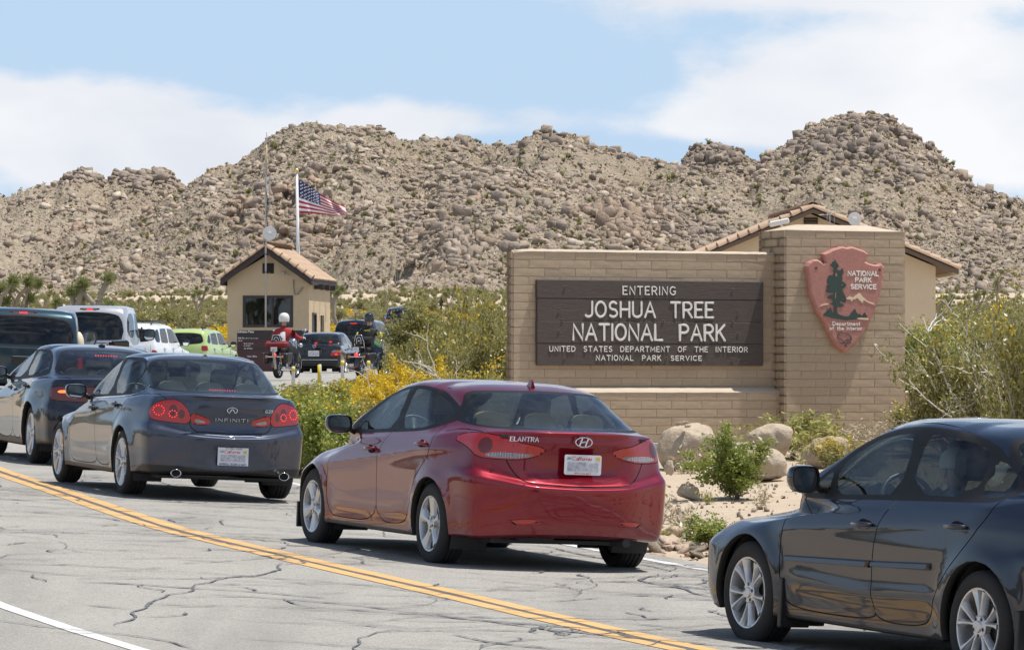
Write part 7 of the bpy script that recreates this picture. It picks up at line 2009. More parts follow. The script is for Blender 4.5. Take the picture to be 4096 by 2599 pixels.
RED = dict(name='red_sedan', label='dark red compact sedan with silver five spoke wheels waiting in front of the entrance wall', cat='car', paint=M_PRED, wb=2.70, ditch_v=.575, roof_v=(8.6, 10.0), arches=AR, glass_v=6.3,
 xr0=-.90, xf0=3.5, group='cars queueing along the road', disp=disp_red,
 rings=[ring((-.66, .10, .60, .2), (3.2, .2, .6, .3), .72, (.25, .23, .21, .21, .21, .21, .21), 3),
 ring((-.90, .15, .80, .22), (3.44, .30, .83, .28), (.845, .85, .85), (.28, .25, .21, .20, .20, .20, .20), 5),
 ring((-.955, .16, .835, .26), (3.55, .36, .862, .26), (.872, .868, .872), (.44, .42, .36, .34, .34, .36, .38), 6),
 ring((-.974, .17, .845, .28), (3.57, .38, .865, .27), (.884, .878, .882), (.635, .70, .56, .54, .56, .58, .55), 6),
 ring((-.905, .17, .825, .30), (3.50, .40, .85, .32), (.886, .880, .880), (.678, .79, .72, .69, .68, .66, .66), 7),
 ring((-.900, .18, .79, .32), (3.36, .44, .80, .40), (.872, .868, .864), (.98, .97, .88, .84, .81, .76, .76), 6),
 ring((-.880, .18, .745, .34), (3.10, .42, .70, .55), (.842, .838, .832), (1.075, 1.045, .985, .95, .915, .84, .85), 5),
 ring((-.72, .12, .70, .42), (2.55, .34, .775, .10), (.815, .812, .795), (1.093, 1.075, 1.015, .985, .955, .96, 1.0), 8),
 ring((-.33, .10, .655, .42), (2.05, .22, .705, .06), (.735, .735, .72), (1.25, 1.215, 1.19, 1.19, 1.17, 1.17, 1.235), 8),
 ring((.02, .07, .60, .36), (1.50, .12, .61, .06), (.635, .64, .625), (1.372, 1.350, 1.372, 1.388, 1.370, 1.352, 1.385), 5),
 ring((.24, .05, .42, .26), (1.40, .08, .41, .06), (.43, .43, .42), (1.412, 1.405, 1.418, 1.425, 1.42, 1.413, 1.42), 4),
 ring((.45, .0, .0, .05), (1.25, .0, .0, .05), 0.0, (1.430, 1.43, 1.434, 1.436, 1.434, 1.43, 1.432), 1)],
 dlo=[(2.16, .955), (1.96, 1.065), (1.76, 1.175), (1.52, 1.275), (1.27, 1.34), (.98, 1.368), (.70, 1.372), (.45, 1.345), (.22, 1.285), (-.02, 1.205), (-.14, 1.16), (-.02, 1.115), (.14, 1.06), (.34, 1.025), (.8, 1.0), (1.3, .978), (1.9, .952)],
 windows=[('fw', [(1.94, .985), (1.76, 1.10), (1.62, 1.18), (1.46, 1.255), (1.28, 1.305), (1.06, 1.335), (1.02, 1.337), (1.045, 1.02), (1.5, .998)], 1), ('rw', [(.885, 1.025), (.905, 1.34), (.74, 1.342), (.55, 1.33), (.36, 1.285), (.16, 1.225), (.05, 1.17), (.14, 1.105), (.34, 1.055), (.6, 1.035)], 1)],
 rearglass=([(-.5, 1.362), (.44, 1.345), (.56, 1.325), (.60, 1.25), (.66, 1.14), (.665, 1.11), (.62, 1.098), (.3, 1.094), (-.5, 1.092)], .42, 6.75),
 windshield=([(-.5, 1.375), (.46, 1.355), (.56, 1.33), (.68, 1.03), (.66, .99), (-.5, 1.0)], 1.0, 7.05),
 lamps=[('lamp', [(1.45, .995), (1.2, 1.045), (.86, 1.040), (.62, .990), (.30, .948), (.38, .895), (.50, .858), (.74, .852), (1.0, .862), (1.13, .93)], 1),
  ('lampc', [(.40, .897), (.50, .868), (.72, .862), (.90, .868), (.93, .890), (.80, .905), (.60, .902)], 1), ('lampr', [(.93 + .082 * math.cos(a) - .0, .955 + .062 * math.sin(a)) for a in np.linspace(0, 6.2, 20)], 0), ('lamps', [(.615, .85), (.622, .85), (.632, 1.0), (.625, 1.0)], 0)],
 lampnames={'lamp': ('tail_light', M_RED), 'lampc': ('reversing_lens', M_CLR), 'lampr': ('tail_light_ring', M_REDD), 'lamps': ('lamp_split', M_SEAM), 'hl': ('headlight', M_CLR)},
 flamps=[('hl', [(1.05, .76), (1.25, .80), (1.55, .86), (1.45, .80), (1.2, .70), (1.02, .68)], 1)],
 doors=[('dF', [(2.22, .96), (2.245, .80), (2.33, .60), (2.31, .40), (2.25, .29), (2.16, .262), (1.15, .272), (1.18, .60), (1.17, .86), (1.03, 1.02), (1.02, 1.2), (1.6, 1.12), (2.05, .99)]),
  ('dR', [(1.15, .272), (1.18, .60), (1.17, .86), (1.03, 1.02), (1.02, 1.2), (.3, 1.2), (.06, 1.15), (.065, 1.0), (.02, .88), (.17, .76), (.345, .63), (.41, .47), (.48, .34), (.60, .283)])],
 bootlid=[([(-.5, .655), (.34, .665), (.46, .695), (.52, .76), (.575, .87), (.615, .985), (.69, 1.045), (.715, 1.075), (.70, 1.2), (-.5, 1.2)], 1)], lid_v=6.72, lid_x=-.3,
 rearcuts=[('refl', [(.30, .402), (.45, .408), (.58, .385), (.57, .368), (.40, .378)], 1, None)], rearmats=[('refl', M_RED, 'rear_reflector', False)],
 black_low=lambda D: .235 + .0 * D[:, 0], under=(-.62, 3.2, .60, .21), fuel=(-.15, .86, .078), wheel=dict(r=.317, rim=.213, spokes=5, sw=(.040, .072), w=.205), track=.872)
red, redsh = build_car(RED, car_matrix(.15, 35.125, 22.16, -1.376))
for s in (1, -1):
 handle(red, 1.33, .875, .845, s, M_PRED, .19, R_(4)); handle(red, .21, .868, .925, s, M_PRED, .19, R_(4))
 mirror(red, 1.93, .83, 1.02, s, M_BLKG, .22, .15)
interior(red, [(1.15, .38), (1.15, -.38)], .28, M_BEIGE, 1.80, .37, shelf=(-.75, -.15, 1.04), hw=.64, belt=.96)
def chr_text(root, t, x, y0, y1, z, h, w, d=.006, slant=.1, mat=None):
 """chrome lettering on a rear panel; y0 > y1 (left to right as seen from behind)"""
 letters(t, 0, 0, h, w, lambda u_, v_, hh: (x - hh + 0 * v_, y0 - u_, z + v_), 0, d, mat or M_CHR, root, joined=True, name='badge_lettering', fit=y0 - y1, slant=slant, gap=.3)
chr_text(red, 'ELANTRA', -.925, .60, .37, .998, .032, .0035)
mb = MB()
El = [(.068 * math.cos(a), .037 * math.sin(a)) for a in np.linspace(0, 2 * math.pi, 29)]
capsule_sweep(mb, El, .0048, lambda u_, v_, hh: (-.936 - hh, -u_, 1.005 + v_), 0, .008)
for st in ([(-.034, -.024), (-.014, .027)], [(.014, -.027), (.034, .024)], [(-.026, -.004), (0, .002), (.026, .004)]): capsule_sweep(mb, chaikin(st, 2, False), .0065, lambda u_, v_, hh: (-.936 - hh, -u_, 1.005 + v_), 0, .009)
mb.obj('round_emblem', M_CHR, red)
plate(red, Matrix(((0, -1, 0, -.925), (-1, 0, 0, -.005), (0, 0, 1, .832), (0, 0, 0, 1))) , month='JUN')
mb = MB(); P = [(-.10, 0), (.05, 0), (.03, .05), (.012, .075), (-.005, .075), (-.04, .035)]
mb.prism(chaikin(P, 1), -.018, .018, lambda u_, v_, d: (.16 - u_, d * (1 - v_ / .1), 1.385 + v_)); mb.prism(chaikin(P, 1)[::-1], .018, -.018, lambda u_, v_, d: (.16 - u_, d * (1 - v_ / .1), 1.385 + v_)); mb.obj('shark_fin_antenna', M_PRED, red)
mb = MB(); mb.box(-.60, -.56, -.16, .12, 1.05, 1.09, ch=.012); mb.obj('high_brake_light', M_REDD, red)
mb = MB(); mb.box(-.72, -.5, .10, .42, .23, .30, ch=.03); mb.tube([(-.8, -.45, .24), (-.6, -.42, .24)], .035, 10); mb.obj('exhaust', M_INT, red)
for s in (1, -1):
 mb = MB(); mb.box(3.03, 3.06, s * .72, s * .875, .13, .34, ch=.004); mb.obj('mud_flap', M_BLK, red)
def morph(rings, xm, wm=1.0, zm=None, zr=None):
 """the same kind of body with other lengths, widths and heights"""
 xa, xb = zip(*xm); za, zb_ = zip(*(zm or [(0, 0), (2, 2)]))
 f = lambda x: float(np.interp(x, xa, xb)); g = lambda z: float(np.interp(z, za, zb_))
 wf_ = wm if callable(wm) else (lambda w, i: w * wm)
 out = []
 for i, R in enumerate(rings):
  xr, br, wr, cr = R['r']; xf, bf, wf, cf = R['f']
  out.append(dict(r=(f(xr), br, wf_(wr, i), cr), f=(f(xf), bf, wf_(wf, i), cf), w=tuple(wf_(w, i) for w in R['w']), z=tuple(g(z) for z in R['z']), n=R['n']))
 return out
RR = RED['rings']
# ---------------------------------------------------------------- slate grey sports sedan
AI = [(0, .33, .372), (2.85, .33, .368)]
def disp_inf(V, N, v, t):
 V = flares(V, N, AI, .022, .08)
 V = crease(V, [(-.7, .90), (.4, .90), (1.5, .80), (2.6, .74), (3.2, .70)], .014, .05, .04)
 V = crease(V, [(.4, .34), (1.4, .33), (2.4, .34)], .010, .06, .03, fade=.25)
 rear = (t < 4.3) & (V[:, 0] < -.5)
 V[:, 0] += .030 * smask(V[:, 1], -.5, .215, .03) * smask(V[:, 2], .345, .545, .018) * rear
 V[:, 0] += .022 * smask(V[:, 1], -.5, .36, .06) * smask(V[:, 2], .69, .86, .03) * rear
 V[:, 0] -= .022 * np.exp(-((V[:, 2] - 1.045) / .022) ** 2) * rear * (V[:, 1] < .62)
 V[:, 0] += .05 * sstep(.36, .28, V[:, 2]) * rear * 0
 return V
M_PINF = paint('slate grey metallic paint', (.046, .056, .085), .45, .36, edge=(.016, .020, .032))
INF = dict(name='grey_sedan', label='slate grey sports sedan with twin exhausts queueing left of the red sedan', cat='car', paint=M_PINF, wb=2.85, arches=AI, glass_v=6.3, group='cars queueing along the road',
 xr0=-1.0, xf0=3.62, disp=disp_inf, ditch_v=.565, roof_v=(8.6, 10.0), q=.85, chrome_w=.014, fuel=None,
 rings=morph(RR, [(-.98, -1.075), (-.88, -1.0), (-.72, -.76), (-.33, -.36), (.02, -.02), (.45, .35), (1.25, 1.0), (1.40, 1.12), (1.50, 1.25), (2.05, 1.84), (2.55, 2.40), (2.75, 2.85), (3.57, 3.68)], .998, [(0, 0), (.25, .25), (.635, .62), (.68, .655), (.98, .96), (1.075, 1.05), (1.093, 1.085), (1.436, 1.458), (2, 2)]),
 dlo=[(1.98, .945), (1.78, 1.05), (1.55, 1.18), (1.30, 1.285), (1.05, 1.355), (.80, 1.385), (.55, 1.393), (.30, 1.375), (.06, 1.325), (-.12, 1.26), (-.22, 1.19), (-.20, 1.10), (-.10, 1.02), (.3, .995), (1.0, .97), (1.7, .945)],
 windows=[('fw', [(1.80, .975), (1.62, 1.10), (1.42, 1.205), (1.20, 1.29), (1.0, 1.34), (.88, 1.358), (.905, 1.0), (1.4, .985)], 1), ('rw', [(.77, 1.01), (.755, 1.362), (.55, 1.368), (.32, 1.350), (.14, 1.312), (.19, 1.025)], 1), ('qw', [(.155, 1.03), (.11, 1.30), (-.06, 1.245), (-.18, 1.18), (-.165, 1.11), (-.08, 1.04)], 1)],
 rearglass=([(-.5, 1.392), (.44, 1.376), (.56, 1.352), (.61, 1.26), (.67, 1.15), (.66, 1.105), (.60, 1.088), (.3, 1.083), (-.5, 1.081)], .4, 6.75),
 windshield=([(-.5, 1.385), (.46, 1.365), (.56, 1.34), (.68, 1.03), (.66, .99), (-.5, 1.0)], .8, 7.05),
 lamps=[('lamp', [(1.10, .865), (1.0, .945), (.84, .985), (.66, .995), (.56, .955), (.455, .878), (.445, .755), (.70, .765), (1.02, .785)], 1), ('lampi', [(.450, .872), (.30, .832), (.235, .800), (.235, .755), (.440, .750)], 1), ('lampd', [(.70 + .066 * math.cos(a), .880 + .062 * math.sin(a)) for a in np.linspace(0, 6.1, 18)], 0), ('lampd', [(.575 + .048 * math.cos(a), .850 + .046 * math.sin(a)) for a in np.linspace(0, 6.1, 18)], 0), ('lampc', [(.405, .815), (.32, .795), (.275, .78), (.30, .768), (.40, .772)], 1)],
 lampnames={'lamp': ('tail_light', M_RED), 'lampd': ('tail_light_ring', M_REDD), 'lampi': ('boot_light', M_RED), 'lampc': ('reversing_lens', M_CLR), 'hl': ('headlight', M_CLR)},
 flamps=[('hl', [(1.0, .70), (1.2, .76), (1.5, .80), (1.4, .74), (1.15, .65)], 1)],
 doors=[('dF', [(2.20, .93), (2.24, .76), (2.33, .60), (2.31, .42), (2.22, .30), (2.12, .262), (1.02, .268), (1.14, .42), (1.21, .66), (1.20, .86), (1.10, .98), (.84, 1.0), (.83, 1.2), (1.3, 1.2), (1.9, .97)]),
  ('dR', [(1.02, .268), (1.14, .42), (1.21, .66), (1.20, .86), (1.10, .98), (.84, 1.0), (.83, 1.2), (.2, 1.2), (-.1, 1.1), (-.06, .97), (.16, .82), (.40, .70), (.47, .55), (.47, .38), (.50, .275)])],
 bootlid=[([(-.5, .67), (.34, .674), (.385, .69), (.425, .75), (.45, .88), (.60, .965), (.67, 1.03), (.70, 1.06), (.68, 1.2), (-.5, 1.2)], 1)], lid_v=6.72, lid_x=-.35,
 black_low=lambda D: .30 + .035 * np.minimum(1, (D[:, 1] / .5) ** 2) - np.where(D[:, 0] > -.55, .085, 0), under=(-.75, 3.3, .66, .20), wheel=dict(r=.33, rim=.240, spokes=7, twin=.20, sw=(.024, .036), w=.225), track=.876)
def surf_x(sh, y, z):
 D = sh.D; m = (D[:, 0] < .2); d = np.hypot(D[m, 1] - y, D[m, 2] - z); i = np.argsort(d)[:3]; w = 1 / (d[i] + 1e-4)
 return float((D[m, 0][i] * w).sum() / w.sum())
inf, infsh = build_car(INF, car_matrix(-3.168, 46.088, 18.63, -1.087))
for s in (1, -1):
 handle(inf, 1.30, .880, .845, s, M_PINF, .19, R_(4)); handle(inf, .29, .880, .905, s, M_PINF, .19, R_(4)); mirror(inf, 1.85, .83, 1.0, s, M_BLKG, .22, .15)
interior(inf, [(1.0, .38), (1.0, -.38)], .20, M_GREYL, 1.6, .34, shelf=(-.62, -.1, 1.02), hw=.64, belt=.96)
chr_text(inf, 'INFINITI', -1.012, .165, -.165, .795, .030, .0026, slant=0)
chr_text(inf, 'G37', -1.012, -.345, -.42, .893, .030, .0032, slant=.1)
mb = MB()
for st in ([(.052 * math.sin(a), .030 * math.cos(a)) for a in np.linspace(-2.55, 2.55, 30)],): capsule_sweep(mb, [(p[0], p[1]) for p in st], .0042, lambda u_, v_, hh: (-1.016 - hh, -u_ + .0, .905 + v_), 0, .007)
capsule_sweep(mb, [(-.030, -.025), (-.006, .012), (.006, .012), (.030, -.025)], .004, lambda u_, v_, hh: (-1.016 - hh, -u_, .905 + v_), 0, .007)
mb.obj('oval_emblem', M_CHR, inf)
plate(inf, Matrix(((0, -1, 0, -1.040), (-1, 0, 0, -.02), (0, 0, 1, .445), (0, 0, 0, 1))), frame=('877 344 CARS', 'UNIVERSAL LEASING & SALES'), month='AUG', url=None)
mb = MB(); mb.box(-1.024, -1.00, -.42, .42, 1.012, 1.021, ch=.003); mb.obj('boot_strip', M_PINF, inf)
for yc in (.56, -.56):
 e = bpy.data.objects.new('exhaust_tip', None); link(e, inf)
 mb = MB(); mb.lathe([(.030, .06), (.044, -.02), (.047, -.055), (.043, -.057), (.040, -.03), (.036, .03)], 20, Matrix.Translation((-1.0, yc, .262)) @ Matrix.Rotation(R_(90), 4, 'Y') @ Matrix.Rotation(0, 4, 'X') if False else Matrix.Translation((-.99, yc, .262)) @ Matrix.Diagonal((1, 1.15, .85, 1)), axis='x'); mb.obj('chrome_pipe', M_CHR, e, True)
 mb = MB(); mb.lathe([(.042, -.02), (.001, -.01)], 16, Matrix.Translation((-1.0, yc, .262)) @ Matrix.Diagonal((1, 1.15, .85, 1)), axis='x'); mb.obj('pipe_bore', M_SEAM, e)
for s in (1, -1):
 for (yc, zc, rr_, n_) in ((.70, .880, .048, 12), (.575, .850, .034, 9)):
  mb = MB()
  for i in range(n_):
   a = 2 * math.pi * i / n_; yy_ = yc + rr_ * math.cos(a); zz9 = zc + rr_ * math.sin(a); mb.ell((surf_x(infsh, yy_, zz9) - .001, s * yy_, zz9), (.005, .006, .006), 8, 5)
  mb.obj('tail_light_diodes', M_REDON, inf)
mb = MB()
for i in range(11): mb.ell((-.60, -.13 + i * .026 + 0, 1.10), (.004, .007, .006), 6, 4)
mb.obj('high_brake_light', M_REDON, inf)
mb = MB(); mb.prism(chaikin([(-.09, 0), (.07, 0), (.05, .02), (.0, .052), (-.04, .03)], 1), -.03, .03, lambda u_, v_, d: (.15 - u_, d * (1 - v_ / .07), 1.405 + v_)); mb.prism(chaikin([(-.09, 0), (.07, 0), (.05, .02), (.0, .052), (-.04, .03)], 1)[::-1], .03, -.03, lambda u_, v_, d: (.15 - u_, d * (1 - v_ / .07), 1.405 + v_)); mb.obj('roof_antenna_fin', M_PINF, inf)
# ---------------------------------------------------------------- dark hatchback-sedan at the right edge, with its driver
AS = [(0, .318, .368), (2.645, .318, .362)]
def disp_sub(V, N, v, t):
 V = flares(V, N, AS, .024, .085)
 V = crease(V, [(-.6, .86), (.4, .86), (1.4, .80), (2.4, .73)], .010, .07, .05)
 V = crease(V, [(.36, .44), (1.3, .41), (2.25, .43)], .016, .05, .03, fade=.22)
 return V
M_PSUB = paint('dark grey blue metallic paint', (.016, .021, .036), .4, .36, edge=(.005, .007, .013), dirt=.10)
SUB = dict(name='dark_sedan', label='dark grey blue sedan cut off by the right edge of the photo', cat='car', paint=M_PSUB, wb=2.645, arches=AS, glass_v=6.3, group='cars queueing along the road',
 xr0=-.98, xf0=3.46, disp=disp_sub, ditch_v=.60, roof_v=(8.6, 10.0),
 rings=morph(RR, [(-.98, -1.03), (-.72, -.60), (-.33, -.24), (.02, .08), (.45, .45), (1.25, 1.35), (1.40, 1.50), (1.50, 1.62), (2.05, 2.13), (2.55, 2.62), (2.75, 2.78), (3.1, 3.04), (3.57, 3.54)], .985, [(0, 0), (.3, .3), (.66, .66), (.85, .83), (.955, .935), (1.0, .985), (1.19, 1.205), (1.375, 1.40), (1.436, 1.468), (2, 2)]),
 dlo=[(2.24, .925), (2.04, 1.04), (1.85, 1.16), (1.70, 1.262), (1.48, 1.348), (1.21, 1.395), (.95, 1.405), (.69, 1.40), (.48, 1.372), (.24, 1.318), (.03, 1.245), (-.10, 1.175), (-.12, 1.09), (-.06, 1.012), (.3, .998), (1.0, .972), (1.8, .935)],
 windows=[('aw', [(2.09, .965), (1.86, .965), (1.86, 1.115)], 0), ('fw', [(1.80, .965), (1.805, 1.125), (1.69, 1.218), (1.48, 1.308), (1.21, 1.352), (1.04, 1.364), (1.03, 1.005), (1.4, .985)], 1), ('rw', [(.895, 1.012), (.925, 1.364), (.69, 1.360), (.48, 1.332), (.285, 1.283), (.245, 1.03)], 1), ('qw', [(.205, 1.03), (.235, 1.268), (.05, 1.203), (-.045, 1.148), (-.035, 1.045)], 1)],
 rearglass=([(-.5, 1.39), (.44, 1.37), (.56, 1.345), (.60, 1.25), (.66, 1.14), (.665, 1.11), (.62, 1.098), (.3, 1.094), (-.5, 1.092)], .42, 6.75),
 windshield=([(-.5, 1.40), (.46, 1.375), (.56, 1.35), (.69, 1.02), (.66, .975), (-.5, .985)], 1.0, 7.05),
 lamps=[('lamp', [(1.3, .95), (.86, .98), (.62, .96), (.50, .90), (.62, .82), (1.0, .82)], 1)],
 lampnames={'lamp': ('tail_light', M_RED), 'hl': ('headlight', M_CLR), 'hla': ('amber_side_lens', M_AMB)},
 flamps=[('hl', [(.70, .65), (1.05, .64), (1.22, .68), (1.40, .775), (1.50, .85), (1.25, .86), (.8, .84)], 1), ('hla', [(1.02, .64), (1.22, .68), (1.40, .775), (1.47, .84), (1.30, .83), (1.10, .74)], 1)],
 doors=[('dF', [(2.17, .92), (2.22, .80), (2.245, .66), (2.235, .48), (2.19, .335), (2.10, .262), (1.09, .262), (1.155, .36), (1.17, .58), (1.155, .72), (1.10, .88), (1.0, .99), (.98, 1.2), (1.6, 1.2), (2.0, 1.0)]),
  ('dR', [(1.09, .262), (1.155, .36), (1.17, .58), (1.155, .72), (1.10, .88), (1.0, .99), (.98, 1.2), (.2, 1.2), (-.06, 1.1), (-.055, 1.0), (.0, .90), (.19, .71), (.33, .60), (.455, .46), (.49, .34), (.58, .27)])],
 seams_side=[[(2.98, .81), (3.02, .60), (2.99, .50)]], bootlid=[], lid_v=0,
 black_low=lambda D: .225 + 0 * D[:, 0], under=(-.7, 3.2, .66, .20), wheel=dict(r=.318, rim=.216, spokes=5, twin=.52, sw=(.020, .034), w=.205), track=.866)
for i_, R_x in enumerate(SUB['rings']):
 xf_, bf_, wf_, cf_ = R_x['f']
 if i_ < 6: R_x['f'] = (xf_ + .04, bf_ * .72, wf_ * 1.01, cf_ * .75)
sub, subsh = build_car(SUB, car_matrix(3.361, 25.557, 26.12, -1.667))
for s in (1, -1):
 handle(sub, 1.28, .862, .815, s, M_PSUB, .20, R_(2)); handle(sub, .25, .862, .862, s, M_PSUB, .20, R_(2)); mirror(sub, 1.90, .82, 1.045, s, M_BLKG, .20, .165)
 for (a, b, z0_, z1_) in ((2.17, 1.20, .565, .595), (1.16, .52, .597, .625)):
  mb = MB(); y_ = .872 * s
  mb.add([(a, y_, z0_ - .02), (b, y_, z1_ - .028), (b - .01, y_, z1_ + .016), (a, y_, z0_ + .014), (a - .01, y_ + .020 * s, z0_ - .016), (b + .01, y_ + .020 * s, z1_ - .022), (b + .005, y_ + .018 * s, z1_ + .006), (a - .01, y_ + .018 * s, z0_ + .006)], [(0, 1, 5, 4), (1, 2, 6, 5), (2, 3, 7, 6), (3, 0, 4, 7), (4, 5, 6, 7)]); mb.obj('door_moulding', M_PSUB, sub)
 for x_ in (2.21, -.43):
  mb = MB(); mb.box(x_ - .03, x_ + .01, min(s * .68, s * .885), max(s * .68, s * .885), .14, .44, ch=.006); mb.obj('mud_flap', M_BLK, sub)
interior(sub, [(1.05, .37), (1.05, -.37)], .22, M_GREYC, 1.72, .33, shelf=(-.6, -.1, 1.0), hw=.64, belt=.95)
mb = MB(); mb.box(1.55, 1.60, -.12, .12, 1.255, 1.315, ch=.02); mb.obj('rear_view_mirror', M_BLK, sub)
def figure(name, joints, edges, rad, mat, parent, sub_=1):
 me = bpy.data.meshes.new(name); me.from_pydata([tuple(j) for j in joints], edges, [])
 o = bpy.data.objects.new(name, me); COL.objects.link(o)
 md = o.modifiers.new('skin', 'SKIN'); md.use_smooth_shade = True
 for i, r in enumerate(rad): me.skin_vertices[0].data[i].radius = (r, r) if isinstance(r, float) else r
 me.skin_vertices[0].data[0].use_root = True
 o.modifiers.new('subd', 'SUBSURF').levels = sub_; o.modifiers['subd'].render_levels = sub_
 dg = bpy.context.evaluated_depsgraph_get(); dg.update()
 m2 = bpy.data.meshes.new_from_object(o.evaluated_get(dg)); bpy.data.objects.remove(o)
 m2.materials.clear(); m2.materials.append(mat)
 for p_ in m2.polygons: p_.use_smooth = True
 return link(bpy.data.objects.new(name, m2), parent)
M_SKIN = flat('skin', (.50, .30, .21), .6, var=.08)
drv = empty('person', mat=car_matrix(3.361, 25.557, 26.12, -1.667) @ Matrix.Translation((1.02, .37, .42))); tag(drv, 'driver in a white cap and dark shirt sitting in the dark sedan', 'person')
J = [(.12, 0, .10), (.06, 0, .26), (.02, 0, .44), (.03, 0, .56), (.05, 0, .63), (.03, .19, .50), (.14, .24, .28), (.42, .14, .38), (.03, -.19, .50), (.14, -.24, .28), (.42, -.14, .38), (.5, .12, .14), (.82, .12, .10), (.5, -.12, .14), (.82, -.12, .10)]
figure('body', J, [(0, 1), (1, 2), (2, 3), (3, 4), (2, 5), (5, 6), (6, 7), (2, 8), (8, 9), (9, 10), (0, 11), (11, 12), (0, 13), (13, 14)], [(.14, .12), (.14, .11), (.16, .11), .06, .055, .07, .05, .035, .07, .05, .035, .085, .06, .085, .06], flat('dark shirt', (.03, .035, .045), .9), drv)
mb = MB(); mb.ell((.06, 0, .73), (.095, .078, .12), 16, 10); mb.ell((.155, 0, .72), (.022, .016, .022), 8, 5); mb.ell((.06, .078, .72), (.018, .012, .03), 8, 5); mb.obj('head', M_SKIN, drv, True)
mb = MB(); mb.lathe([(.106, -.01), (.108, .02), (.098, .07), (.06, .105), (.001, .118)], 18, Matrix.Translation((.055, 0, .755))); mb.lathe([(.10, 0), (.175, -.012)], 8, Matrix.Translation((.06, 0, .758)), a0=R_(-50), a1=R_(50)); mb.obj('cap', flat('white cap cloth', (.62, .62, .60), .9), drv, True)
# ---------------------------------------------------------------- dark muscle sedan at the left edge
AD_ = [(0, .36, .405), (3.052, .36, .40)]
def disp_dod(V, N, v, t):
 V = flares(V, N, AD_, .030, .10)
 V = crease(V, [(-.7, .90), (.3, .95), (.8, .86), (1.5, .78), (2.6, .75)], .020, .06, .05)
 rear = (t < 4.3) & (V[:, 0] < -.5)
 V[:, 0] += .045 * smask(V[:, 1], -.5, .93, .03) * smask(V[:, 2], .72, .93, .02) * rear * 0
 return V
M_PDOD = paint('near black blue paint', (.012, .015, .028), .35, .32, edge=(.005, .006, .011))
DOD = dict(name='black_sedan', label='near black large sedan with glowing tail light behind the slate grey sedan', cat='car', paint=M_PDOD, wb=3.052, arches=AD_, glass_v=6.3, group='cars queueing along the road',
 xr0=-1.0, xf0=4.0, disp=disp_dod, ditch_v=.60, roof_v=(8.6, 10.0), q=.6,
 rings=morph(RR, [(-.98, -1.07), (-.88, -1.03), (-.72, -.70), (-.33, -.33), (.02, .08), (.45, .5), (1.25, 1.2), (1.40, 1.35), (1.50, 1.45), (2.05, 2.05), (2.55, 2.75), (2.75, 3.05), (3.57, 4.0)], lambda w, i: w * (1.075 if i < 8 else (1.05 if i == 8 else 1.03)), [(0, 0), (.25, .25), (.68, .66), (.985, 1.01), (1.075, 1.075), (1.093, 1.11), (1.19, 1.23), (1.436, 1.48), (2, 2)]),
 dlo=[(2.15, 1.0), (1.9, 1.12), (1.6, 1.25), (1.3, 1.345), (1.0, 1.395), (.7, 1.405), (.4, 1.38), (.15, 1.31), (-.02, 1.20), (-.08, 1.10), (.1, 1.055), (.8, 1.02), (1.6, .99)],
 windows=[('fw', [(1.95, 1.02), (1.7, 1.17), (1.45, 1.27), (1.2, 1.34), (.98, 1.365), (1.0, 1.05)], 1), ('rw', [(.86, 1.06), (.86, 1.372), (.6, 1.372), (.38, 1.345), (.30, 1.31), (.30, 1.085)], 1), ('qw', [(.26, 1.09), (.26, 1.295), (.12, 1.235), (.02, 1.12)], 1)],
 rearglass=([(-.5, 1.41), (.44, 1.395), (.56, 1.37), (.62, 1.27), (.68, 1.16), (.68, 1.125), (.60, 1.112), (-.5, 1.11)], .35, 6.75),
 windshield=([(-.5, 1.41), (.46, 1.39), (.56, 1.365), (.72, 1.06), (.66, 1.02), (-.5, 1.03)], .9, 7.05),
 lamps=[('lamp', [(1.15, .93), (.95, .975), (-.5, .975), (-.5, .80), (.9, .79), (1.12, .815)], 1), ('lampg', [(.96, .915), (.80, .928), (.62, .930), (.62, .897), (.80, .893), (.94, .89)], 1)],
 lampnames={'lamp': ('tail_light', M_REDD), 'lampg': ('lit_tail_light', M_REDO2), 'hl': ('headlight', M_CLR)}, flamps=[],
 doors=[('dF', [(2.3, .98), (2.36, .75), (2.33, .42), (2.2, .28), (1.15, .28), (1.2, .6), (1.15, .9), (.95, 1.05), (.95, 1.2), (1.8, 1.15)]), ('dR', [(1.15, .28), (1.2, .6), (1.15, .9), (.95, 1.05), (.95, 1.2), (.1, 1.2), (.0, 1.0), (.15, .88), (.42, .72), (.5, .5), (.55, .3)])],
 bootlid=[([(-.5, .70), (.50, .705), (.56, .75), (.58, 1.0), (.60, 1.06), (.7, 1.09), (.7, 1.2), (-.5, 1.2)], 1)], lid_v=6.72, lid_x=-.4, black_low=lambda D: .30 + 0 * D[:, 0], under=(-.7, 3.5, .66, .22),
 wheel=dict(r=.36, rim=.255, spokes=5, sw=(.05, .06), w=.23, twin=.0), track=.93, fuel=(-.1, .99, .075))
dod, _ = build_car(DOD, car_matrix(-5.05, 55.6, 16.5, -.93))
for s in (1, -1): handle(dod, 1.30, .95, .90, s, M_PDOD, .19, R_(3)); handle(dod, .30, .95, .94, s, M_PDOD, .19, R_(3)); mirror(dod, 2.02, .89, 1.07, s, M_BLKG, .25, .16)
interior(dod, [(1.1, .40), (1.1, -.40)], .25, M_GREYC, 1.8, .36, shelf=(-.7, -.1, 1.05), hw=.72, belt=1.0)
mb = MB()
for i in range(9): mb.ell((.12, -.13 + i * .0325, 1.352), (.004, .010, .009), 6, 4)
mb.obj('high_brake_light', M_REDON, dod)
mb = MB(); mb.ell((.42, 0, 1.472), (.09, .045, .028), 12, 6); mb.obj('roof_antenna_fin', M_PDOD, dod, True)
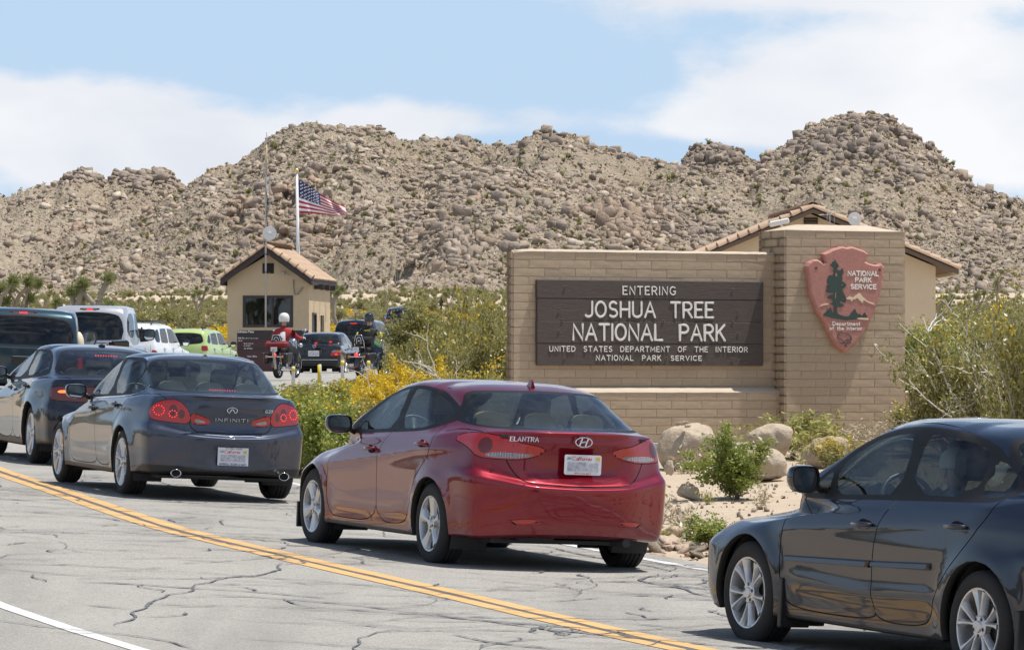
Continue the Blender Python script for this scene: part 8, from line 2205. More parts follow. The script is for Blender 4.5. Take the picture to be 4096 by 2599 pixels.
# ---------------------------------------------------------------- taller vehicles farther up the queue
WAG = [ring((-.66, .06, .6, .2), (3.1, .2, .6, .3), .74, .36, 2), ring((-.90, .06, .82, .14), (3.35, .25, .82, .22), .865, .36, 2), ring((-.95, .06, .86, .12), (3.46, .28, .86, .22), .895, .52, 3), ring((-.94, .06, .87, .12), (3.48, .3, .87, .22), .905, (.75,) * 7, 3),
 ring((-.92, .06, .86, .12), (3.42, .3, .85, .25), .90, (.95, .95, .93, .92, .91, .90, .90), 3), ring((-.90, .06, .84, .12), (3.15, .34, .78, .4), .875, (1.08, 1.08, 1.06, 1.05, 1.03, .99, 1.0), 2), ring((-.88, .06, .82, .12), (2.55, .30, .80, .12), .85, (1.11, 1.11, 1.09, 1.08, 1.06, 1.05, 1.11), 5),
 ring((-.80, .06, .76, .12), (2.08, .22, .75, .08), .79, (1.44, 1.44, 1.43, 1.43, 1.40, 1.36, 1.40), 5), ring((-.66, .05, .66, .10), (1.62, .12, .67, .06), .70, (1.66, 1.65, 1.675, 1.68, 1.66, 1.63, 1.655), 3), ring((-.54, .04, .45, .08), (1.50, .08, .46, .06), .47, (1.71, 1.705, 1.725, 1.73, 1.72, 1.70, 1.70), 3), ring((-.3, 0, 0, .05), (1.3, 0, 0, .05), 0.0, 1.74, 1)]
GDARK = glass('privacy glass', (.10, .115, .115), 1.0); GMID = glass('tinted far glass', (.36, .40, .39), 1.0)
GTEAL = glass('dark teal tinted glass', (.16, .19, .19), 1.0)
def wagon(name, label, pmat, mat, xm, wm, zm, wb, r, doors=True, gl=None, glr=None, lampm=None, lz=(.88, 1.15), rg=(.70, 1.17, 1.56), side_w=None, cat='car', rearw=None, q=.42, rails=None, group='cars queueing along the road'):
 fx = lambda x: float(np.interp(x, *zip(*xm))); fz = lambda z: float(np.interp(z, *zip(*zm))); gl = gl or GMID; glr = glr or gl
 P = lambda L: [(fx(x), fz(z)) for x, z in L]
 ar = [(0, r, r + .05), (wb, r, r + .05)]
 wins = side_w or [('qw', [(-.70, 1.19), (-.60, 1.52), (-.28, 1.56), (-.22, 1.17)]), ('rw', [(-.12, 1.17), (-.18, 1.57), (.55, 1.58), (.62, 1.15)]), ('fw', [(.72, 1.15), (.66, 1.58), (1.25, 1.56), (1.68, 1.40), (2.0, 1.18)])]
 sp = dict(name=name, label=label, cat=cat, group=group, paint=pmat, wb=wb, arches=ar, glass_v=5.6, q=q, rings=morph(WAG, xm, wm, zm), xr0=fx(-.90), xf0=fx(3.4),
  windows=[(n, chaikin(P(p), 1) if 0 else P(p), 0) for n, p in wins], glass=gl, glass_rear=glr, rearglass=([(-.5, fz(rg[2])), (rg[0] * wm * .90, fz(rg[2])), (rg[0] * wm * 1.02, fz((rg[1] + rg[2]) / 2)), (rg[0] * wm * 1.06, fz(rg[1])), (-.5, fz(rg[1]))], fx(-.2), 5.4), rg_trim=.02,
  windshield=([(-.5, fz(1.62)), (.62 * wm, fz(1.60)), (.76 * wm, fz(1.15)), (-.5, fz(1.12))], fx(1.2), 6.05),
  lamps=[('lamp', [(.70 * wm, fz(lz[0])), (.74 * wm, fz(lz[1])), (1.02 * wm, fz(lz[1] - .02)), (1.12 * wm, fz(lz[0] + .03)), (.95 * wm, fz(lz[0]))], 1)], lampnames={'lamp': ('tail_light', lampm or M_RED)}, flamps=[],
  doors=[('dF', P([(2.12, 1.1), (2.2, .8), (2.1, .45), (1.0, .42), (.95, .9), (.70, 1.1), (.7, 1.3), (1.6, 1.3)])), ('dR', P([(1.0, .42), (.95, .9), (.70, 1.1), (.7, 1.3), (-.1, 1.3), (-.15, 1.1), (.2, .8), (.45, .6), (.5, .45)]))] if doors else [],
  bootlid=[([(-.5, fz(.62)), (.62 * wm, fz(.62)), (.70 * wm, fz(.80)), (.68 * wm, fz(1.2)), (.6 * wm, fz(1.2)), (-.5, fz(1.2))], 1)], lid_v=5.6, lid_x=fx(-.5), black_low=lambda D: fz(.46) + 0 * D[:, 0], under=(fx(-.6), fx(3.0), .6, fz(.36)), wheel=dict(r=r, rim=r * .64, spokes=5, sw=(.04, .06), low=True), track=.88 * wm)
 o, sh = build_car(sp, mat)
 for s in (1, -1):
  mirror(o, fx(1.95), .90 * wm, fz(1.16), s, M_BLK, .20, .19)
  for hx in (.95, 0.0):
   if doors: handle(o, fx(hx), .90 * wm, fz(.99), s, pmat, .18)
 interior(o, [(fx(1.0), .38), (fx(1.0), -.38)], fx(.1), M_GREYC, fx(1.8), fz(.45), shelf=None, hw=.64 * wm, belt=fz(1.06), wheel=False, floor=(fx(-.6), fx(2.3)))
 if rails:
  for s in (1, -1):
   mb = MB(); mb.tube([(fx(-.45), .60 * s * wm, fz(1.70)), (fx(-.38), .60 * s * wm, fz(1.70) + rails), (fx(.5), .60 * s * wm, fz(1.735) + rails), (fx(1.2), .58 * s * wm, fz(1.71) + rails), (fx(1.35), .58 * s * wm, fz(1.68))], .022, 6); mb.obj('roof_rail', M_BLK, o, True)
 return o, sh, fx, fz
ID = lambda a: [(x, x) for x in a]
wm4 = lambda px, d, head, z: car_matrix((px - 2048) / FPX * d, d, head, z)
M_PWHT = paint('white paint', (.72, .72, .72), 0.0, .25); M_PGRN = paint('pale lime green paint', (.46, .58, .20), .12, .25); M_PBLK = paint('black paint', (.010, .011, .014), .1, .22)
M_PBLU = paint('dark blue paint', (.018, .035, .085), .4, .25); M_PTEAL = paint('dark teal metallic paint', (.020, .046, .062), .45, .28); M_PSIL = paint('silver paint', (.52, .52, .53), .5, .28)
wsuv, _, fx, fz = wagon('white_suv', 'white sport utility wagon with black roof rack between the silver pickup and the green wagon', M_PWHT, wm4(541, 130.0, -11, .20), [(-1, -.95), (0, 0), (2.62, 2.62), (3.5, 3.45)], .985, [(0, 0), (1.74, 1.74), (2, 2)], 2.62, .36, gl=GTEAL, glr=GDARK, rails=.07, rg=(.66, 1.20, 1.56), lz=(.72, .96))
for x_ in (-.25, .85):
 mb = MB(); mb.tube([(x_, -.60, 1.80), (x_, .60, 1.80)], .022, 6); mb.obj('roof_crossbar', M_BLK, wsuv)
mb = MB(); mb.box(-.70, -.66, -.17, .17, 1.635, 1.665, ch=.008); mb.obj('high_brake_light', M_REDD, wsuv)
mb = MB(); mb.box(-.76, -.70, -.42, -.38, 1.48, 1.62, ch=.01); mb.obj('wiper_pivot', M_BLK, wsuv)
grn, _, fx, fz = wagon('green_wagon', 'pale lime green wagon with black roof rails waiting left of the fee board', M_PGRN, wm4(757, 149.0, -12, .46), [(-1, -.95), (0, 0), (2.635, 2.635), (3.5, 3.5)], .975, [(0, 0), (.36, .30), (.9, .82), (1.1, 1.0), (1.44, 1.30), (1.66, 1.515), (1.74, 1.575), (2, 2)], 2.635, .34, gl=GTEAL, glr=GDARK, rails=.085, lz=(.92, 1.14), lampm=M_RED, rg=(.66, 1.18, 1.56),
 side_w=[('qw', [(-.62, 1.22), (-.40, 1.50), (-.22, 1.54), (-.20, 1.17)]), ('rw', [(-.12, 1.17), (-.14, 1.55), (.60, 1.58), (.66, 1.14)]), ('fw', [(.74, 1.14), (.70, 1.58), (1.25, 1.56), (1.68, 1.40), (2.0, 1.16)])])
mb = MB(); mb.tube([(.0, 0, 1.57), (-.02, 0, 1.75)], .008, 5); mb.obj('aerial', M_BLK, grn)
jsv, _, fx, fz = wagon('black_suv', 'black boxy sport utility vehicle right of the booth with an upright aerial', M_PBLK, wm4(1432, 180.0, -11, 1.02), [(-1, -.98), (0, 0), (2.6, 2.75), (3.5, 3.6)], 1.03, [(0, 0), (1.1, 1.12), (1.74, 1.80), (2, 2)], 2.75, .37, gl=GDARK, glr=GDARK, rg=(.70, 1.18, 1.58))
mb = MB()
for i in range(5): mb.ell((-.80, -.11 + i * .055, 1.655), (.01, .02, .014), 6, 4)
mb.obj('high_brake_light', M_REDON, jsv)
mb = MB(); mb.tube([(-.2, .05, 1.78), (-.22, .05, 2.05)], .010, 5); mb.obj('aerial', M_BLK, jsv)
ksv, _, fx, fz = wagon('blue_suv', 'dark blue sport utility vehicle half hidden behind the creosote bush', M_PBLU, wm4(1607, 240.0, -2, 2.80), [(-1, -.95), (0, 0), (2.6, 2.6), (3.5, 3.45)], 1.0, [(0, 0), (1.74, 1.62), (2, 2)], 2.6, .34, gl=GDARK, glr=GDARK, rg=(.66, 1.14, 1.56))
mb = MB(); mb.lathe([(.30, 0), (.33, -.05), (.30, -.12), (.16, -.13), (.001, -.12)], 24, Matrix.Translation((-.92, -.0, .98)), axis='x'); mb.obj('spare_wheel_cover', M_BLK, ksv, True)
def boxmorph():
 R = morph(RR, [(-.98, -1.10), (-.88, -1.06), (-.72, -.56), (-.33, -.34), (.02, -.08), (.45, .4), (1.25, 1.0), (1.50, 1.25), (2.05, 1.66), (2.55, 2.25), (2.75, 2.8), (3.57, 3.64)], .965, [(0, 0), (.25, .28), (.98, .93), (1.075, .985), (1.093, 1.01), (1.19, 1.2), (1.372, 1.375), (1.436, 1.43), (2, 2)])
 for i in range(1, 7):
  xr, br, wr, cr = R[i]['r']; R[i]['r'] = (xr, .07, R[i]['w'][0] * .985, .13)
 for i in (7, 8, 9):
  xr, br, wr, cr = R[i]['r']; R[i]['r'] = (xr, .07, R[i]['w'][0] * .96, .16)
 return R
MER = dict(name='black_saloon', label='old black four door saloon stopped between the two motorcycles', cat='car', group='cars queueing along the road', paint=M_PBLK, wb=2.80, arches=[(0, .31, .345), (2.8, .31, .345)], glass_v=6.3, q=.5, xr0=-1.05, xf0=3.5,
 rings=boxmorph(), windows=[('rw', [(-.02, 1.07), (.10, 1.33), (.55, 1.345), (.62, 1.04)], 1), ('fw', [(.72, 1.035), (.66, 1.345), (1.10, 1.33), (1.5, 1.17), (1.72, 1.0)], 1)], glass=GMID, glass_rear=glass('pale tinted rear glass', (.44, .50, .46), 1.0),
 rearglass=([(-.5, 1.345), (.52, 1.335), (.60, 1.30), (.70, 1.06), (.68, 1.03), (-.5, 1.025)], .4, 6.75), windshield=([(-.5, 1.36), (.5, 1.345), (.70, 1.0), (-.5, .98)], .8, 7.05),
 lamps=[('lamp', [(.52, .655), (.60, .84), (1.02, .84), (1.0, .66)], 0), ('lampa', [(.76, .76), (.76, .835), (1.03, .835), (1.02, .76)], 0), ('lampc', [(.58, .765), (.60, .835), (.755, .835), (.755, .765)], 0)], lampnames={'lamp': ('tail_light', M_RED), 'lampa': ('amber_lens', M_AMB), 'lampc': ('reversing_lens', M_CLR)}, flamps=[],
 doors=[('dF', [(1.95, .9), (2.0, .5), (1.95, .3), (.85, .3), (.85, .9), (.68, 1.0), (.68, 1.15), (1.4, 1.15)]), ('dR', [(.85, .3), (.85, .9), (.68, 1.0), (.68, 1.15), (-.1, 1.15), (-.12, .95), (.25, .7), (.45, .5), (.5, .3)])],
 bootlid=[([(-.5, .62), (.50, .62), (.52, .66), (.60, .84), (.66, .97), (.66, 1.2), (-.5, 1.2)], 0)], lid_v=6.72, lid_x=-.45, black_low=lambda D: .30 + 0 * D[:, 0], under=(-.8, 3.2, .6, .24), wheel=dict(r=.31, rim=.195, spokes=15, sw=(.012, .02), low=True), track=.84, ditch_v=None)
mer, mersh = build_car(MER, wm4(1284, 146.0, -9, .46))
plate(mer, Matrix(((0, -1, 0, -1.13), (-1, 0, 0, .01), (0, 0, 1, .73), (0, 0, 0, 1))), text='5TJF477', month=None, url=None, w=.36, h=.18)
mb = MB(); capsule_sweep(mb, [(.05 * math.cos(a), .05 * math.sin(a)) for a in np.linspace(0, 2 * math.pi, 17)], .006, lambda u_, v_, h: (-1.09 - h, -u_, .965 + v_), 0, .008)
for a in (90, 210, 330): capsule_sweep(mb, [(0, 0), (.045 * math.cos(R_(a)), .045 * math.sin(R_(a)))], .005, lambda u_, v_, h: (-1.09 - h, -u_, .965 + v_), 0, .008)
mb.obj('star_emblem', M_CHR, mer)
mb = MB(); mb.box(-1.17, -1.05, -.80, .80, .36, .54, ch=.03); mb.obj('rear_bumper', M_BLK, mer); mb = MB(); mb.box(-1.18, -1.165, -.78, .78, .52, .535); mb.obj('bumper_chrome', M_CHR, mer)
for (y_, z_) in ((.10, 1.06), (-.38, 1.10)):
 mb = MB(); mb.box(-.35, -.30, y_ - .04, y_ + .04, z_ - .02, z_ + .03, ch=.01); mb.obj('red_parcel_shelf_thing' if False else 'high_brake_light', M_REDON, mer)
for s in (1, -1):
 mb = MB(); mb.ell((-1.105, s * .72, .70), (.012, .04, .03), 8, 5); mb.obj('lit_tail_light', M_REDON, mer)
 mirror(mer, 1.75, .83, 1.03, s, M_BLK, .18, .13)
 mb = MB();
 for x_ in (1.3, .1): handle(mer, x_, .86, .86, s, M_PBLK)
interior(mer, [(.9, .37), (.9, -.37)], .05, M_GREYC, 1.5, .36, shelf=(-.6, -.2, .99), hw=.64, belt=.95, wheel=False)
def pickup(name, label, pm, M, half, L, roof, belt, cab_r, light, glr, q=.45, lamp_lit=False, group='cars queueing along the road'):
 """cab_r: x of the cab's back wall; L: (tail x, wheelbase, front x)"""
 tail, wb, fr = L; k_ = half / .90
 R = []
 for i, r in enumerate(WAG):
  xr, br, wr, cr = r['r']; xf, bf, wf, cf = r['f']
  dx = {0: .1, 1: .04, 2: 0, 3: 0, 4: 0, 5: .01, 6: .02, 7: .10, 8: .22, 9: .34, 10: .55}[i]
  X = [-1, 3.5]; f = lambda x: float(np.interp(x, [1.2, 3.5], [cab_r + (1.2 - -.9) * .62 + .35, fr]))
  zf = lambda z: float(np.interp(z, [0, .36, 1.1, 1.66, 1.74], [0, .42, belt, roof - .055, roof]))
  R.append(dict(r=(cab_r + dx, .03, wr * k_ * {7: 1.03, 8: 1.08, 9: 1.25}.get(i, 1), .07), f=(f(xf), bf, wf * k_, cf), w=tuple(w * k_ * {7: 1.03, 8: 1.08, 9: 1.25}.get(i, 1) for w in r['w']), z=tuple(zf(z) for z in r['z']), n=r['n']))
 cw = R[6]['f'][0] - .3
 zf = lambda z: float(np.interp(z, [0, .36, 1.1, 1.66, 1.74], [0, .42, belt, roof - .055, roof]))
 xm_ = (cab_r + cw) / 2 + .1
 sp = dict(name=name, label=label, cat='pickup truck', group=group, paint=pm, wb=wb, arches=[(wb, .38, .43)], glass_v=5.6, q=q, rings=R, xr0=cab_r, xf0=fr - .1,
  windows=[('rw', [(cab_r + .22, zf(1.17)), (cab_r + .30, zf(1.56)), (xm_ - .12, zf(1.58)), (xm_ - .06, zf(1.15))], 1), ('fw', [(xm_ + .05, zf(1.15)), (xm_, zf(1.58)), (R[8]['f'][0] - .3, zf(1.55)), (R[7]['f'][0] - .42, zf(1.36)), (cw - .12, zf(1.16))], 1)],
  glass=GTEAL, glass_rear=glr, rearglass=([(-.5, zf(1.585)), (.60 * k_, zf(1.575)), (.72 * k_, zf(1.40)), (.75 * k_, zf(1.17)), (.70 * k_, zf(1.13)), (-.5, zf(1.13))], cab_r + .4, 5.4), rg_trim=.02,
  windshield=([(-.5, zf(1.62)), (.62 * k_, zf(1.60)), (.76 * k_, zf(1.15)), (-.5, zf(1.12))], cab_r + 1.2, 6.05), lamps=[], lampnames={}, flamps=[], doors=[('dF', [(cw + .1, belt - .02), (cw + .1, .6), (xm_ - .05, .55), (xm_, belt), (xm_, belt + .2), (cw - .4, belt + .2)])], bootlid=[], lid_v=0,
  under=(tail + .2, fr - .3, .5, .42), wheel=dict(r=.38, rim=.235, spokes=6, sw=(.03, .05), low=True, w=.24), track=half * .95)
 o, sh = build_car(sp, M)
 bt = belt; b0, b1 = tail, cab_r - .03
 # bed sides with a wheel arch, floor, head board
 for s in (1, -1):
  mb = MB(); prof = [(b0 + .02, .55)] + [(b0 + .02, bt), (b1, bt), (b1, .50)] + [(.46 * math.cos(a), .38 + .46 * math.sin(a)) for a in np.linspace(.25, math.pi - .25, 12)]
  mb.prism(prof, half * .86, half, lambda u_, v_, d: (u_, s * d, v_), ch=.02); mb.prism(prof[::-1], half, half * .86, lambda u_, v_, d: (u_, s * d, v_)); mb.obj('bed_side', pm, o)
  mb = MB(); mb.box(b0 - .01, b0 + .10, s * half * .845 if s > 0 else -half * .99, s * half * .99 if s > 0 else -half * .845, .78, bt - .06, ch=.02); tl = mb.obj('tail_light', M_RED, o)
  if lamp_lit:
   mb = MB(); mb.box(b0 - .016, b0 - .008, s * (half * .92) - .035, s * (half * .92) + .035, .95, bt - .14); mb.obj('lit_tail_light', M_REDON, o)
  mb = MB(); mb.tube([(b0 + .05, s * (half - .05), bt + .012), (b1, s * (half - .05), bt + .012)], .022, 6); mb.obj('bed_rail', M_BLK, o)
  mirror(o, cw - .1, half * .98, belt + .13, s, M_BLK, .26, .26)
 mb = MB(); mb.box(b0 - .01, b0 + .07, -half * .84, half * .84, .70, bt - .01, ch=.02); tg = mb.obj('tailgate', pm, o)
 mb = MB(); mb.box(b0 - .03, b0 - .012, -.15, .15, bt - .28, bt - .15, ch=.008); mb.obj('tailgate_handle', M_BLK, tg)
 mb = MB(); mb.box(b0 + .07, b1, -half * .86, half * .86, .72, .76); mb.obj('bed_floor', M_INT, o)
 mb = MB(); mb.box(b0 - .16, b0 - .02, -half * .95, half * .95, .48, .66, ch=.03); mb.obj('rear_bumper', M_CHR, o)
 # high lamp
 mb = MB(); mb.box(cab_r + .20, cab_r + .27, -light, light, roof - .115, roof - .055, ch=.012); hl_ = mb.obj('high_brake_light', M_REDD, o)
 for s_, m_ in ((0, M_REDON), (-1, M_CLR), (1, M_CLR)):
  mb = MB(); w_ = light * (.30 if s_ == 0 else .17); mb.box(cab_r + .192, cab_r + .20, s_ * light * .52 - w_, s_ * light * .52 + w_, roof - .102, roof - .068); mb.obj('lamp_insert', m_, hl_)
 # wheels of the rear axle already built by build_car
 interior(o, [(cab_r + 1.15, .40), (cab_r + 1.15, -.40)], cab_r + .55, M_GREYC, cw - .55, .62, shelf=None, hw=.66, belt=belt, wheel=False, floor=(cab_r + .2, cw))
 for y_ in (.4, -.4):
  mb = MB(); mb.ell((cab_r + .98, y_, belt + .22), (.10, .09, .12), 12, 8); mb.obj('headrest', M_GREYC, o, True)
 return o
tp = pickup('teal_pickup', 'dark teal pickup truck at the left edge with a red roof brake light', M_PTEAL, wm4(75, 72.0, 6.2, -.58), 1.0, (-1.28, 3.645, 4.55), 1.90, 1.29, 1.05, .23, GDARK, lamp_lit=True)
spk = pickup('silver_pickup', 'silver pickup truck with white roof and round black mirror behind the teal pickup', M_PSIL, wm4(322, 98.0, -4, .02), .92, (-1.15, 3.3, 4.2), 1.82, 1.04, .95, .22, GTEAL)
hk = empty('bed_load', ((262 + 50 - 2048) / FPX * 73.5, 73.5, .62)); tag(hk, 'pale curved cargo sticking up beside the teal pickup cab', 'cargo')
mb = MB(); mb.ell((0, 0, .14), (.10, .16, .20), 14, 8); mb.obj('cover', flat('cream tarp', (.62, .54, .40), .8), hk, True)
# ---------------------------------------------------------------- the two motorcycles and their riders
M_BIKEB = flat('black motorcycle paint', (.010, .010, .011), .12, coat=.8); M_LEATH = flat('black studded leather', (.016, .015, .014), .45, bump=.2)
def bike(label, M, tank, shield=False, boxes='plain', plate_t='M'):
 b = empty('motorcycle', mat=M); tag(b, label, 'motorcycle', None)
 for nm, x, r in (('rear', 0, .33), ('front', 1.62, .33)):
  w = bpy.data.objects.new('wheel', None); link(w, b); w.location = (x, 0, r)
  mb = MB(); mb.lathe([(r - .09, -.05), (r - .03, -.07), (r - .004, -.045), (r, 0), (r - .004, .045), (r - .03, .07), (r - .09, .05)], 28, axis='y'); mb.obj('tyre', M_TYRE, w, True)
  mb = MB(); mb.lathe([(r - .088, -.04), (r - .11, 0), (r - .088, .04)], 24, axis='y'); mb.lathe([(.05, -.06), (.05, .06)], 12, axis='y')
  for i in range(16):
   a = 2 * math.pi * i / 16; mb.tube([(.04 * math.cos(a), .03 * (-1) ** i, .04 * math.sin(a)), ((r - .1) * math.cos(a + .2), 0, (r - .1) * math.sin(a + .2))], .004, 4)
  mb.obj('spoked_rim', M_CHR, w, True)
  mb = MB(); n = 14; vs = []
  for i in range(n + 1):
   a = R_((-15 if nm == 'front' else 10) + (170 if nm == 'front' else 175) * i / n)
   for (dy, dr) in ((-.085, -.05), (-.07, .03), (0, .055), (.07, .03), (.085, -.05)): vs.append(((r + dr) * math.cos(a), dy, (r + dr) * math.sin(a)))
  mb.add(vs, [(i * 5 + j, i * 5 + j + 1, (i + 1) * 5 + j + 1, (i + 1) * 5 + j) for i in range(n) for j in range(4)]); mb.obj('mudguard', M_BIKEB, w, True)
 mb = MB()
 mb.tube([(.0, .10, .33), (.35, .12, .42), (.9, .11, .30), (1.15, .06, .45), (1.32, .0, .85)], .02, 6); mb.tube([(.0, -.10, .33), (.35, -.12, .42), (.9, -.11, .30), (1.15, -.06, .45), (1.32, 0, .85)], .02, 6); mb.tube([(.2, 0, .75), (.8, 0, .78), (1.3, 0, .92)], .025, 6)
 mb.obj('frame', M_BIKEB, b, True)
 mb = MB(); mb.box(.45, .95, -.13, .13, .25, .45, ch=.04)
 for a in (-28, 28):
  Q = Matrix.Translation((.70, 0, .45)) @ Matrix.Rotation(R_(a), 4, 'Y')
  mb.lathe([(.075, 0), (.085, .06), (.075, .07), (.085, .10), (.075, .11), (.085, .14), (.075, .15), (.08, .2), (.03, .24), (.001, .24)], 14, Q)
 mb.obj('engine', flat('polished engine alloy', (.45, .45, .45), .22, .9), b, True, 40)
 mb = MB();
 for y in (-.16, -.20): mb.tube([(.8, y * .8, .5), (.7, y, .25), (.2, y, .22), (-.25, y, .24 + (.05 if y < -.18 else 0))], [.022, .025, .04, .042], 10)
 mb.obj('exhaust', M_CHR, b, True)
 mb = MB(); mb.ell((.95, 0, .84), (.28, .14, .13), 16, 8); mb.obj('fuel_tank', tank, b, True)
 mb = MB(); mb.ell((.42, 0, .74), (.30, .17, .07), 16, 6); mb.ell((.05, 0, .78), (.17, .13, .06), 14, 6); mb.obj('saddle', M_LEATH, b, True)
 # sissy bar with pad
 mb = MB(); mb.tube([(-.05, -.13, .62), (-.16, -.13, .95), (-.18, -.08, 1.12), (-.18, .08, 1.12), (-.16, .13, .95), (-.05, .13, .62)], .011, 6); mb.obj('sissy_bar', M_CHR, b, True)
 mb = MB(); P = chaikin([(-.12, .0), (.12, 0), (.14, .16), (.10, .26), (-.10, .26), (-.14, .16)], 2); mb.prism(P, -.12, -.17, lambda u_, v_, d: (d - .0, u_, .86 + v_)); mb.prism(P[::-1], -.17, -.12, lambda u_, v_, d: (d, u_, .86 + v_)); pad = mb.obj('back_pad', M_LEATH, b)
 mb = MB(); capsule_sweep(mb, [(-.06, .04), (-.06, .15), (-.03, .20), (.03, .20), (.06, .15), (.06, .04)], .008, lambda u_, v_, h: (-.175 - h, u_, .86 + v_), 0, .005); mb.ell((-.18, 0, .97), (.006, .03, .018), 8, 5); mb.obj('pad_emblem', M_CHR, pad)
 # forks, bars, mirrors, lamp
 mb = MB()
 for y in (-.09, .09): mb.tube([(1.62, y, .33), (1.30, y, .98)], .024, 8)
 mb.obj('fork', M_CHR, b, True)
 mb = MB(); mb.tube([(.98, .43, 1.02), (1.15, .36, 1.06), (1.28, .12, 1.02), (1.28, -.12, 1.02), (1.15, -.36, 1.06), (.98, -.43, 1.02)], .014, 8); mb.obj('handlebar', M_CHR, b, True)
 for s in (1, -1):
  mb = MB(); mb.tube([(1.12, .36 * s, 1.06), (1.10, .40 * s, 1.20)], .008, 5); mb.ell((1.11, .40 * s, 1.25), (.02, .065, .042), 12, 6); mb.obj('mirror', M_CHR, b, True)
  mb = MB(); mb.tube([(.95, .44 * s, 1.015), (1.07, .40 * s, 1.04)], .02, 8); mb.obj('grip', M_LEATH, b)
 mb = MB(); mb.ell((1.42, 0, .93), (.10, .10, .10), 14, 8); mb.ell((1.36, .22, .86), (.06, .06, .06), 10, 6); mb.ell((1.36, -.22, .86), (.06, .06, .06), 10, 6); mb.obj('headlamp', M_CHR, b, True)
 # tail: light, signals, plate
 mb = MB(); mb.tube([(-.33, -.21, .56), (-.33, .21, .56)], .02, 8); mb.obj('signal_bar', M_CHR, b)
 for s in (1, -1):
  mb = MB(); mb.ell((-.35, .21 * s, .56), (.03, .038, .038), 12, 8); mb.obj('turn_signal', lampmat('amber lamp lens', (.75, .24, .03)), b, True)
 mb = MB(); mb.ell((-.36, 0, .61), (.035, .055, .045), 12, 8); mb.obj('tail_light', M_REDON, b, True)
 mb = MB(); mb.box(-.40, -.395, -.085, .085, .70, .81); pl = mb.obj('licence_plate', M_PLATE, b)
 mb = MB(); mb.box(-.403, -.4005, -.06, .06, .735, .775); mb.obj('blurred_number', blurmat(), pl)
 mb = MB(); mb.ell((-.37, 0, .30), (.02, .05, .02), 10, 6); mb.obj('reflector', M_RED, b, True)
 # saddle bags
 for s in (1, -1):
  mb = MB(); mb.box(-.28, .20, min(s * .17, s * .33), max(s * .17, s * .33), .38, .66, ch=.04); bg_ = mb.obj('saddlebag', M_LEATH, b)
  mb = MB();
  for i in range(7): mb.ell((-.25 + i * .065, s * .335, .655), (.008, .008, .008), 6, 4)
  for i in range(3): mb.ell((-.285, s * (.20 + i * .05), .655), (.008, .008, .008), 6, 4)
  mb.obj('stud', M_CHR, bg_)
 if shield:
  mb = MB(); P = [(0, -.24), (.0, .24)]; vs = []
  for i in range(9):
   y = -.26 + .52 * i / 8
   for j in range(5): vs.append((1.36 - .05 * j - abs(y) * .35, y * (1 - .05 * j), 1.0 + .11 * j - (y * y) * 1.2))
  mb.add(vs, [(i * 5 + j, i * 5 + j + 1, (i + 1) * 5 + j + 1, (i + 1) * 5 + j) for i in range(8) for j in range(4)]); mb.obj('windshield', glass('clear plastic screen', (.72, .72, .72), 1.0), b, True)
 return b
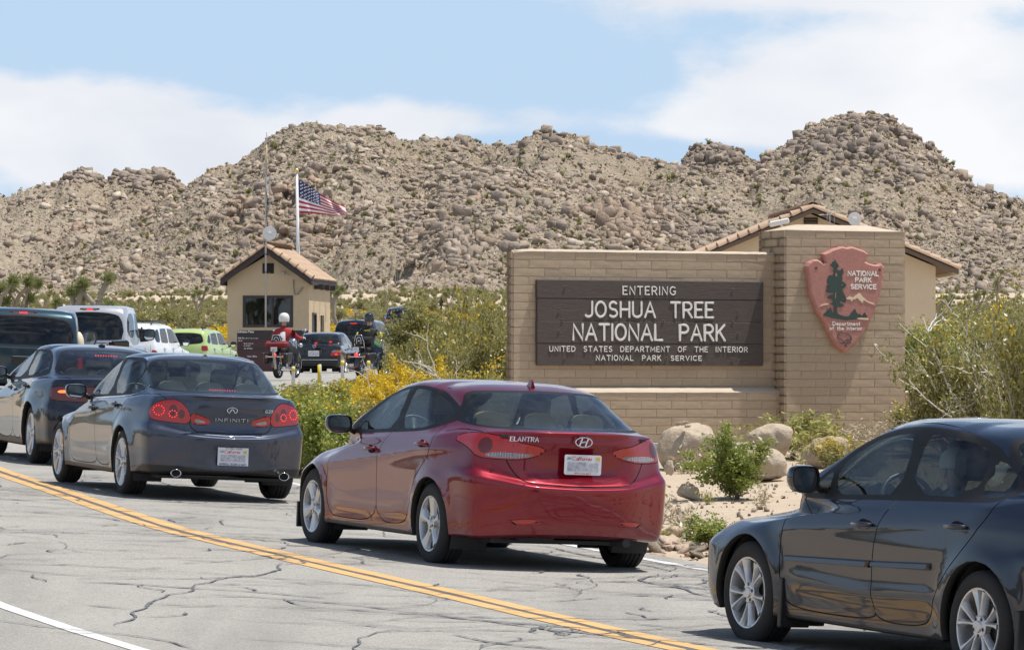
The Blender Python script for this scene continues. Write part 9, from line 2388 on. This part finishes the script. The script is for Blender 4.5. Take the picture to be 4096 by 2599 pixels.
def rider(label, M, jacket, stripe, trousers, helmet, lean=.06, sleeve=None):
 r = empty('person', mat=M); tag(r, label, 'person')
 # origin at the seat
 J = [(.0, 0, .06), (.0 + lean * .4, 0, .24), (lean, 0, .42), (lean * 1.3, 0, .52), (lean * 1.5, 0, .60)]
 E_ = [(0, 1), (1, 2), (2, 3), (3, 4)]; RAD = [(.165, .13), (.155, .12), (.185, .125), (.075, .07), (.06, .06)]
 for s in (1, -1):
  b = len(J); J += [(lean + .0, .20 * s, .43), (lean + .14, .33 * s, .27), (lean + .42, .40 * s, .25)]; E_ += [(2, b), (b, b + 1), (b + 1, b + 2)]; RAD += [.078, .062, .044]
 figure('jacket', J, E_, RAD, jacket, r, 1)
 J = [(.0, 0, .04)]; E_ = []; RAD = [(.16, .13)]
 for s in (1, -1):
  b = len(J); J += [(.06, .12 * s, .0), (.44, .25 * s, -.08), (.42, .27 * s, -.42)]; E_ += [(0, b), (b, b + 1), (b + 1, b + 2)]; RAD += [.11, .08, .06]
 figure('trousers', J, E_, RAD, trousers, r, 1)
 for s in (1, -1):
  mb = MB(); mb.ell((.48, .27 * s, -.50), (.14, .055, .06), 12, 6); mb.obj('boot', M_LEATH, r, True)
  # a closed glove on the grip: palm, four unequal fingers and a thumb
  mb = MB(); hx, hy, hz = lean + .46, .41 * s, .26
  mb.ell((hx, hy, hz), (.045, .045, .028), 10, 6)
  for i in range(4):
   y = hy + (-.033 + .022 * i); L = (.052, .060, .056, .044)[i]
   mb.tube([(hx + .03, y, hz + .012), (hx + .03 + L * .6, y, hz + .008), (hx + .03 + L * .75, y, hz - .022), (hx + .035, y, hz - .034)], .0095, 6)
  mb.tube([(hx - .01, hy - .035 * s, hz - .01), (hx + .03, hy - .05 * s, hz - .028)], .011, 6); mb.obj('glove', M_LEATH if stripe is None else flat('pale glove', (.55, .50, .46), .8), r, True)
 hx = lean * 1.6 + .02
 mb = MB(); mb.ell((hx, 0, .74), (.085, .075, .11), 14, 8); mb.ell((hx + .088, 0, .73), (.02, .014, .02), 8, 5); mb.tube([(hx - .02, 0, .58), (hx, 0, .68)], .055, 8); mb.obj('head', M_SKIN, r, True)
 mb = MB(); mb.lathe([(.128, -.09), (.138, -.03), (.138, .03), (.12, .09), (.08, .13), (.001, .15)], 22, Matrix.Translation((hx - .005, 0, .775))); mb.obj('helmet', helmet, r, True)
 if stripe is not None:
  mb = MB(); vs = []
  for j, (z, w, x) in enumerate(((.10, .105, -.158), (.20, .10, -.146), (.30, .088, -.128), (.40, .070, -.098), (.50, .050, -.040))):
   for i in range(5):
    y = w * (i / 2 - 1); vs.append((x + lean * (z / .42) - .006 + (y / w) ** 2 * .012, y, z))
  mb.add(vs, [(j * 5 + i, j * 5 + i + 1, (j + 1) * 5 + i + 1, (j + 1) * 5 + i) for j in range(4) for i in range(4)]); mb.obj('back_panel', stripe, r, True)
  mb = MB(); mb.ell((-.165 + lean * .6, 0, .25), (.012, .05, .022), 10, 5); mb.obj('back_emblem', flat('grey print', (.25, .24, .25), .8), r)
 if sleeve is not None:
  for s in (1, -1):
   mb = MB(); a = Vector((lean + .05, .262 * s, .36)); c = Vector((lean + .115, .315 * s, .295)); mb.tube([a, c], [.083, .075], 12); mb.obj('arm_band', sleeve, r, True)
  letters('MOTO', -.08, .44, .035, .006, lambda u_, v_, h: (-.155 + lean * 1.4 - h + .03, -u_, v_), 0, .003, sleeve, r, joined=True, name='back_lettering', fit=.16)
 return r
M_JR = flat('red riding jacket', (.34, .025, .032), .8, bump=.2, bscale=14); M_JB = flat('black riding jacket', (.018, .016, .015), .7, bump=.2, bscale=14)
M_YW = flat('high visibility yellow', (.66, .62, .04), .7); M_JW = flat('off white panel', (.66, .64, .62), .8)
ML = wm4(1097, 116.0, -13, .30) @ Matrix.Translation((.36, 0, 0)); MR = wm4(1425, 116.0, -19, .30) @ Matrix.Translation((.36, 0, 0))
bk = bike('black touring motorcycle with studded bags under the rider in red', ML, M_BIKEB)
mb = MB(); mb.box(-.28, .02, -.31, .31, .66, .85, ch=.07); o = mb.obj('duffel_bag', flat('red nylon bag', (.17, .015, .02), .7, bump=.2, bscale=12)); o.matrix_world = ML @ Matrix.Translation((.03, 0, .12)); tag(o, 'red duffel bag strapped across the back of the left motorcycle', 'bag')
mb = MB(); mb.box(-.012, .012, -.030, .030, -.26, .26, ch=.006); o = mb.obj('hanging_board', flat('pale board', (.40, .33, .24), .8)); o.matrix_world = ML @ Matrix.Translation((-.43, -.02, .50)) @ Matrix.Rotation(R_(-7), 4, 'X'); tag(o, 'pale narrow board hanging at the tail of the left motorcycle', 'board')
rider('rider in red and white jacket, grey trousers and white helmet seen from behind', ML @ Matrix.Translation((.46, 0, .78)), M_JR, M_JW, flat('grey trousers', (.085, .082, .08), .9), flat('white helmet', (.70, .68, .62), .25, coat=.5))
bike('black motorcycle with screen and green tank under the rider in black', MR, flat('green tank paint', (.03, .20, .05), .15, coat=.8), shield=True)
rider('rider in black jacket with yellow arm bands and black helmet seen from behind', MR @ Matrix.Translation((.46, 0, .78)), M_JB, None, flat('blue jeans', (.035, .055, .10), .9), flat('black helmet', (.012, .012, .013), .12, coat=.8), sleeve=M_YW)
mb = MB(); mb.tube([(0, -.27, 0), (0, .27, 0)], .13, 14); o = mb.obj('bed_roll', M_LEATH, None, True, 50); o.matrix_world = MR @ Matrix.Translation((.12, 0, .96)); tag(o, 'black bed roll strapped behind the rider with yellow arm bands', 'bag')
for i, (px, pt, pb, d, yel) in enumerate([(1173, 1465, 1512, 104.0, 0), (1279, 1457, 1540, 102.0, 1), (1370, 1441, 1500, 106.0, 0), (1474, 1442, 1495, 106.0, 0)]):
 zt, zb0 = (HY - pt) / FPX * d, (HY - pb) / FPX * d
 o = empty('marker_stake', ((px - 2048) / FPX * d, d, zb0 - .25)); h_ = zt - zb0 + .25
 tag(o, ['white marker stake under the boot of the rider in red', 'white and yellow marker stake in front of the black saloon', 'white marker stake at the right rear corner of the black saloon', 'white marker stake beside the right motorcycle'][i], 'stake', 'marker stakes along the lane edge')
 mb = MB(); mb.tube([(0, 0, 0), (0, 0, h_ - .04), (0, 0, h_)], [.042, .042, .032], 10); mb.obj('post', flat('chalky white post', (.62, .60, .54), .8, var=.25), o, True)
 mb = MB(); mb.tube([(0, 0, h_ - .12), (0, 0, h_ - .02)], .045, 10) if not yel else mb.tube([(0, 0, .0), (0, 0, h_ * .42)], .045, 10); mb.obj('yellow_band', flat('chalky yellow paint', (.66, .48, .04), .8, var=.2), o, True)
 if yel:
  mb = MB(); mb.tube([(-.012, -.012, h_ * .42), (-.012, -.012, h_ - .01)], .038, 8); mb.obj('yellow_streak', flat('chalky yellow paint', (.66, .48, .04), .8), o, True)
